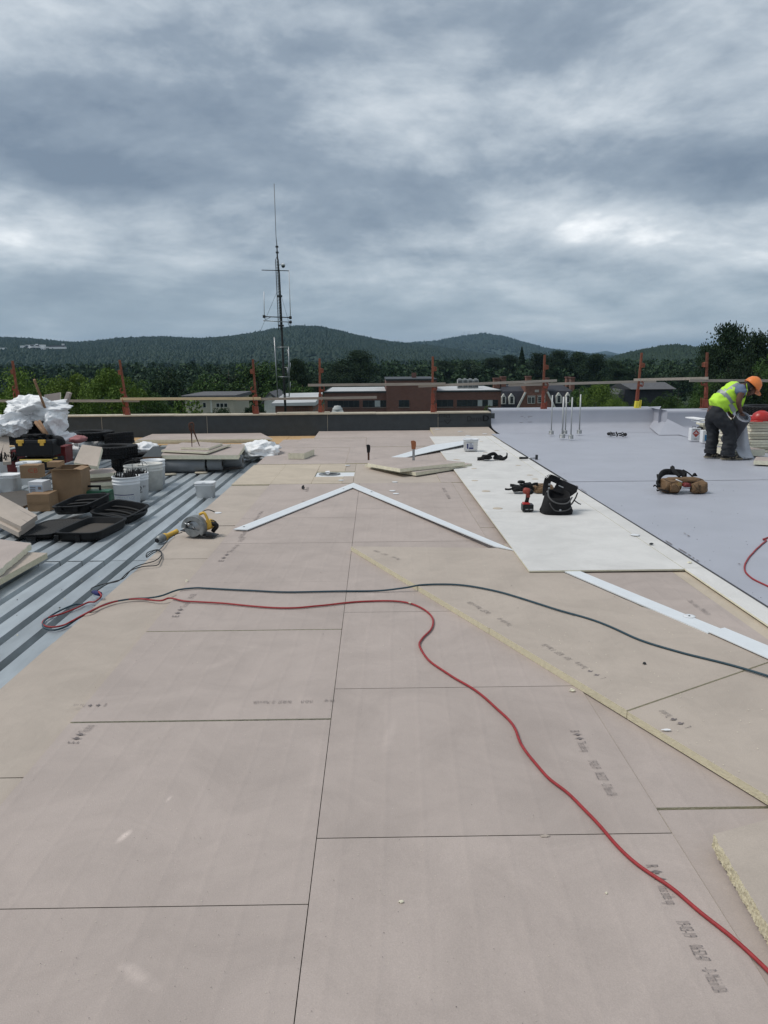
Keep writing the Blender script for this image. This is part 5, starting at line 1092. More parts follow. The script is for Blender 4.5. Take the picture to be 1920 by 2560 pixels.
def pail(px, pb, wpx, hpx, label, lid=True, z=ZD, rz=0, m=WHITE, lbl=False, pos=None, cat='pail', group='square white pails'):
    p = S(px, pb, z); k = mpp(p); wd = wpx * k; h = hpx * k * .93; t = thing('square_pail', label, cat, (p.x, p.y + wd * .38, z) if pos is None else pos, rz, group)
    mb = MB(); a = wd / 2 / 1.0; q = 1.0
    mb.lathe([(a * .84, 0), (a * .93, h * .80), (a * .985, h * .80), (a * .985, h * .84), (a * .94, h * .845), (a * .95, h * .93)], 32, pw=7, sy=.78); mb.build('body', m, t)
    if lid:
        mb = MB(); mb.lathe([(a, h * .90), (a * 1.0, h * .985), (a * .96, h), (a * .9, h), (a * .88, h * .975), (0, h * .975)], 32, pw=7, sy=.79); mb.box((0, -a * .75, h * 1.005), (a * .35, a * .08, h * .05)); mb.build('lid', m, t)
    else:
        mb = MB(); mb.lathe([(a, h * .90), (a, h), (a * .93, h), (a * .9, h * .5), (0, h * .5)], 32, pw=7, sy=.79); mb.build('rim', m, t)
    if lbl:
        mb = MB(); y = -a * .78 * .97 - .001; w_ = a * .66
        mb.box((-w_ * .25, y, h * .40), (w_ * 1.35, .002, h * .55)); mb.build('label', PAPERW, t)
        mb = MB(); mb.box((-w_ * .02, y - .0022, h * .22), (w_ * .85, .002, h * .14)); text_on(mb, 'MORTAR', (-w_ * .3, y - .0024, h * .5), (w_ * .3, y - .0024, h * .5), h * .09, (0, 0, 1)) if False else None
        mb.box((-w_ * .1, y - .0022, h * .60), (w_ * .5, .002, h * .05)); mb.box((-w_ * .72, y - .0022, h * .40), (w_ * .28, .002, h * .42)); 
        for j in range(4): mb.box((0, y - .0022, h * (.34 + .055 * j)), (w_ * .75, .002, h * .016))
        mb.build('printed_mark', INKN, t)
    return t
pail(511, 1246, 50, 42, 'clean white lidded pail standing alone on the deck ribs')
pail(1178, 1127, 38, 31, 'small white lidded pail with dark printed label on the white boards', z=.05, lbl=True)
pail(16, 1232, 56, 48, 'stacked white pail, topped by crumpled white scraps, at far left of the deck', lid=False)
pail(6, 1188, 60, 44, 'white lidded pail behind the far left one, filled with dark odds and ends', lid=False)
pail(68, 1214, 54, 62, 'tall white lidded pail between the red box and the cardboard cartons')
for i in range(14):
    pass
mb = MB(); p = S(14, 1150, ZD + .3)
for i in range(60):
    a = random.random() * 6.28; q = .17 * random.random(); mb.tube([(p.x + q * math.cos(a), p.y + q * math.sin(a), ZD + .28), (p.x + q * 1.2 * math.cos(a + .3), p.y + q * 1.2 * math.sin(a + .3), ZD + .34 + .08 * random.random())], .008, 4)
tag(mb.build('screw_bundle', BLACKD), 'tangle of black screws sticking out of the far left pail', 'screws', kind='stuff')
# ------------------------------------------------------------------ crumpled sheets
def crumple(name, m, label, cat, c, rad, seed, amp=.35, sub=4, flat=0, freq=2.2, rz=0, sharp=1.0):
    bm = bmesh.new(); bmesh.ops.create_icosphere(bm, subdivisions=sub, radius=1)
    o_ = Vector((seed * 3.7, seed * 1.3, seed * 2.1))
    for v in bm.verts:
        q = v.co * freq + o_; n_ = 0; a_ = 1
        for k in range(5): n_ += a_ * (.55 - abs(noise.noise(q)) * 2.2); q = q * 1.9 + Vector((3, 1, 2)); a_ *= .43 * sharp
        v.co = v.co * (1 + amp * n_)
        v.co = Vector((v.co.x * rad[0], v.co.y * rad[1], v.co.z * rad[2]))
        if v.co.z < flat: v.co.z = flat + (v.co.z - flat) * .15
    mb = MB(); mb.bm(bm, T(*c, 0, 0, rz), sm=True); o = mb.build(name, m); return tag(o, label, cat)
def cv(px, py, Y): return V(px, py, Y)
k13 = 13 / F
crumple('plastic_sheet', SHEET, 'large crumpled white plastic sheet crowning the heap at far left', 'plastic sheet', cv(92, 1022, 13.2), (66 * k13, .5, 29 * k13), 1.7, .40, 6, -9, 1.15)
crumple('plastic_sheet', SHEET, 'bulging translucent white plastic bag at the left edge under the big sheet', 'plastic bag', cv(28, 1060, 12.6), (38 * k13, .4, 27 * k13), 4.2, .38, 6, -9, 1.1)
crumple('plastic_sheet', SHEET, 'white plastic hanging down behind the long wooden pole', 'plastic sheet', cv(140, 1060, 13.0), (22 * k13, .3, 34 * k13), 6.2, .36, 5, -9, 1.0)
crumple('black_tarpaulin', CLOTHB, 'black and navy tarpaulin bunched below the heap of white plastic', 'tarpaulin', cv(85, 1085, 13.3), (75 * k13, .4, 34 * k13), 8.1, .2, 4, -9)
crumple('white_cloth', LINEN, 'white cloth bunched between the tyres and the slanted boards', 'cloth', S(205, 1135, ZD + .1) + Vector((0, .3, .12)), (.36, .6, .20), 2.6, .3, 4, -.2, 1.6)
crumple('white_cloth', LINEN, 'white cloth peeking out right of the upper black tyres', 'cloth', V(362, 1122, 13.8), (.22, .3, .11), 3.6, .3, 4, -.2, 1.6)
crumple('white_cloth', LINEN, 'crumpled white cloth spilling from the right end of the roll stack', 'cloth', V(648, 1126, 13.9), (.34, .45, .15), 9.3, .36, 5, -.12, 1.1)
crumple('white_cloth', LINEN, 'torn white sheet beside the dark cap behind the tyres', 'cloth', V(163, 1096, 13.0), (.15, .3, .10), 5.3, .35, 3, -.2, 1.5)
crumple('pink_rag', PINK, 'faded pink rag lying against the tyres', 'rag', V(195, 1098, 12.8), (.12, .2, .06), 7.3, .3, 3, -.1, 1.5)
crumple('white_scraps', LINEN, 'crumpled white scraps on top of the far left pail', 'scraps', S(22, 1188, ZD) + Vector((0, .15, .32)), (.16, .12, .05), 7.9, .5, 3, -.1, 2.5)
crumple('grey_sack', mat('sack', (.16, .15, .145), .9), 'small grey rumpled sack on the deck under the end of the rolls', 'sack', S(562, 1176, ZD) + Vector((0, .2, .04)), (.24, .12, .07), 3.1, .35, 4, -.04, 2)
# ------------------------------------------------------------------ rigid things of the left heap
def pole(a, b_, r, m, lb, name='wooden_pole', cat='pole', r2=None):
    mb = MB(); mb.tube([a, b_], [r, r2 or r], 8); return tag(mb.build(name, m), lb, cat)
pole(V(85.5, 949, 12.5), S(163, 1152, ZD + .05), .021, WOOD, 'long wooden broom pole leaning steeply in front of the white plastic')
pole(V(89, 1055, 12.3), V(121, 1095, 12.1), .03, WOOD, 'short brown stick, left of two under the white plastic', 'wooden_stick', 'stick')
pole(V(98, 1052, 12.4), V(123, 1094, 12.2), .022, WOOD, 'thinner brown stick, right of two under the white plastic', 'wooden_stick', 'stick')
def plateV(pts, Y, th, m, side, lb, name='foam_board', cat='insulation board'):
    P = [V(x, y, Y) for x, y in pts]; n = len(P); mb = MB()
    mb.add([tuple(p) for p in P] + [(p.x + .01, p.y + th, p.z) for p in P], [list(range(n)), [n + i for i in range(n)][::-1]] + [(i, n + i, n + (i + 1) % n, (i + 1) % n) for i in range(n)], [0, 0] + [1] * n); return tag(mb.build(name, [m, side]), lb, cat)
plateV([(110, 1010), (149.5, 1008), (149.5, 981), (110, 987)], 13.9, .03, PAPER, FOAML, 'square upright foam scrap poking out above the white plastic')
p_ = [V(x, y, 13.6) for x, y in ((154, 1015), (168, 1020), (181, 984), (165, 980))]
mb = MB(); Mx = along((p_[0] + p_[1]) / 2, (p_[2] + p_[3]) / 2); mb.box((0, 0, .12), (.11, .06, .30), M=Mx); tag(mb.build('foam_board', PAPER), 'narrow foam bar sticking up at a slant above the white plastic', 'insulation board')
# toolbox
Tb = 11.7; p = V(87, 1142, Tb); k = Tb / F
t = thing('toolbox', 'big black toolbox with two yellow latches in front of the white plastic heap', 'toolbox', (p.x, Tb, p.z))
mb = MB(); mb.box((0, .15, 17 * k), (92 * k, .30, 32 * k), bev=.012, taper=1.03); mb.build('body', BLACK, t)
mb = MB(); mb.box((0, .15, 37 * k), (96 * k, .32, 9 * k), bev=.012, taper=.95); mb.build('lid', BLACK, t)
mb = MB(); mb.tube(smooth_path([(-20 * k, .15, 41 * k), (-18 * k, .15, 46 * k), (18 * k, .15, 46 * k), (20 * k, .15, 41 * k)], 4), .012, 6); mb.build('handle', BLACK, t)
for sx in (-1, 1):
    mb = MB(); mb.box((sx * 27 * k - 5 * k, -.012, 38.5 * k), (18 * k, .03, 8 * k), bev=.006); mb.box((sx * 27 * k - 5 * k, -.02, 31.5 * k), (9 * k, .018, 7 * k)); mb.build('latch', YEL, t)
pz = V(87, 1154, Tb - .05)
t = thing('tool_cart_tray', 'black tray with yellow rim right under the big black toolbox', 'tray', (pz.x + .02, Tb - .05, pz.z - .2))
mb = MB(); mb.box((.0, .2, .15), (92 * k, .34, .18)); mb.build('body', BLACK, t)
mb = MB(); mb.box((0, .0, .22), (80 * k, .03, 5 * k), bev=.004); mb.box((41 * k, .06, .235), (16 * k, .02, 3 * k), rot=(0, R(-14), 0)); mb.box((-25 * k, -.002, .205), (8 * k, .026, 3 * k)); mb.box((25 * k, -.002, .205), (8 * k, .026, 3 * k)); mb.build('rim', YELP if False else mat('pale_yellow', (.70, .52, .12), .5), t)
for i, (px, pb, wp, hp, Y, lb) in enumerate(((32, 1180, 26, 50, 12.0, 'dark red metal box at the left of the toolbox'), (150, 1158, 30, 40, 12.3, 'dark red bin at the right of the toolbox behind the pole'))):
    p = V(px, pb, Y); k = Y / F; t = thing('red_bin', lb, 'bin', p); mb = MB(); mb.box((0, .15, hp * k / 2), (wp * k, .3, hp * k), taper=1.08, bev=.008); mb.build('body', RED, t)
    mb = MB(); mb.box((0, .15, hp * k), (wp * k * 1.14, .34, .03), bev=.006); mb.build('rim', RED, t); mb = MB(); mb.tube([(-.03, -.01, hp * k * .45), (-.02, -.03, hp * k * .6), (.04, -.03, hp * k * .6), (.05, -.01, hp * k * .45)], .006, 5); mb.build('handle', RUSTY, t)
crumple('cloth_hat', CLOTHB, 'dark grey hood like hat resting on the dark red bin', 'cap', V(141, 1105, 12.0), (.12, .14, .10), 1.1, .15, 3, -.05)
crumple('black_gloves', CLOTHB, 'pile of black gloves on top of the big black toolbox', 'gloves', V(92, 1091, 11.9), (.20, .1, .035), 6.1, .5, 4, -.02, 2.6)
# leaning light planks at the left edge behind the pails
for i, (a, b_, lb) in enumerate((((-12, 1150), (8, 1092), 'grey faced foam strip leaning at the left edge, left one'), ((18, 1158), (12, 1090), 'grey faced foam strip leaning at the left edge, right one beside the red box'))):
    p, q = V(*a, 11.6), V(*b_, 12.4); mb = MB(); mb.box((0, 0, (q - p).length / 2), (.11, .05, (q - p).length), M=along(p, q)); tag(mb.build('foam_strip', [TAN]), lb, 'foam strip')
# tyres
def tyre(px, py_bottom, wpx, label, z=ZD, Y=None, wid=.22, tilt=0, group='black car tyres on the deck', big=False):
    p = S(px, py_bottom, z) if Y is None else V(px, py_bottom, Y); k = mpp(p); r = wpx * k / 2; t = thing('tyre', label, 'tyre', (p.x, p.y + (r if Y is None else 0), p.z), random.random(), group)
    w_ = wid; Mx = T(0, 0, 0, tilt, 0, 0)
    ring = [(r * .56, w_ * .18), (r * .60, w_ * .05), (r * .80, 0), (r * .93, w_ * .05), (r * .985, w_ * .14), (r, w_ * .25), (r * .985, w_ * .26), (r * .985, w_ * .30), (r, w_ * .31), (r, w_ * .48), (r * .985, w_ * .49), (r * .985, w_ * .53), (r, w_ * .54), (r, w_ * .7), (r * .985, w_ * .71), (r * .985, w_ * .75), (r, w_ * .76), (r * .985, w_ * .88), (r * .93, w_ * .96), (r * .80, w_), (r * .6, w_ * .95), (r * .56, w_ * .82), (r * .60, w_ * .7), (r * .86, w_ * .6), (r * .86, w_ * .4), (r * .60, w_ * .3)]
    mb = MB(); mb.lathe(ring, 40, M=Mx, close=True); mb.build('carcass', RUBBER, t)
    mb = MB()
    for i in range(44):
        a = i / 44 * 6.283; M2 = Mx @ T(0, 0, 0, 0, 0, a)
        for z_, rz_ in ((.17, .3), (.5, -.3), (.83, .3)): mb.box((r * .998, 0, w_ * z_), (.016, r * .075, w_ * .24), rot=(rz_, 0, 0), M=M2)
    mb.build('tread', RUBBER, t)['kind'] = 'stuff'
    return t
tyre(335, 1182, 150, 'tyre lying lowest, under the front tyre beside the roll stack', wid=.24)
tyre(287, 1143, 111, 'front tyre lying on top of the lowest one, right of the slanted boards', Y=12.6, wid=.20)
tyre(300, 1112, 70, 'tyre leaning between the two upper tyres, in front of the sheathed parapet', Y=14.2, wid=.22, tilt=R(-8))
tyre(228, 1100, 112, 'rearmost tyre lying flat against the sheathed parapet', Y=14.4, wid=.17)
tyre(1910, 1037, 128, 'black tyre lying on the board stack behind the red hard hat', Y=14.6, wid=.18, group=None)
# slanted board pile
kk = 10.9
free_slab(228, 1218, ZD, .55, .75, .055, R(35), 'bottom board of the small pile beside the big carton', group='small board pile beside the big carton', m=TAN)
free_slab(236, 1208, ZD + .06, .55, .70, .055, R(28), 'second board from the bottom of the small pile beside the big carton', group='small board pile beside the big carton')
free_slab(230, 1195, ZD + .12, .60, .60, .055, R(33), 'third board from the bottom of the small pile beside the big carton', group='small board pile beside the big carton')
free_slab(236, 1188, ZD + .18, .55, .55, .055, R(25), 'fourth board of the small pile beside the big carton, just under the tilted one', group='small board pile beside the big carton')
p_ = [V(*q, Y) for q, Y in (((184, 1156), 10.6), ((243, 1166), 10.45), ((255, 1118), 11.0), ((205, 1111), 11.1))]
nv = (p_[1] - p_[0]).cross(p_[3] - p_[0]).normalized() * .055
mb = MB(); mb.add([tuple(q) for q in p_] + [tuple(q - nv) for q in p_], [(0, 1, 2, 3), (7, 6, 5, 4), (4, 5, 1, 0), (5, 6, 2, 1), (6, 7, 3, 2), (7, 4, 0, 3)], [0, 1, 1, 1, 1, 1]); tag(mb.build('foam_board', [TAN, FOAML]), 'tilted tan board with a pen mark on top of the small pile', 'insulation board')
# cartons
def carton(px, pb, wpx, hpx, dep, rz, label, z=ZD, flaps=True, mark=None, open_side=False, Y=None):
    p = S(px, pb, z) if Y is None else V(px, pb, Y); k = mpp(p); w_ = wpx * k; h = hpx * k; t = thing('carton', label, 'cardboard box', p, rz, 'cardboard boxes on the deck'); th = .006
    mb = MB(); mb.box((0, 0, h / 2), (w_, th, h)); mb.box((0, dep, h / 2), (w_, th, h)); mb.box((-w_ / 2 + .004, dep / 2, h / 2), (th, dep - th, h)); mb.box((w_ / 2 - .004, dep / 2, h / 2), (th, dep - th, h)); mb.box((0, dep / 2, .01), (w_ - .02, dep - .01, th)); mb.build('body', CARD, t)
    if flaps:
        for (c_, sz, rt_) in (((0, -.05, h + .012), (w_ * .96, .13, .005), (R(-12), 0, 0)), ((0, dep + .04, h - .02), (w_ * .96, .14, .005), (R(-35), 0, 0)), ((-w_ / 2 - .045, dep / 2, h - .03), (.12, dep * .95, .005), (0, R(-40), 0)), ((w_ / 2 - .04, dep / 2, h + .004), (.10, dep * .9, .005), (0, R(8), 0))):
            mb = MB(); mb.box(c_, sz, rot=rt_); mb.build('flap', CARD, t)
    else: mb = MB(); mb.box((0, dep / 2, h), (w_, dep, .007)); mb.build('lid', CARD, t)
    if mark: mb = MB(); mb.box((0, -.005, h * .5), (w_ * .98, .002, .03)); mb.build('tape', mat('brown_tape', (.24, .15, .08), .5), t) if mark == 'tape' else None
    if mark and mark != 'tape':
        mb = MB(); text_on(mb, mark, (-w_ * .05, -.0045, h * .45), (w_ * .45, -.0045, h * .45), h * .35, (0, 0, 1)); mb.build('printed_lettering', INKR, t)
    return t
carton(172, 1263, 70, 88, .38, R(4), 'tall open brown carton with torn flaps, biggest of the boxes')
carton(75, 1196, 46, 32, .2, R(0), 'small brown carton with faded red letters resting against the tall pail', Y=10.3, flaps=False, mark='CB')
carton(98, 1279, 54, 43, .3, R(3), 'small taped brown carton in front of the biggest carton', flaps=False, mark='tape')
carton(133, 1168, 30, 12, .2, 0, 'flattened brown carton scrap behind the biggest carton', Y=11.0, flaps=False)
p = V(90, 1232, 9.3); k = 9.3 / F
t = thing('white_label_box', 'small white box with blue label lying on the small taped carton', 'box', p, R(-6)); mb = MB(); mb.box((0, .1, 14 * k), (38 * k, .2, 28 * k), bev=.004); mb.build('body', PAPERW, t); mb = MB(); mb.box((2 * k, -.002, 10 * k), (33 * k, .004, 18 * k)); mb.build('label', mat('pale_blue_label', (.36, .43, .52)), t)
mb = MB(); mb.box((11 * k, -.0052, 12 * k), (8 * k, .002, 7 * k)); mb.box((-7 * k, -.0052, 14 * k), (15 * k, .002, 2 * k)); mb.box((-8 * k, -.0052, 9 * k), (14 * k, .002, 1.5 * k)); mb.box((-8 * k, -.0052, 5 * k), (16 * k, .002, 1.2 * k)); mb.build('printed_mark', INK, t)
# left boards
def free_poly(pts, z, th, lb, m=PAPER, side=FOAML, zs=None, rough=0, name='foam_board'):
    P = [S(x, y, z) for x, y in pts]
    if rough:
        Q = []
        for i, p in enumerate(P):
            q = P[(i + 1) % len(P)]; Q.append(p)
            if i in rough:
                for j in range(1, 22): w_ = p.lerp(q, j / 22); w_ += Vector((random.uniform(-.006, .006), random.uniform(-.008, .008), 0)); Q.append(w_)
        P = Q; zs = None
    zt5 = zs or [z] * len(P); mb = MB(); mb.prism([Vector((p.x, p.y, 0)) for p in P], [q - th for q in zt5], zt5, 0, 1); return tag(mb.build(name, [m, side]), lb, 'insulation board')
free_poly([(-60, 1440), (0, 1423), (78, 1358), (0, 1348), (-60, 1347)], .06, .055, 'ragged edged foam board, upper of two at the left edge on the deck', rough=(1,))
free_poly([(-60, 1500), (0, 1447), (118, 1382), (60, 1380), (-60, 1378)], .0, .05, 'foam board with clean yellow edge, lower of two at the left edge on the deck', m=TAN, side=FOAM)
p_ = [V(*q, Y) for q, Y in (((-60, 1205), 9.0), ((93, 1288), 7.9), ((52, 1316), 7.5), ((-60, 1262), 8.2))]
for i, (sh, lb) in enumerate(((0, 'upper of two grooved foam boards sloping down to the open black case'), (.058, 'lower of two grooved foam boards sloping down to the open black case'))):
    nv = (p_[1] - p_[0]).cross(p_[3] - p_[0]).normalized(); nv = nv if nv.z > 0 else -nv; sv = (p_[3] - p_[0]) * (.0 if i == 0 else .0)
    A4 = [q - nv * sh + Vector((-.02 * i, -.03 * i, 0)) for q in p_]; th = .05
    mb = MB(); mb.add([tuple(q) for q in A4] + [tuple(q - nv * th) for q in A4], [(0, 1, 2, 3), (7, 6, 5, 4), (4, 5, 1, 0), (5, 6, 2, 1), (6, 7, 3, 2), (7, 4, 0, 3)], [0] + [0] * 5); tag(mb.build('foam_board', [TAN, FOAML]), lb, 'insulation board')
for i, t_ in enumerate((.22, .62)):
    a, b_ = p_[0].lerp(p_[3], t_), p_[1].lerp(p_[2], t_); nv2 = nv * .0015; w_ = (p_[3] - p_[0]).normalized() * .006
    mb = MB(); mb.add([a + nv2 - w_, b_ + nv2 - w_, b_ + nv2 + w_, a + nv2 + w_], [(0, 1, 2, 3)]); mb.build('groove', INK, bpy.data.objects['foam_board'] if False else roof)
free_poly([(-60, 1318), (0, 1290), (120, 1240), (60, 1225), (-60, 1240)], ZD + .03, .02, 'dark stained plywood offcut lying under the cartons at left', m=mat('dark_ply', (.09, .08, .07)), side=CARDD, name='dark_board')
# green toolbox
p = S(240, 1256, ZD); k = mpp(p); t = thing('green_toolbox', 'green toolbox with black handle behind the open black cases', 'toolbox', (p.x, p.y, ZD), 0)
mb = MB(); mb.box((0, .1, 10 * k), (72 * k, .2, 20 * k), bev=.01); mb.build('body', GREEN, t); mb = MB(); mb.box((0, .1, 24 * k), (70 * k, .19, 8 * k), bev=.01, taper=.93); mb.build('lid', GREEN, t)
mb = MB(); mb.box((-11 * k, .1, 38 * k), (38 * k, .03, 5 * k), bev=.005); mb.box((-28 * k, .1, 32 * k), (4 * k, .03, 12 * k)); mb.box((6 * k, .1, 32 * k), (4 * k, .03, 12 * k)); mb.build('handle', BLACK, t)
mb = MB(); mb.box((20 * k, -.005, 22 * k), (11 * k, .02, 9 * k), bev=.003); mb.build('latch', BLACK, t)
# open black cases
def tray(w_, d_, h, th=.012, lip=.014, ribs=0, round_=.05):
    mb = MB(); n = 28
    def ring(a, b_, z): 
        return [(a / 2 * math.copysign(abs(math.cos(t)) ** .35, math.cos(t)), b_ / 2 * math.copysign(abs(math.sin(t)) ** .35, math.sin(t)), z) for t in [2 * math.pi * i / n + math.pi / n for i in range(n)]]
    rs = [ring(w_ * .93, d_ * .93, 0), ring(w_, d_, h * .35), ring(w_, d_, h * .85), ring(w_ + lip * 2, d_ + lip * 2, h * .87), ring(w_ + lip * 2, d_ + lip * 2, h), ring(w_ - th * 2, d_ - th * 2, h), ring(w_ * .9 - th * 2, d_ * .9 - th * 2, th)]
    vs = sum(rs, []); m = len(rs); fs = [(i * n + k_, i * n + (k_ + 1) % n, (i + 1) * n + (k_ + 1) % n, (i + 1) * n + k_) for i in range(m - 1) for k_ in range(n)] + [list(range(n))[::-1], [(m - 1) * n + k_ for k_ in range(n)]]
    mb.add(vs, fs, 0, False); return mb
def arcs(mb, w_, d_, h, n=3):
    for i in range(n):
        y = -d_ * .32 + d_ * .27 * i; pts = [(-w_ * .42 + w_ * .84 * j / 8, y + .07 * d_ * math.sin(j / 8 * math.pi), h * .55 + h * .16 * math.sin(j / 8 * math.pi) * 0) for j in range(9)]; mb.tube(pts, [.004] + [.016] * 7 + [.004], 6)
p = S(205, 1296, ZD); t = thing('open_tool_case', 'open black tool case with moulded arcs inside, lying tilted on the other case', 'tool case', (S(153, 1290, ZD).x + .02, S(200, 1302, ZD).y, ZD + .06), R(-17))
mb = tray(.47, .50, .10); mb.build('left_shell', BLACKD, t).location = (.22, .26, .05); C.objects[-1].rotation_euler = (R(7), R(-5), 0)
mb = MB(); arcs(mb, .47, .50, .10); o = mb.build('moulding', BLACKD, t); o.location = (.22, .26, .05); o.rotation_euler = (R(7), R(-5), 0)
mb = tray(.47, .50, .10); o = mb.build('right_shell', BLACKD, t); o.location = (.72, .24, -.02); o.rotation_euler = (R(7), R(6), 0)
mb = MB(); arcs(mb, .47, .50, .10); o = mb.build('moulding', BLACKD, t); o.location = (.72, .24, -.02); o.rotation_euler = (R(7), R(6), 0)
mb = MB(); [mb.box((.47, .1 + .3 * i, .10), (.05, .05, .03)) for i in (0, 1)]; mb.build('hinge', BLACK, t)
mb = MB(); mb.tube(smooth_path([(.93, .12, .02), (.99, .14, .03), (.99, .34, .03), (.93, .36, .02)], 4), .012, 6); mb.build('handle', BLACK, t)
for y in (.0,): mb = MB(); mb.box((.12, -.012, .09), (.06, .02, .05)); mb.box((.33, -.012, .09), (.06, .02, .05)); mb.build('latch', BLACK, t)
a, b_ = S(24, 1344, ZD + .04), S(240, 1350, ZD + .0)
t = thing('open_tool_case', 'open black tool case with waffle foam lid, lowest and nearest on the deck ribs', 'tool case', (a.x, a.y, ZD), R(-6))
W2 = (b_.x - a.x) * 1.06
mb = tray(W2 * .50, .78, .10); o = mb.build('tray', BLACKD, t); o.location = (W2 * .76, .38, .0)
mb = MB(); mb.box((W2 * .76, .38, .03), (W2 * .44, .68, .02)); mb.build('lining', mat('dusty_lining', (.07, .06, .05), .9), t)
mb = tray(W2 * .50, .78, .05); o = mb.build('lid', BLACKD, t); o.location = (W2 * .24, .40, .02); o.rotation_euler = (0, R(-2), 0)
mb = MB(); nx, ny = 13, 22
for i in range(nx):
    for j in range(ny):
        x = (i + .5) / nx * W2 * .44 - W2 * .22; y = (j + .5) / ny * .70 - .35; q = W2 * .44 / nx * .42; q2 = .70 / ny * .42
        mb.add([(x - q, y - q2, 0), (x + q, y - q2, 0), (x + q, y + q2, 0), (x - q, y + q2, 0), (x, y, .018)], [(0, 1, 4), (1, 2, 4), (2, 3, 4), (3, 0, 4)])
o = mb.build('waffle_foam', mat('waffle', (.03, .03, .03), .6), t); o.location = (W2 * .24, .40, .052); o['kind'] = 'stuff'
mb = MB()
for x in (.56, .80): mb.box((W2 * x, -.02, .045), (.05, .022, .06), bev=.004)
mb.box((W2 * .26, -.015, .03), (.10, .02, .04)); mb.build('latch', BLACK, t)
# ------------------------------------------------------------------ roll stack with boards
YR = 12.3
def roll_(px0, px1, py, wpx, lb, Y=YR, dy=0, core=True):
    a, b_ = V(px0, py, Y), V(px1, py, Y); r = wpx * Y / F / 2; c = a.z; t = thing('membrane_roll', lb, 'roll', (a.x, Y, c), 0, 'grey membrane rolls under the boards')
    n = (b_.x - a.x); Mx = T(0, dy, 0, 0, R(90), R(dy * 60)); mb = MB(); mb.lathe([(r * .32, 0), (r * .97, 0), (r, .01), (r, n - .01), (r * .97, n), (r * .32, n), (r * .32, n - .3)], 28, M=Mx); mb.build('roll', ROLLG, t)
    for x in (-.001, n + .001): mb = MB(); mb.lathe([(r * .30, 0), (r * .42, 0)], 20, M=T(x, dy, 0, 0, R(90), 0)); mb.build('core', CARD, t)
    return t
roll_(404, 515, 1164, 36, 'left grey membrane roll under the stacked boards')
roll_(520, 556, 1160, 32, 'middle short grey membrane roll under the stacked boards')
roll_(556, 607, 1152, 30, 'right grey membrane roll with its open core facing the cloth', Y=12.5)
roll_(395, 560, 1150, 40, 'rear grey membrane roll hidden in the shade of the boards', Y=12.9)
def frontV(pts, Y0, ztop, sy, th, lb, m=PAPER, side=FOAML, name='foam_board', cat='insulation board'):
    P = [S(x, y, ztop) for x, y in pts]; mb = MB(); mb.prism([Vector((p.x, p.y, 0)) for p in P], ztop - th, ztop, 0, 1); return tag(mb.build(name, [m, side]), lb, cat, 'boards lying on the membrane rolls')
zt6 = V(500, 1139, 12.1).z
frontV([(403, 1138), (596, 1138), (614, 1110), (420, 1110)], 0, zt6, 0, .065, 'wide foam board lying directly on the grey rolls', name='foam_board')
frontV([(403, 1125), (518, 1130), (577, 1110), (455, 1106)], 0, zt6 + .05, 0, .03, 'middle foam board of the three on the grey rolls')
frontV([(451, 1118), (521, 1120), (556, 1108), (493, 1104)], 0, zt6 + .09, 0, .035, 'small top foam board under the rusty shears')
frontV([(356, 1142), (402, 1142), (424, 1116), (382, 1116)], 0, zt6 - .005, 0, .02, 'black faced board sticking out left of the foam boards on the rolls', m=SHEATH, side=CARDD, name='black_board')
frontV([(357, 1147), (402, 1147), (424, 1120), (382, 1120)], 0, zt6 - .03, 0, .02, 'brown board under the black faced one, left of the rolls', m=CARDD, side=CARDD, name='brown_board')
zt7 = zt6 + .09; b0 = S(480, 1117, zt7); b1 = S(499, 1115, zt7); top = V(478, 1062, b0.y)
t = thing('rusty_shears', 'rusty shears standing open on their points on the small top board', 'shears', b0)
mb = MB(); mb.tube([b0, b0.lerp(top, .6), top + Vector((-.01, 0, -.05)), top], [.006, .012, .014, .012], 6); mb.build('blade', RUSTY, t, world=True)
mb = MB(); mb.tube([b1, b1.lerp(top, .7), top + Vector((.03, 0, -.02))], [.006, .014, .012], 6); mb.build('blade', RUSTY, t, world=True)
mb = MB(); mb.tube(smooth_path([top + Vector((-.02, 0, -.10)), top + Vector((-.035, 0, .0)), top + Vector((.01, 0, .035)), top + Vector((.04, 0, .0)), top + Vector((.02, 0, -.10))], 4), .014, 6); mb.build('grip', RUSTY, t, world=True)
for i, (x, y, w_, lb) in enumerate(((422, 1187, .12, 'flat oval foam cut out on the deck beside the hindmost bucket'), (503, 1183, .10, 'flat oval foam cut out on the deck below the left roll'))):
    p = S(x, y, ZD + .01); mb = MB(); mb.lathe([(w_, 0), (w_, .02), (0, .02)], 18, M=T(*p), sy=.6); tag(mb.build('foam_disc', CAPW), lb, 'foam disc')
# ------------------------------------------------------------------ power tools on the left
p = S(487, 1342, -.014); k = mpp(p)
t = thing('circular_saw', 'yellow and grey circular saw standing on the tan board at the deck edge', 'circular saw', p, R(-12)); u = 1 / (3.7 * 1.0) * k / 1.0
def zs6(x, y): return ((x - 690) / 5.925 * k, (500 - y) / 5.925 * k)
def pr(mb, pts, y0, y1, mi=0): P = [zs6(*q) for q in pts]; mb.prism([(a, b_) for a, b_ in P], -y1, -y0, mi, mi, M=T(0, 0, 0, R(90), 0, 0)); return mb
cx, cz = zs6(715, 345)
mb = MB(); r = 100 / 5.925 * k; mb.lathe([(0, 0), (r * .98, 0), (r, .001), (r * .98, .002), (0, .002)], 40, M=T(cx, -.05, cz, R(90), 0, 0)); mb.lathe([(r * .22, 0), (r * .22, .012), (0, .014)], 16, M=T(cx, -.05, cz, R(90), 0, 0)); mb.build('blade', STEEL, t)
mb = MB(); ro, ri = 175 / 5.925 * k, 112 / 5.925 * k; n = 26; pts = []
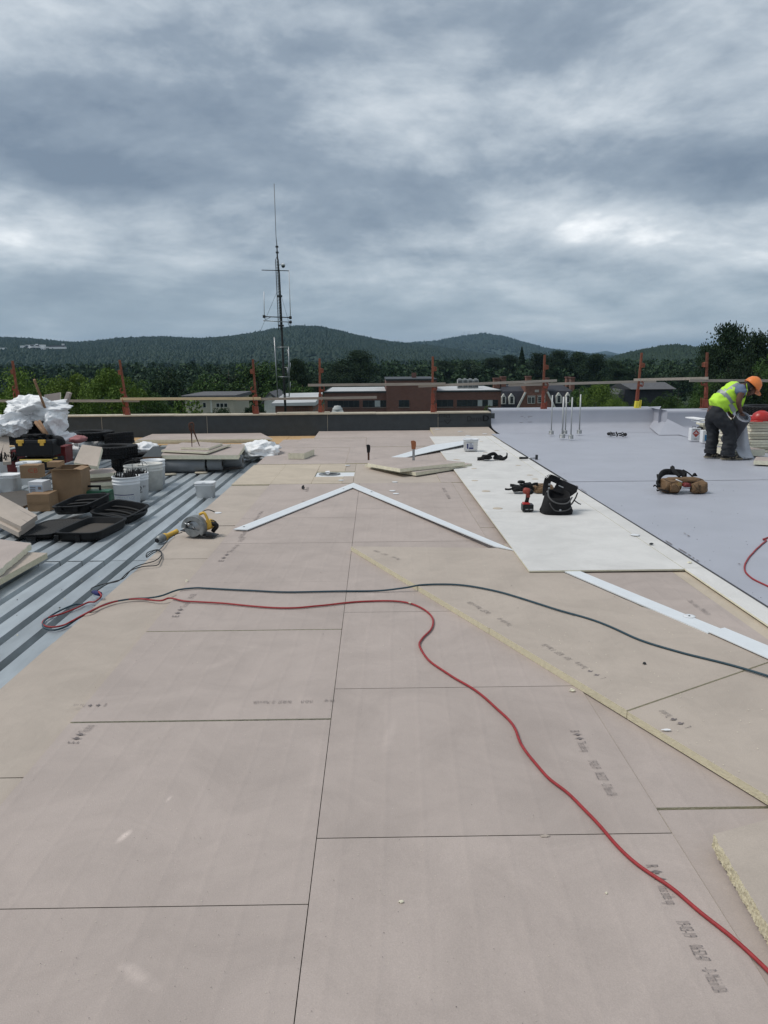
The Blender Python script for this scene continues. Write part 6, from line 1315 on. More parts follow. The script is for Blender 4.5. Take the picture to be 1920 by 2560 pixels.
arc = [R(-38 + (218) * i / n) for i in range(n + 1)]
P = [(cx + ro * math.cos(a), cz + ro * math.sin(a)) for a in arc] + [(cx + ri * math.cos(a), cz + ri * math.sin(a)) for a in arc[::-1]]
mb.v = []; 
for yy in (-.075, .015): mb.v += [(x, yy, z) for x, z in P]
m_ = len(P); 
for i in range(n):
    a_, b_2, c_, d_ = i, i + 1, m_ - 2 - i, m_ - 1 - i
    mb.f += [[a_, b_2, c_, d_], [m_ + d_, m_ + c_, m_ + b_2, m_ + a_]]
mb.f += [[i, m_ + i, m_ + (i + 1) % m_, (i + 1) % m_] for i in range(m_)]; mb.m = [0] * len(mb.f); mb.sm = [False] * len(mb.f)
mb.lathe([(0, 0), (ro * .97, 0), (ro * .97, .008), (0, .008)], 30, M=T(cx, .015, cz, R(90), 0, 0)); mb.build('upper_guard', CAST, t)
mb = MB(); r3 = 130 / 5.925 * k
P = [(cx + r3 * math.cos(a), cz + r3 * math.sin(a)) for a in [R(180 + 160 * i / 16) for i in range(17)]]; vs = [(x, yy, z) for yy in (-.07, -.035) for x, z in P]; mb.add(vs, [list(range(17)), [17 + i for i in range(17)][::-1]] + [(i, 17 + i, 17 + (i + 1) % 17, (i + 1) % 17) for i in range(17)]); mb.build('lower_guard', CAST, t)
mb = MB(); a, b_ = zs6(505, 395), zs6(1010, 480); L_ = math.hypot(b_[0] - a[0], b_[1] - a[1]); mb.box(((a[0] + b_[0]) / 2, .02, (a[1] + b_[1]) / 2), (L_, .15, .006), rot=(0, math.atan2(a[1] - b_[1], b_[0] - a[0]), 0)); mb.build('base_plate', BLACK, t)
mb = MB(); hp = [zs6(*q) for q in ((770, 165), (840, 140), (880, 200), (900, 270), (890, 340), (860, 400))]; mb.tube(smooth_path([(x, .02, z) for x, z in hp], 4), 26 / 5.925 * k * .8, 8); mb.build('handle', YEL, t)
mb = MB(); q = zs6(900, 330); mb.lathe([(.0, 0), (.045, .005), (.05, .05), (.05, .10), (.04, .13), (0, .135)], 18, M=T(q[0] - .02, .01, q[1] + .0, R(-90), 0, 0)); mb.build('motor', YEL, t)
mb = MB(); mp_ = [zs6(*q) for q in ((910, 310), (985, 320), (1005, 350), (960, 400), (940, 430))]; mb.tube(smooth_path([(x, .06, z) for x, z in mp_], 3), .022, 8); mb.build('front_grip', BLACK, t)
mb = MB(); q1, q2 = zs6(590, 270), zs6(665, 290); mb.tube([(q1[0], -.08, q1[1]), (q2[0], -.08, q2[1])], .008, 6); mb.lathe([(.014, 0), (.014, .012), (0, .014)], 10, M=T(q2[0], -.075, q2[1], R(90), 0, 0)); mb.build('lever', STEEL, t)
mb = MB(); cp = [zs6(*q) for q in ((760, 165), (820, 120), (900, 105), (985, 135))]; mb.tube(smooth_path([(x, .06, z) for x, z in cp], 4), .005, 6); cp = [zs6(*q) for q in ((905, 262), (950, 265), (990, 290), (1000, 320))]; mb.tube(smooth_path([(x, .07, z) for x, z in cp], 4), .005, 6); mb.build('cord', CORDK, t)
A3 = S(395, 1355, -.02); B3 = S(441, 1327, .03)
A3 = V(393, 1351, S(393, 1362, ZD).y); B3 = V(442, 1329, A3.y + .25)
t = thing('angle_grinder', 'long yellow and grey angle grinder lying across the deck edge', 'grinder', A3); Mx = along(A3, B3); ln = (B3 - A3).length
mb = MB(); mb.lathe([(.0, 0), (.022, .0), (.035, .01), (.042, .04), (.040, ln * .32)], 14, M=Mx); mb.build('gear_head', CAST, t, world=True)
mb = MB(); mb.lathe([(.020, -.012), (.024, -.004), (.02, .0)], 12, M=Mx); mb.build('spindle', BLACK, t, world=True)
mb = MB(); mb.lathe([(.040, ln * .32), (.038, ln * .42), (.026, ln * .5), (.025, ln * .9), (.030, ln), (0, ln)], 14, M=Mx); mb.build('body', YEL, t, world=True)
mb = MB(); mb.box((-.0, -.024, ln * .62), (.028, .012, ln * .16), M=Mx); mb.box((0, -.024, ln * .82), (.022, .01, ln * .07), M=Mx); mb.build('switch', BLACK, t, world=True)
# ------------------------------------------------------------------ things on the white boards and the membrane
def sm_build(name, verts, edges, radii, roots, m, parent, sub=2, post=None, wr=0):
    me = bpy.data.meshes.new(name); me.from_pydata([tuple(v) for v in verts], edges, []); ob = bpy.data.objects.new(name, me); C.objects.link(ob)
    sk = ob.modifiers.new('s', 'SKIN'); sk.use_smooth_shade = True
    for i, r in enumerate(radii):
        q = me.skin_vertices[0].data[i]; q.radius = (r, r) if isinstance(r, (int, float)) else r; q.use_root = i in roots
    sb = ob.modifiers.new('b', 'SUBSURF'); sb.levels = sub; sb.render_levels = sub
    dg = bpy.context.evaluated_depsgraph_get(); dg.update(); e_ = ob.evaluated_get(dg); nm = bpy.data.meshes.new_from_object(e_)
    C.objects.unlink(ob); bpy.data.objects.remove(ob); nm.name = name; nm.materials.clear()
    ms = m if isinstance(m, (list, tuple)) else [m]
    for q in ms: nm.materials.append(q)
    if wr:
        for v in nm.vertices:
            q = v.co * 9; n_ = abs(noise.noise(Vector((q.x * .7, q.y, q.z * 1.5)))) - .2 + .5 * (abs(noise.noise(q * 2.3 + Vector((5, 1, 2)))) - .2); v.co += v.normal * n_ * wr
    for pl_ in nm.polygons: pl_.use_smooth = True; pl_.material_index = post(pl_.center) if post else 0
    o = bpy.data.objects.new(name, nm); C.objects.link(o); o.parent = parent; return o
ZW = .05
# impact driver
p = S(1320, 1281, ZW); k = mpp(p) ; u = k / 5.53
def dz_(x, y): return ((x - 640) * u, (895 - y) * u)
t = thing('impact_driver', 'red and black cordless driver standing on its battery on the white boards', 'cordless driver', p, 0)
mb = MB(); mb.box((0, .045, 62 * u), (150 * u, .115, 95 * u), bev=.008); mb.build('battery', BLACK, t)
mb = MB(); mb.box((-.0 - 20 * u, .045, 118 * u), (105 * u, .085, 32 * u), bev=.008, taper=.85); mb.build('battery_shoe', REDH, t)
def prd(pts, y0, y1): mb = MB(); P = [dz_(*q) for q in pts]; mb.prism(P, -y1, -y0, M=T(0, 0, 0, R(90), 0, 0)); return mb
mb = MB(); a, b_ = dz_(622, 790), dz_(645, 640); mb.tube([(a[0], .045, a[1]), ((a[0] + b_[0]) / 2 + .003, .045, (a[1] + b_[1]) / 2), (b_[0], .045, b_[1])], [.023, .020, .023], 10); mb.build('grip', BLACK, t)
mb = MB(); a, b_ = dz_(572, 592), dz_(665, 615); Mx = along((a[0], .045, a[1] - .0), (b_[0], .035, b_[1])); L_ = 95 * u; mb.lathe([(0, 0), (.024, .004), (.034, .018), (.036, L_ * .7), (.033, L_)], 16, M=Mx); mb.box((b_[0] - .015, .045, b_[1] - .035), (.04, .05, .05), bev=.008); mb.build('body', mat('tool_red', (.26, .045, .03), .5), t)
mb = MB(); mb.lathe([(.033, L_), (.030, L_ * 1.15), (.018, L_ * 1.45), (.012, L_ * 1.5), (0, L_ * 1.5)], 14, M=Mx); mb.build('nose', BLACK, t)
mb = MB(); mb.tube([Mx @ Vector((0, 0, L_ * 1.45)), Mx @ Vector((0, 0, L_ * 2.0))], .004, 6); mb.build('bit', STEEL, t)
mb = MB(); a = dz_(662, 672); mb.box((a[0], .04, a[1]), (.014, .018, .035), bev=.004); mb.build('trigger', BLACK, t)
mb = MB(); 
for i in range(2): mb.box((-20 * u + i * 60 * u, -.0135, 45 * u), (38 * u, .002, 14 * u))
mb.build('printed_mark', mat('grey_mark', (.3, .3, .3)), t)
# black open tool bag
p = S(1398, 1288, ZW); k = mpp(p); u = k / 5.53
t = thing('tool_pouch', 'large black open tool pouch sagging on the white boards right of the driver', 'tool pouch', (p.x, p.y + .12, ZW), R(-4))
def bz(x, y): return ((x - 1080) * u, (935 - y) * u)
mb = MB(); n = 28; rings = []
for (w_, d_, z, ox) in ((440 * u, .24, 0, -.0), (452 * u, .27, .03, 0), (405 * u, .26, 90 * u, 0), (365 * u, .25, 190 * u, 5 * u), (330 * u, .24, 270 * u, 10 * u), (300 * u, .22, 270 * u, 10 * u), (290 * u, .18, 120 * u, 5 * u)):
    rings.append([(ox + w_ / 2 * math.copysign(abs(math.cos(a)) ** .6, math.cos(a)) * (1 + .04 * math.sin(5 * a)), d_ / 2 * math.copysign(abs(math.sin(a)) ** .7, math.sin(a)) * (1 + .05 * math.sin(3 * a + 1)), z + (.03 * math.sin(a) if z > .15 else 0)) for a in [2 * math.pi * i / n for i in range(n)]])
vs = sum(rings, []); m = len(rings); mb.add(vs, [(i * n + q, i * n + (q + 1) % n, (i + 1) * n + (q + 1) % n, (i + 1) * n + q) for i in range(m - 1) for q in range(n)] + [list(range(n))[::-1], [(m - 1) * n + q for q in range(n)]], 0, True); mb.build('bag', CLOTHB, t)
mb = MB(); mb.add([bz(1095, 560)[0:1] + (.13, bz(0, 560)[1]), (bz(1100, 0)[0], .13, bz(0, 500)[1]), (bz(1150, 0)[0], .15, bz(0, 488)[1]), (bz(1395, 0)[0], .12, bz(0, 590)[1]), (bz(1375, 0)[0], .10, bz(0, 660)[1]), (bz(1285, 0)[0], .08, bz(0, 720)[1]), (bz(1040, 0)[0], .09, bz(0, 640)[1])], [(0, 1, 2, 3, 4, 5, 6)]); 
b0_ = len(mb.v); mb.v += [(x, y + .03, z) for x, y, z in mb.v[:7]]; mb.f.append([13, 12, 11, 10, 9, 8, 7]); mb.m.append(0); mb.sm.append(False)
for i in range(7): mb.f.append([i, 7 + i, 7 + (i + 1) % 7, (i + 1) % 7]); mb.m.append(0); mb.sm.append(False)
mb.build('back_flap', CLOTHB, t)
mb = MB(); mb.tube(smooth_path([(bz(*q)[0], y, bz(*q)[1]) for q, y in (((965, 620), .05), ((945, 680), -.08), ((1000, 740), -.14), ((1100, 768), -.15), ((1200, 755), -.14), ((1275, 700), -.05))], 4), .008, 6); mb.build('rim_binding', mat('grey_binding', (.08, .08, .08)), t)
mb = MB(); mb.tube(smooth_path([(bz(*q)[0], y, bz(*q)[1]) for q, y in (((950, 760), -.135), ((990, 830), -.145), ((1050, 870), -.15), ((1180, 860), -.15), ((1260, 820), -.12))], 4), .006, 6); mb.build('pocket_seam', mat('grey_binding2', (.06, .06, .06)), t)
mb = MB(); pts = [(bz(*q)[0], y, bz(*q)[1]) for q, y in (((935, 700), .03), ((945, 600), .08), ((965, 500), .10), ((985, 462), .10), ((1040, 470), .10), ((1120, 510), .12))]
sp = smooth_path(pts, 4)
for i in range(len(sp) - 1):
    a, b_ = sp[i], sp[i + 1]; d = (b_ - a); q = Vector((0, .03, 0)); nn = Vector((-d.z, 0, d.x)).normalized() * .035
    mb.add([a - nn, b_ - nn, b_ + nn, a + nn, a - nn + q, b_ - nn + q, b_ + nn + q, a + nn + q], [(0, 1, 2, 3), (7, 6, 5, 4), (0, 4, 5, 1), (3, 2, 6, 7)])
mb.build('belt_loop', CLOTHB, t)
mb = MB(); mb.tube(smooth_path([(bz(*q)[0], y, bz(*q)[1]) for q, y in (((1375, 660), .06), ((1345, 730), .04), ((1285, 820), .02))], 4), .008, 6); mb.tube(smooth_path([(bz(*q)[0], y, bz(*q)[1]) for q, y in (((1320, 755), .0), ((1370, 790), -.02), ((1405, 803), -.03))], 4), .006, 6); mb.build('strap', CLOTHB, t)
mb = MB()
for x, y in ((980, 545), (978, 600), (958, 650)): q = bz(x, y); mb.lathe([(.014, 0), (.012, .004), (0, .005)], 12, M=T(q[0], .055, q[1], R(90), 0, 0))
mb.build('rivets', STEEL, t)['kind'] = 'stuff'
mb = MB(); q = bz(1097, 858); mb.lathe([(.012, 0), (.010, .004), (0, .005)], 12, M=T(q[0], -.152, q[1], R(90), 0, 0)); mb.build('snap', STEEL, t)
mb = MB(); q = bz(1150, 592); mb.box((q[0], .088, q[1] + .01), (72 * u, .004, 14 * u), rot=(0, R(24), 0)); mb.build('name_tag', mat('tag_grey', (.4, .4, .4)), t)
# pouch and belt left of it
def lump(name, m, lb, cat, parts, group=None):
    c = sum((Vector(q[0]) for q in parts), Vector()) / len(parts); t = thing(name, lb, cat, (c.x, c.y, min(q[0][2] - q[1][2] for q in parts)), 0, group); return t
def bag(t, nm, m, c, rad, seed, rz=0, amp=.16, taper=0, flat=None):
    bm = bmesh.new(); bmesh.ops.create_icosphere(bm, subdivisions=4, radius=1)
    for v in bm.verts:
        x, y, z = v.co; q = Vector((math.copysign(abs(x) ** .55, x), math.copysign(abs(y) ** .55, y), math.copysign(abs(z) ** .75, z)))
        n_ = noise.noise(v.co * 1.6 + Vector((seed, 0, 0))) + .5 * abs(noise.noise(v.co * 4 + Vector((seed, 3, 0)))); q *= 1 + amp * n_; q.x *= 1 - taper * q.z
        v.co = Vector((q.x * rad[0], q.y * rad[1], max(q.z * rad[2], -rad[2] * .9)))
    mb = MB(); mb.bm(bm, T(*c, 0, 0, rz), sm=True); return mb.build(nm, m, t, world=True)
def band(t, nm, m, pts, w_, th=.006, up=Vector((0, 0, 1))):
    sp = smooth_path(pts, 6); mb = MB()
    for i in range(len(sp)):
        d = (sp[min(i + 1, len(sp) - 1)] - sp[max(i - 1, 0)]).normalized(); sd_ = d.cross(up); sd_ = sd_.normalized() * th if sd_.length > .01 else Vector((th, 0, 0)); uu = up * w_ / 2
        mb.v += [tuple(sp[i] - uu - sd_), tuple(sp[i] + uu - sd_), tuple(sp[i] + uu + sd_), tuple(sp[i] - uu + sd_)]
    n = len(sp); 
    for i in range(n - 1):
        for a in range(4): mb.f.append([4 * i + a, 4 * i + (a + 1) % 4, 4 * i + 4 + (a + 1) % 4, 4 * i + 4 + a]); mb.m.append(0); mb.sm.append(True)
    mb.f += [[0, 3, 2, 1], [4 * n - 4, 4 * n - 3, 4 * n - 2, 4 * n - 1]]; mb.m += [0, 0]; mb.sm += [False, False]
    return mb.build(nm, m, t, world=True)
def ZP(x, y): return (1200 + x / 5.53, 1120 + y / 5.53)
Yq = S(1300, 1232, ZW).y
c = V(*ZP(550, 560), Yq); t = thing('tool_belt', 'black tool belt pieces lying crumpled left of the brown pouch on the white boards', 'tool belt', (c.x, Yq, ZW))
k = Yq / F / 5.53
bag(t, 'pouch', CLOTHB, V(*ZP(520, 560), Yq), (75 * k, .07, 42 * k), 1.2, amp=.3); bag(t, 'pouch', CLOTHB, V(*ZP(645, 540), Yq + .05), (85 * k, .08, 52 * k), 2.9, amp=.35)
bag(t, 'buckle_pad', BLACKD, V(*ZP(570, 470), Yq + .05), (48 * k, .03, 20 * k), 4.1, amp=.2)
band(t, 'strap', CLOTHB, [V(*ZP(345, 568), Yq - .02), V(*ZP(400, 572), Yq - .03), V(*ZP(460, 560), Yq - .02)], .022); band(t, 'strap', CLOTHB, [V(*ZP(420, 515), Yq + .06), V(*ZP(470, 520), Yq + .02), V(*ZP(560, 540), Yq)], .035)
band(t, 'strap', CLOTHB, [V(*ZP(680, 530), Yq - .03), V(*ZP(740, 500), Yq - .04), V(*ZP(795, 495), Yq), V(*ZP(780, 530), Yq + .05)], .03)
t = thing('leather_pouch', 'brown leather nail pouch between the black belt and the black bag', 'tool pouch', (V(*ZP(880, 560), Yq).x, Yq, ZW))
bag(t, 'pouch', LEATHER, V(*ZP(885, 560), Yq + .05), (150 * k, .12, 62 * k), 6.2, amp=.22, taper=.25)
for (a, b_, c_) in (((740, 590), (830, 540), (960, 520)), ((770, 560), (860, 500), (950, 485))):
    band(t, 'seam', mat('seam_brown', (.06, .035, .02)), [V(*ZP(*a), Yq - .05), V(*ZP(*b_), Yq - .09), V(*ZP(*c_), Yq - .06)], .006, .003)
# black belt near the pail
Yq2 = S(1235, 1149, ZW).y; k = Yq2 / F / 5.53
t = thing('work_belt', 'black crumpled belt lying on the white boards below the labelled pail', 'belt', (V(*ZP(200, 130), Yq2).x, Yq2, ZW))
bag(t, 'pad', CLOTHB, V(*ZP(90, 125), Yq2), (62 * k, .08, 34 * k), 2.2, amp=.3)
band(t, 'band', CLOTHB, [V(*ZP(q), Yq2 + y) for q, y in ()] or [V(*ZP(*q), Yq2 + y) for q, y in (((-35, 150), 0), ((60, 140), -.05), ((130, 95), -.02), ((200, 80), .03), ((250, 120), .04), ((290, 150), .0), ((345, 140), -.03), ((375, 110), -.02), ((370, 88), 0))], .055, .007)
bag(t, 'pad', CLOTHB, V(*ZP(250, 130), Yq2 + .06), (60 * k, .05, 30 * k), 5.2, amp=.35)
# ratchet / hammer
a, b_ = V(*ZP(540, 138), S(1340, 1148, ZW).y), V(*ZP(800, 140), S(1340, 1148, ZW).y)
t = thing('hammer', 'black handled hammer lying across the membrane edge', 'hammer', (a.x, a.y, ZW)); Mx = along(a + Vector((0, 0, .0)), b_)
ln = (b_ - a).length; mb = MB(); mb.lathe([(.0, 0), (.018, .004), (.020, ln * .1), (.016, ln * .46), (0, ln * .47)], 10, M=Mx); mb.build('grip', BLACK, t, world=True)
mb = MB(); mb.lathe([(.009, ln * .46), (.009, ln * .85), (0, ln * .86)], 8, M=Mx); mb.build('shaft', STEEL, t, world=True)
mb = MB(); mb.box((0, 0, ln * .93), (.035, .11, .04), M=Mx, bev=.008); mb.build('head', DARKM, t, world=True)
# brown tool belt on the membrane
def ZB2(x, y): return (1580 + x / 6.9125, 1130 + y / 6.9125)
Y3 = S(1700, 1233, .06).y; k = Y3 / F / 6.9125
def vb(x, y, dy=0): return V(*ZB2(x, y), Y3 + dy)
t = thing('leather_tool_belt', 'tan leather tool belt with two big pouches and black back band on the membrane', 'tool belt', (vb(820, 700).x, Y3, .06))
bag(t, 'left_pouch', LEATHER, vb(645, 580, .1), (165 * k, .13, 125 * k), 1.9, amp=.14); bag(t, 'pouch_pocket', LEATHER, vb(730, 620, -.02), (85 * k, .06, 75 * k), 3.3, amp=.12)
bag(t, 'right_pouch', LEATHER, vb(1150, 600, .08), (115 * k, .12, 120 * k), 5.7, amp=.16); bag(t, 'pouch_pocket', LEATHER, vb(1080, 630, -.02), (60 * k, .05, 85 * k), 8.3, amp=.14)
bag(t, 'belt_front', LEATHER, vb(860, 490, .12), (330 * k, .06, 55 * k), 7.7, amp=.2)
SEAMD = mat('dark_seam', (.03, .018, .01))
for pts_ in (((560, 470), (620, 500), (700, 525), (775, 500)), ((690, 530), (685, 600), (690, 690)), ((990, 540), (1040, 640), (1070, 715)), ((1060, 560), (1130, 640), (1200, 690)), ((960, 500), (1060, 520), (1200, 480)), ((740, 560), (790, 600), (800, 690))):
    band(t, 'seam', SEAMD, [vb(q[0], q[1], -.10) for q in pts_], 9 * k, .003)
for a1, b1 in ((1130, 575), (745, 560)): mb = MB(); q = vb(a1, b1, -.03); mb.lathe([(60 * k, 0), (0, -.01)], 16, M=T(q.x, q.y, q.z), sy=.6); mb.build('pouch_opening', CLOTHB, t, world=True)
band(t, 'back_band', CLOTHB, [vb(445, 560, .1), vb(480, 420, .25), vb(560, 350, .38), vb(700, 345, .45), vb(850, 360, .42), vb(930, 420, .3)], 110 * k, .012)
band(t, 'strap', CLOTHB, [vb(690, 260, .35), vb(735, 340, .2), vb(830, 420, .1)], 60 * k, .01, Vector((.4, 0, .9)).normalized()); bag(t, 'strap_knob', CLOTHB, vb(698, 280, .34), (36 * k, .02, 40 * k), 2.4)
band(t, 'strap', CLOTHB, [vb(880, 310, .35), vb(970, 360, .28), vb(1040, 420, .2), vb(1050, 440, .15)], 22 * k, .006)
bag(t, 'strap_knob', CLOTHB, vb(1085, 392, .2), (32 * k, .02, 32 * k), 6.4, taper=.6)
band(t, 'strap', CLOTHB, [vb(375, 590, 0), vb(400, 575, -.02), vb(440, 620, -.02), vb(430, 665, -.02), vb(520, 655, -.03), vb(640, 690, -.04)], 26 * k, .006)
band(t, 'strap', CLOTHB, [vb(440, 400, .2), vb(455, 480, .1), vb(430, 530, .05), vb(480, 590, .0)], 40 * k, .01)
mb = MB(); a, b_ = vb(755, 472, -.03), vb(868, 520, -.05); mb.tube([a, b_], 9 * k, 8); mb.build('white_marker', WHITE, t, world=True)
mb = MB(); a, b_ = vb(870, 622, -.03), vb(1020, 625, -.03); mb.tube([a, b_], 7 * k, 8); mb.build('metal_bar', STEEL, t, world=True)
bag(t, 'red_tool', RED, vb(940, 570, .0), (65 * k, .04, 38 * k), 1.4); bag(t, 'buckle', mat('brass', (.3, .2, .08), .4, .6), vb(820, 560, -.04), (38 * k, .02, 30 * k), 3.4, amp=.4)
# chain
pc = S(1546, 1089, .07); t = thing('chain_coil', 'small coil of black chain lying on the membrane behind the pipes', 'chain', pc); k = mpp(pc)
for i in range(16):
    a = i / 16 * 6.283; mb = MB(); cx_, cy_ = 19 * k * math.cos(a), 19 * k * 1.5 * math.sin(a) + .1; mb.lathe([(.030, -.012), (.038, 0), (.030, .012), (.022, 0)], 10, M=T(cx_, cy_, .02, R(70) if i % 2 else 0, 0, a), close=True); mb.build('link', BLACK, t)
# roof pipes
for i, (xb, yb2, xt, yt, w_, bw, lb) in enumerate(((1378, 1086, 1380, 988, 3.2, 11, 'leftmost thin roof pipe with collar, behind the others'), (1405.5, 1095, 1407, 992, 4.4, 13, 'front pipe of the close pair in the middle of the roof pipes'), (1413, 1085, 1414, 992, 3.4, 9, 'rear pipe of the close pair in the middle of the roof pipes'),
        (1427, 1097, 1430, 993, 3.6, 11, 'nearest roof pipe with collar, right of the close pair'), (1448, 1084, 1450, 986, 3.6, 11, 'rightmost roof pipe with collar'))):
    p = S(xb, yb2, .07); k = mpp(p); h = V(xt, yt, p.y).z - p.z; t = thing('roof_pipe', lb, 'pipe', p, 0, 'upright steel pipes through the membrane')
    mb = MB(); mb.lathe([(w_ * k / 2, 0), (w_ * k / 2, h), (w_ * k * .35, h), (w_ * k * .35, h - .1)], 16); mb.build('pipe', mat('zinc', (.40, .41, .41), .5, .5), t) if i == 0 else mb.build('pipe', bpy.data.materials['zinc'], t)
    mb = MB(); b2 = bw * k / 2; mb.lathe([(b2 * 1.12, 0), (b2 * 1.12, .01), (b2, .012), (b2 * .98, .075), (b2 * .9, .08), (w_ * k / 2, .085)], 18)
    for j in range(12): a = j / 12 * 6.28; mb.box((b2 * 1.0 * math.cos(a), b2 * 1.0 * math.sin(a), .04), (.01, .006, .06), rot=(0, 0, a))
    mb.build('collar', bpy.data.materials['zinc'], t)
# solvent cans
def can(px, pb, wp, hp, lb, col, Yoff=-.25):
    p = S(px, pb, .06); k = mpp(p); w_, h = wp * k, hp * k; t = thing('solvent_can', lb, 'can', (p.x, p.y + Yoff, .06), R(4)); mb = MB(); mb.box((0, .06, h / 2), (w_, .12, h), bev=.006); mb.build('body', WHITE, t)
    mb = MB(); mb.tube(smooth_path([(-w_ * .3, .06, h), (-w_ * .25, .06, h + .03), (w_ * .05, .06, h + .03), (w_ * .1, .06, h)], 4), .004, 5); mb.build('handle', DARKM, t); mb = MB(); mb.lathe([(.016, h), (.016, h + .018), (0, h + .019)], 12, M=T(w_ * .3, .06, 0)); mb.build('spout_cap', BLACK, t)
    return t, w_, h
t, w_, h = can(1726, 1098, 24, 30, 'square white can with a red flame diamond on the membrane', 'r')
mb = MB(); q = w_ * .38; z = h * .57; y = -.003; mb.add([(-q, y, z), (0, y, z - q), (q, y, z), (0, y, z + q)], [(0, 1, 2, 3)]); mb.build('hazard_diamond', INKR, t)
mb = MB(); mb.add([(-.2 * q, y - .002, z + q * .1), (.2 * q, y - .002, z + q * .1), (.25 * q, y - .002, z + q * .35), (.08 * q, y - .002, z + q * .3), (0, y - .002, z + q * .65), (-.12 * q, y - .002, z + q * .35), (-.25 * q, y - .002, z + .45 * q)], [(0, 1, 2, 3, 4, 5, 6)]); mb.box((0, y - .002, z - q * .05), (q * 1.4, .001, q * .14)); mb.build('flame_mark', PAPERW, t)
mb = MB(); text_on(mb, 'FLAMMABLE', (-q * .65, y - .004, z - q * .1), (q * .65, y - .004, z - q * .1), q * .12, (0, 0, 1)); text_on(mb, 'LOW VOC', (-w_ * .4, y, h * .86), (w_ * .42, y, h * .86), h * .05, (0, 0, 1)); text_on(mb, 'PRIMER', (-w_ * .2, y, h * .1), (w_ * .2, y, h * .1), h * .08, (0, 0, 1)); mb.build('printed_lettering', INKB, t) if False else None
mb = MB(); [mb.box((0, y, h * zz), (w_ * ww, .001, h * .02)) for zz, ww in ((.93, .7), (.88, .8), (.14, .3), (.10, .35))]; o = mb.build('printed_mark', INK, t); o['kind'] = 'stuff'
t, w_, h = can(1752, 1103, 20, 30, 'white can with a blue label partly hidden by the left board stack', 'b'); mb = MB(); mb.box((w_ * .1, -.002, h * .38), (w_ * .7, .004, h * .5)); mb.build('label', INKBL, t)
crumple('dark_rag', CLOTHB, 'small dark rag on top of the blue labelled can', 'rag', V(1750, 1070, S(1752, 1100, .06).y + .06), (.06, .06, .03), 2.2, .25, 3, -.03)
# board stacks behind the worker
def stack(xl, xr, yt, yb_, Y, n, grp, where, z0=.08, dep=.3):
    zt_, zb2 = V(xl, yt, Y).z, V(xl, yb_, Y).z; th = (zt_ - zb2) / n
    for i in range(n):
        dx = random.uniform(-.05, .05); dy = random.uniform(-.04, .04); a, b_ = V(xl, yb_, Y).x + dx, V(xr, yb_, Y).x + dx
        mb = MB(); zz0 = zb2 + i * th; mb.prism([Vector((a, Y + dy, 0)), Vector((b_, Y + dy + random.uniform(-.03, .03), 0)), Vector((b_, Y + dep, 0)), Vector((a, Y + dep, 0))], zz0, zz0 + th * random.uniform(.72, .93), 0, 1)
        tag(mb.build('foam_board', [PAPER, FOAML]), ('lowest' if i == 0 else 'topmost' if i == n - 1 else ['', 'second', 'third', 'fourth', 'fifth', 'sixth', 'seventh', 'eighth', 'ninth', 'tenth', 'eleventh', 'twelfth', 'thirteenth', 'fourteenth'][i] + ' from the bottom') + ' board of the ' + where, 'insulation board', grp)
stack(1759, 1800, 1051, 1106, 15.0, 9, 'left board stack behind the worker', 'board stack left of the worker')
stack(1868, 2010, 1052, 1138, 13.0, 13, 'right board stack behind the worker', 'tall board stack at the right edge', dep=1.2)
for i, (x0, x1, z_) in enumerate(((1858, 1960, 0), )):
    p = S(1800, 1128, .06)
free_slab(1850, 1136, .07, .55, .5, .10, R(10), 'short pale board on the membrane between the roll and the right stack')
free_slab(1925, 1158, .07, .42, .5, .06, R(-30), 'small foam piece lying at the right edge before the tall stack')
p = V(1744, 1047, 13.8); mb = MB(); mb.box((p.x + .02, 13.9, p.z), (.16, .5, .02), rot=(0, 0, .1)); tag(mb.build('foam_strip', LINEN), 'upper white strip poking out left behind the worker', 'strip'); mb = MB(); mb.box((p.x + .06, 13.85, p.z - .05), (.15, .5, .02), rot=(0, 0, -.1)); tag(mb.build('foam_strip', LINEN), 'lower white strip poking out left behind the worker', 'strip')
# red hard hat on the stack
def hard_hat(t, M, m, r=.135, brim=.05):
    mb = MB(); mb.lathe([(r * 1.0, 0), (r * 1.01, .02), (r * .96, .06), (r * .80, .11), (r * .5, .145), (r * .2, .157), (0, .16)], 28, M=M, sx=1.12, sy=.92); mb.build('shell', m, t)
    mb = MB(); n = 24; vs = []
    for i in range(n + 1):
        a = R(-80 + 160 * i / n); w2 = brim * math.cos(a) ** .7 + .008; rr = r
        for q, dz2 in ((rr * .98, .004), (rr + w2, -.010), (rr + w2, -.016), (rr * .98, -.004)): vs.append(M @ Vector((q * 1.12 * math.cos(a), q * .92 * math.sin(a), dz2)))
    mb.add(vs, [(4 * i + j, 4 * i + 4 + j, 4 * i + 4 + (j + 1) % 4, 4 * i + (j + 1) % 4) for i in range(n) for j in range(4)], 0, True); mb.build('brim', m, t)
    mb = MB(); mb.lathe([(r * 1.0, -.006), (r * 1.035, -.006), (r * 1.035, .006), (r * 1.0, .006)], 28, M=M, sx=1.12, sy=.92, close=True); mb.build('rim', m, t)
    mb = MB(); mb.tube([M @ Vector((r * 1.12 * math.cos(a) * .9, 0, .165 * math.sin(a) * .98)) for a in [R(25 + 130 * i / 10) for i in range(11)]], .009, 6); mb.build('ridge', m, t)
ph = V(1912, 1052, 12.9); t = thing('hard_hat', 'red hard hat resting on the tall board stack at the right edge', 'hard hat', ph); hard_hat(t, T(0, .12, .0, 0, 0, R(175)), REDH, .15)
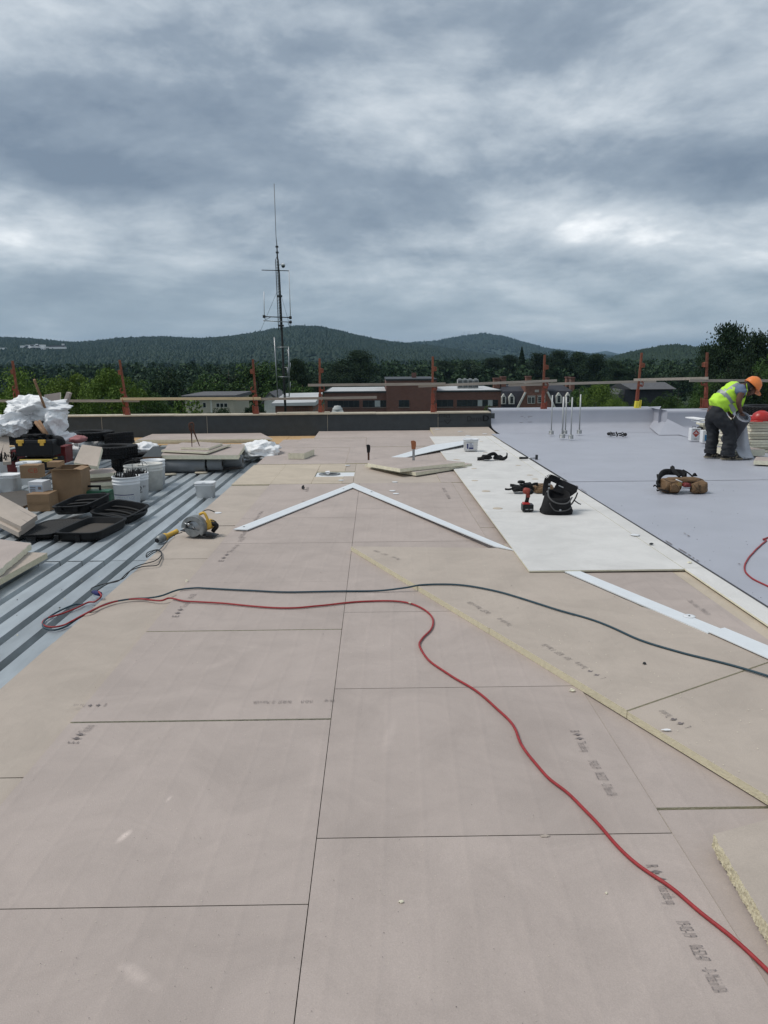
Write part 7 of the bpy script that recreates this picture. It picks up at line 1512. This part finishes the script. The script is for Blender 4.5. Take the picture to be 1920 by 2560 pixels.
pr_ = V(1880, 1048, 13.1); t = thing('red_bar', 'red plastic bar lying beside the red hard hat on the stack', 'bar', pr_); mb = MB(); mb.box((0, .1, .03), (.27, .12, .035), rot=(0, R(4), 0), bev=.008); mb.build('bar', REDH, t); mb = MB(); mb.box((.02, .1, .052), (.18, .08, .012), rot=(0, R(4), 0)); mb.build('white_edge', LINEN, t)
# ------------------------------------------------------------------ the worker
pw = S(1700 + 850 / 7.541, 920 + 1700 / 7.541, .06); kw = mpp(pw) / 7.541
SKIN = mat('skin', (.115, .052, .032), .55, var=.1, scale=20)
PANTS = mat('charcoal_trousers', (.020, .022, .026), .85, var=.35, scale=12, bump=.5, bscale=18)
SHIRT = mat('blue_grey_shirt', (.13, .17, .25), .85, var=.1, scale=10, bump=.4, bscale=20)
LIME = mat('lime_vest', (.50, .83, .06), .7, var=.06, scale=10, bump=.3, bscale=25); SILV = mat('silver_stripe', (.27, .29, .29), .45, .2); HAIR = mat('black_hair', (.01, .009, .009), .7)
SHOE = mat('shoe', (.022, .02, .018), .7); SHOEG = mat('shoe_stripe', (.20, .17, .12), .8)
pers = thing('person', 'worker in lime vest and orange hard hat bending over a grey roll of membrane', 'person', pw, 0)
def W(x, y, d=0): return Vector(((x - 850) * kw, d, (1700 - y) * kw))
# joints (d is depth: negative = nearer to the camera)
bv = [W(560, 830, .0), W(640, 700, .0), W(760, 570, .0), W(890, 450, 0), W(1010, 390, .0), W(1090, 370, .0), W(1180, 375, 0),   # spine, neck, skull base 0-6
      W(585, 870, -.10), W(850, 1180, -.12), W(835, 1590, -.11), W(860, 1640, -.11), W(1010, 1670, -.13),                          # near leg 7-11
      W(560, 870, .10), W(650, 1230, .10), W(620, 1570, .12), W(640, 1615, .12), W(700, 1640, .14),                                 # far leg 12-16
      W(950, 450, -.20), W(895, 640, -.22), W(1000, 800, -.12), W(1035, 845, -.09),                                             # near arm 17-20
      W(950, 450, .18), W(905, 700, .20), W(930, 880, .10), W(960, 940, .03)]                                                     # far arm 21-24
be = [(0, 1), (1, 2), (2, 3), (3, 4), (4, 5), (5, 6), (0, 7), (7, 8), (8, 9), (9, 10), (10, 11), (0, 12), (12, 13), (13, 14), (14, 15), (15, 16), (4, 17), (17, 18), (18, 19), (19, 20), (4, 21), (21, 22), (22, 23), (23, 24)]
br = [.10, .10, .115, .14, .11, .055, .06, .09, .062, .043, .045, .035, .09, .062, .043, .045, .035, .062, .045, .032, .035, .062, .045, .032, .035]
# fingers of the near hand, closed over the rim of the roll core
base = len(bv); hp0 = bv[20]
for i, (dx, dy) in enumerate(((-.030, -.018), (-.010, -.026), (.012, -.028), (.032, -.02))):
    a = hp0 + Vector((dx * .6, dy * .4, -.012)); b1 = hp0 + Vector((dx + .012, dy - .012, -.045)); c1 = hp0 + Vector((dx + .016, dy - .004, -.075 + .004 * abs(i - 1.5))); d1 = hp0 + Vector((dx + .010, dy + .014, -.092 + .005 * abs(i - 1.5)))
    j = len(bv); bv += [a, b1, c1, d1]; be += [(j, j + 1), (j + 1, j + 2), (j + 2, j + 3)]; br += [.011, .0105, .0095, .008]
roots = {0} | {base + 4 * i for i in range(4)}
j = len(bv); bv += [hp0 + Vector((.01, -.0, 0)), hp0 + Vector((.045, .0, -.015)), hp0 + Vector((.058, .0, -.045))]; be += [(j, j + 1), (j + 1, j + 2)]; br += [.013, .0115, .009]; roots.add(j)
hp1 = bv[24]
for i, dx in enumerate((-.025, -.008, .009, .026)):
    j = len(bv); bv += [hp1 + Vector((dx * .6, 0, -.01)), hp1 + Vector((dx, -.01, -.045)), hp1 + Vector((dx + .01, -.02, -.07))]; be += [(j, j + 1), (j + 1, j + 2)]; br += [.011, .010, .008]; roots.add(j)
j = len(bv); bv += [hp1 + Vector((.02, 0, 0)), hp1 + Vector((.045, -.02, -.025))]; be += [(j, j + 1)]; br += [.012, .009]; roots.add(j)
sm_build('body', bv, be, br, roots, SKIN, pers, 2)
# head: an ellipsoid with face features, looking down and to the right
bm = bmesh.new(); bmesh.ops.create_icosphere(bm, subdivisions=4, radius=1)
Hc = W(1205, 400, 0); HM = T(*Hc) @ Euler((0, R(38), 0)).to_matrix().to_4x4()        # local +X = face forward, +Z = crown
for v in bm.verts:
    x, y, z = v.co; f = 1.0
    if z < 0: y *= 1 - .28 * abs(z) ; x = x * (1 - .10 * abs(z)) + (.10 * abs(z) if x > 0 else .12 * abs(z))
    nose = math.exp(-((y / .16) ** 2 + ((z + .12) / .22) ** 2)) * (x > .3); br_ = math.exp(-((y / .6) ** 2 + ((z - .22) / .12) ** 2)) * (x > .4)
    eye = sum(math.exp(-(((y - s_ * .36) / .16) ** 2 + ((z - .04) / .11) ** 2)) for s_ in (-1, 1)) * (x > .4); lip = math.exp(-((y / .28) ** 2 + ((z + .52) / .07) ** 2)) * (x > .3); chin = math.exp(-((y / .3) ** 2 + ((z + .82) / .16) ** 2)) * (x > .1)
    x += .26 * nose + .05 * br_ - .09 * eye + .06 * lip + .10 * chin
    v.co = Vector((x * .098, y * .075, z * .118))
mb = MB(); mb.bm(bm, HM, sm=True); mb.build('head', SKIN, pers)
for s_ in (-1, 1):
    mb = MB(); mb.lathe([(0, -.008), (.014, -.006), (.018, .004), (.012, .009), (0, .006)], 12, M=HM @ T(-.005, s_ * .074, -.005, R(90) * -s_, 0, 0), sy=1.7); mb.build('ear', SKIN, pers)
    mb = MB(); mb.lathe([(0, -.010), (.010, 0), (0, .010)], 10, M=HM @ T(.083, s_ * .027, .005)); mb.build('eye', WHITE if False else HAIR, pers)
    mb = MB(); mb.tube([HM @ Vector((.095, s_ * .012, .024)), HM @ Vector((.092, s_ * .03, .029)), HM @ Vector((.080, s_ * .046, .022))], .004, 5); mb.build('eyebrow', HAIR, pers)
mb = MB(); mb.tube([HM @ Vector((.092, -.022, -.061)), HM @ Vector((.101, 0, -.061)), HM @ Vector((.092, .022, -.061))], .004, 6); mb.build('mouth', mat('lips', (.09, .03, .025), .5), pers)
bm = bmesh.new(); bmesh.ops.create_icosphere(bm, subdivisions=3, radius=1)
for v in bm.verts:
    x, y, z = v.co
    if x > .25 and z < .45: x = .25 * 1.0
    v.co = Vector((x * .102 - .012, y * .083, max(z, -.55) * .122 + .006))
mb = MB(); mb.bm(bm, HM, sm=True); mb.build('hair', HAIR, pers)
hh = bpy.data.objects.new('hard_hat', None)
t2 = thing('hard_hat', 'orange hard hat worn by the bending worker', 'hard hat', pw + W(1250, 330)); 
hard_hat(t2, rootmat(t2).inverted() @ Matrix.Translation(pw) @ HM @ T(.004, 0, .045, 0, R(6), 0), ORANGE, .122, .055)
mb = MB(); mb.tube([HM @ Vector((.03, -.076, .05)), HM @ Vector((.02, -.080, -.03)), HM @ Vector((.045, -.05, -.10)), HM @ Vector((.05, 0, -.125))], .003, 5); mb.build('chin_strap', BLACK, pers)
# trousers, one skin over hips and legs
tv = [W(670, 690, 0), W(560, 830, 0), W(580, 900, -.10), W(720, 1040, -.12), W(855, 1190, -.13), W(845, 1380, -.12), W(835, 1575, -.11), W(560, 900, .10), W(600, 1060, .11), W(655, 1240, .11), W(640, 1400, .12), W(622, 1560, .12), W(834, 1630, -.11), W(833, 1645, -.11), W(620, 1612, .12), W(620, 1626, .12)]
sm_build('trousers', tv, [(0, 1), (1, 2), (2, 3), (3, 4), (4, 5), (5, 6), (1, 7), (7, 8), (8, 9), (9, 10), (10, 11), (6, 12), (12, 13), (11, 14), (14, 15)], [.138, .150, .118, .116, .110, .108, .112, .115, .104, .098, .095, .095, .116, .116, .098, .098], {1}, PANTS, pers, 3, None, .03)
sv = [W(610, 720, 0), W(750, 590, 0), W(880, 460, 0), W(1000, 392, 0), W(1075, 370, 0), W(955, 440, -.17), W(925, 520, -.215), W(955, 440, .16), W(925, 540, .2)]
sm_build('shirt', sv, [(0, 1), (1, 2), (2, 3), (3, 4), (3, 5), (5, 6), (3, 7), (7, 8)], [.142, .135, .142, .125, .075, .088, .076, .085, .07], {0}, SHIRT, pers, 3, None, .03)
bx = (W(560, 760) - W(1000, 380)); ax_ = -bx.normalized(); o0 = W(560, 760)
def vestmat(c):
    s_ = (c - o0).dot(ax_); d = c - o0; side = d.dot(Vector((0, 0, 1)).cross(ax_)) ; nrm_ = (d - ax_ * s_); h_ = nrm_.dot(Vector((-ax_.z, 0, ax_.x)))
    if .20 < s_ < .255: return 1
    if s_ > .25 and .075 < abs(c.y) < .118: return 1
    return 0
vv = [W(545, 745, 0), W(620, 700, 0), W(740, 600, 0), W(870, 490, 0), W(965, 420, 0), W(1050, 385, 0)]
sm_build('safety_vest', vv, [(0, 1), (1, 2), (2, 3), (3, 4), (4, 5)], [(.150, .158), (.160, .158), (.162, .165), (.168, .17), (.160, .165), (.10, .125)], {0}, [LIME, SILV], pers, 3, vestmat, .035)
# vest front hanging down, open
def hang(pts, d, m, th=.012):
    P = [W(*q, d) for q in pts]; n = len(P); mb = MB(); mb.add(P + [q + Vector((0, th, 0)) for q in P], [list(range(n)), [n + i for i in range(n)][::-1]] + [(i, n + i, n + (i + 1) % n, (i + 1) % n) for i in range(n)]); return mb
for d in (-.115, .10):
    hang([(760, 700), (940, 640), (1075, 560), (1050, 700), (960, 790), (850, 862), (805, 810)], d, LIME).build('vest_front', LIME, pers)
    hang([(770, 690), (830, 665), (925, 790), (870, 845), (830, 800)], d - .014 * (1 if d < 0 else -1), SILV).build('vest_stripe', SILV, pers)
for (a, b_, r_) in (((1130, 380), (1100, 560), .018),):
    band(pers, 'vest_edge', LIME, [pw + W(1085, 320, -.10), pw + W(1098, 430, -.11), pw + W(1080, 560, -.10), pw + W(1030, 720, -.11)], .02, .014)
# shoes
def shoe(x0, y0, d, ln):
    o = W(x0, y0, d); bm = bmesh.new(); bmesh.ops.create_icosphere(bm, subdivisions=3, radius=1)
    for v in bm.verts:
        x, y, z = v.co; hgt = .075 if x < -.2 else .075 - .03 * (x + .2); v.co = Vector((ln / 2 * (math.copysign(abs(x) ** .8, x) + 1), y * .048 * (1 + .15 * x), max(0, z + .25) * hgt))
    mb = MB(); mb.bm(bm, T(o.x, o.y, 0), sm=True); mb.build('shoe', SHOE, pers)
    mb = MB(); mb.prism([(o.x - .0 + ln * u_, o.y + v_) for u_, v_ in ((-.01, -.03), (.1, -.045), (.5, -.045), (.85, -.052), (1.01, -.025), (1.01, .025), (.85, .05), (.5, .04), (.1, .04), (-.01, .03))], -.002, .018); mb.build('sole', SHOEG, pers)
    for q in (.38, .52, .66): mb = MB(); mb.box((o.x + ln * q, o.y - .047, .042), (.018, .006, .045), rot=(0, R(35), 0)); mb.build('stripe', SHOEG, pers)
shoe(715, 1690, -.12, .345 if False else .33); shoe(520, 1650, .12, .28)
# the roll in his hands with its free end hanging
Rt, Rb_ = pw + W(1060, 915, -.14), pw + W(1015, 1400, .26)
t = thing('membrane_roll', 'grey roll of membrane held upright by the worker, its free end hanging down', 'roll', pw + W(1010, 1500, .05)); Mx = rootmat(t).inverted() @ along(Rb_, Rt); ln = (Rt - Rb_).length; rr = 135 * kw
mb = MB(); mb.lathe([(rr * .42, 0), (rr * .98, 0), (rr, .004), (rr, ln - .004), (rr * .985, ln)], 36, M=Mx, mi=0); mb.lathe([(rr * .985, ln), (rr * .88, ln + .001), (rr * .87, ln - .004), (rr * .8, ln), (rr * .70, ln + .001), (rr * .69, ln - .004), (rr * .6, ln), (rr * .5, ln), (rr * .48, ln - .25), (0, ln - .25)], 36, M=Mx, mi=1)
mb.build('roll', [MEMD, MEMB], t)
sv_ = [[(1170, 900, -.02), (1140, 1200, .10), (1060, 1440, .22), (1100, 1560, .10), (1075, 1690, -.12)], [(1188, 915, -.02), (1205, 1150, .05), (1215, 1400, .05), (1235, 1620, .02), (1190, 1745, -.18)], [(1192, 930, .02), (1262, 1200, .05), (1310, 1400, .06), (1362, 1600, .04), (1404, 1702, .0)]]
rows_ = [smooth_path([pw + W(*q) for q in zip(*[iter(())])] or [pw + W(*q) for q in r_], 4) for r_ in sv_]; nr_, nc_ = 3, len(rows_[0])
allv = []; 
for i in range(9):
    f = i / 4; a, b_ = (rows_[0], rows_[1]) if f <= 1 else (rows_[1], rows_[2]); f = f if f <= 1 else f - 1
    allv += [a[j].lerp(b_[j], f) for j in range(nc_)]
allv = [Vector((v.x, v.y, max(v.z, .062 + .004))) for v in allv]; I = rootmat(t).inverted(); n0 = len(allv)
vs = [I @ v for v in allv] + [I @ (v + Vector((.003, .004, 0))) for v in allv]
mb = MB(); mb.add(vs, [(i * nc_ + j, i * nc_ + j + 1, (i + 1) * nc_ + j + 1, (i + 1) * nc_ + j) for i in range(8) for j in range(nc_ - 1)], 0, True); mb.add(vs, [(n0 + i * nc_ + j, n0 + (i + 1) * nc_ + j, n0 + (i + 1) * nc_ + j + 1, n0 + i * nc_ + j + 1) for i in range(8) for j in range(nc_ - 1)], 1, True) 
mb.build('hanging_end', [mat('pale_membrane', (.46, .47, .50), .45), MEMD], t)
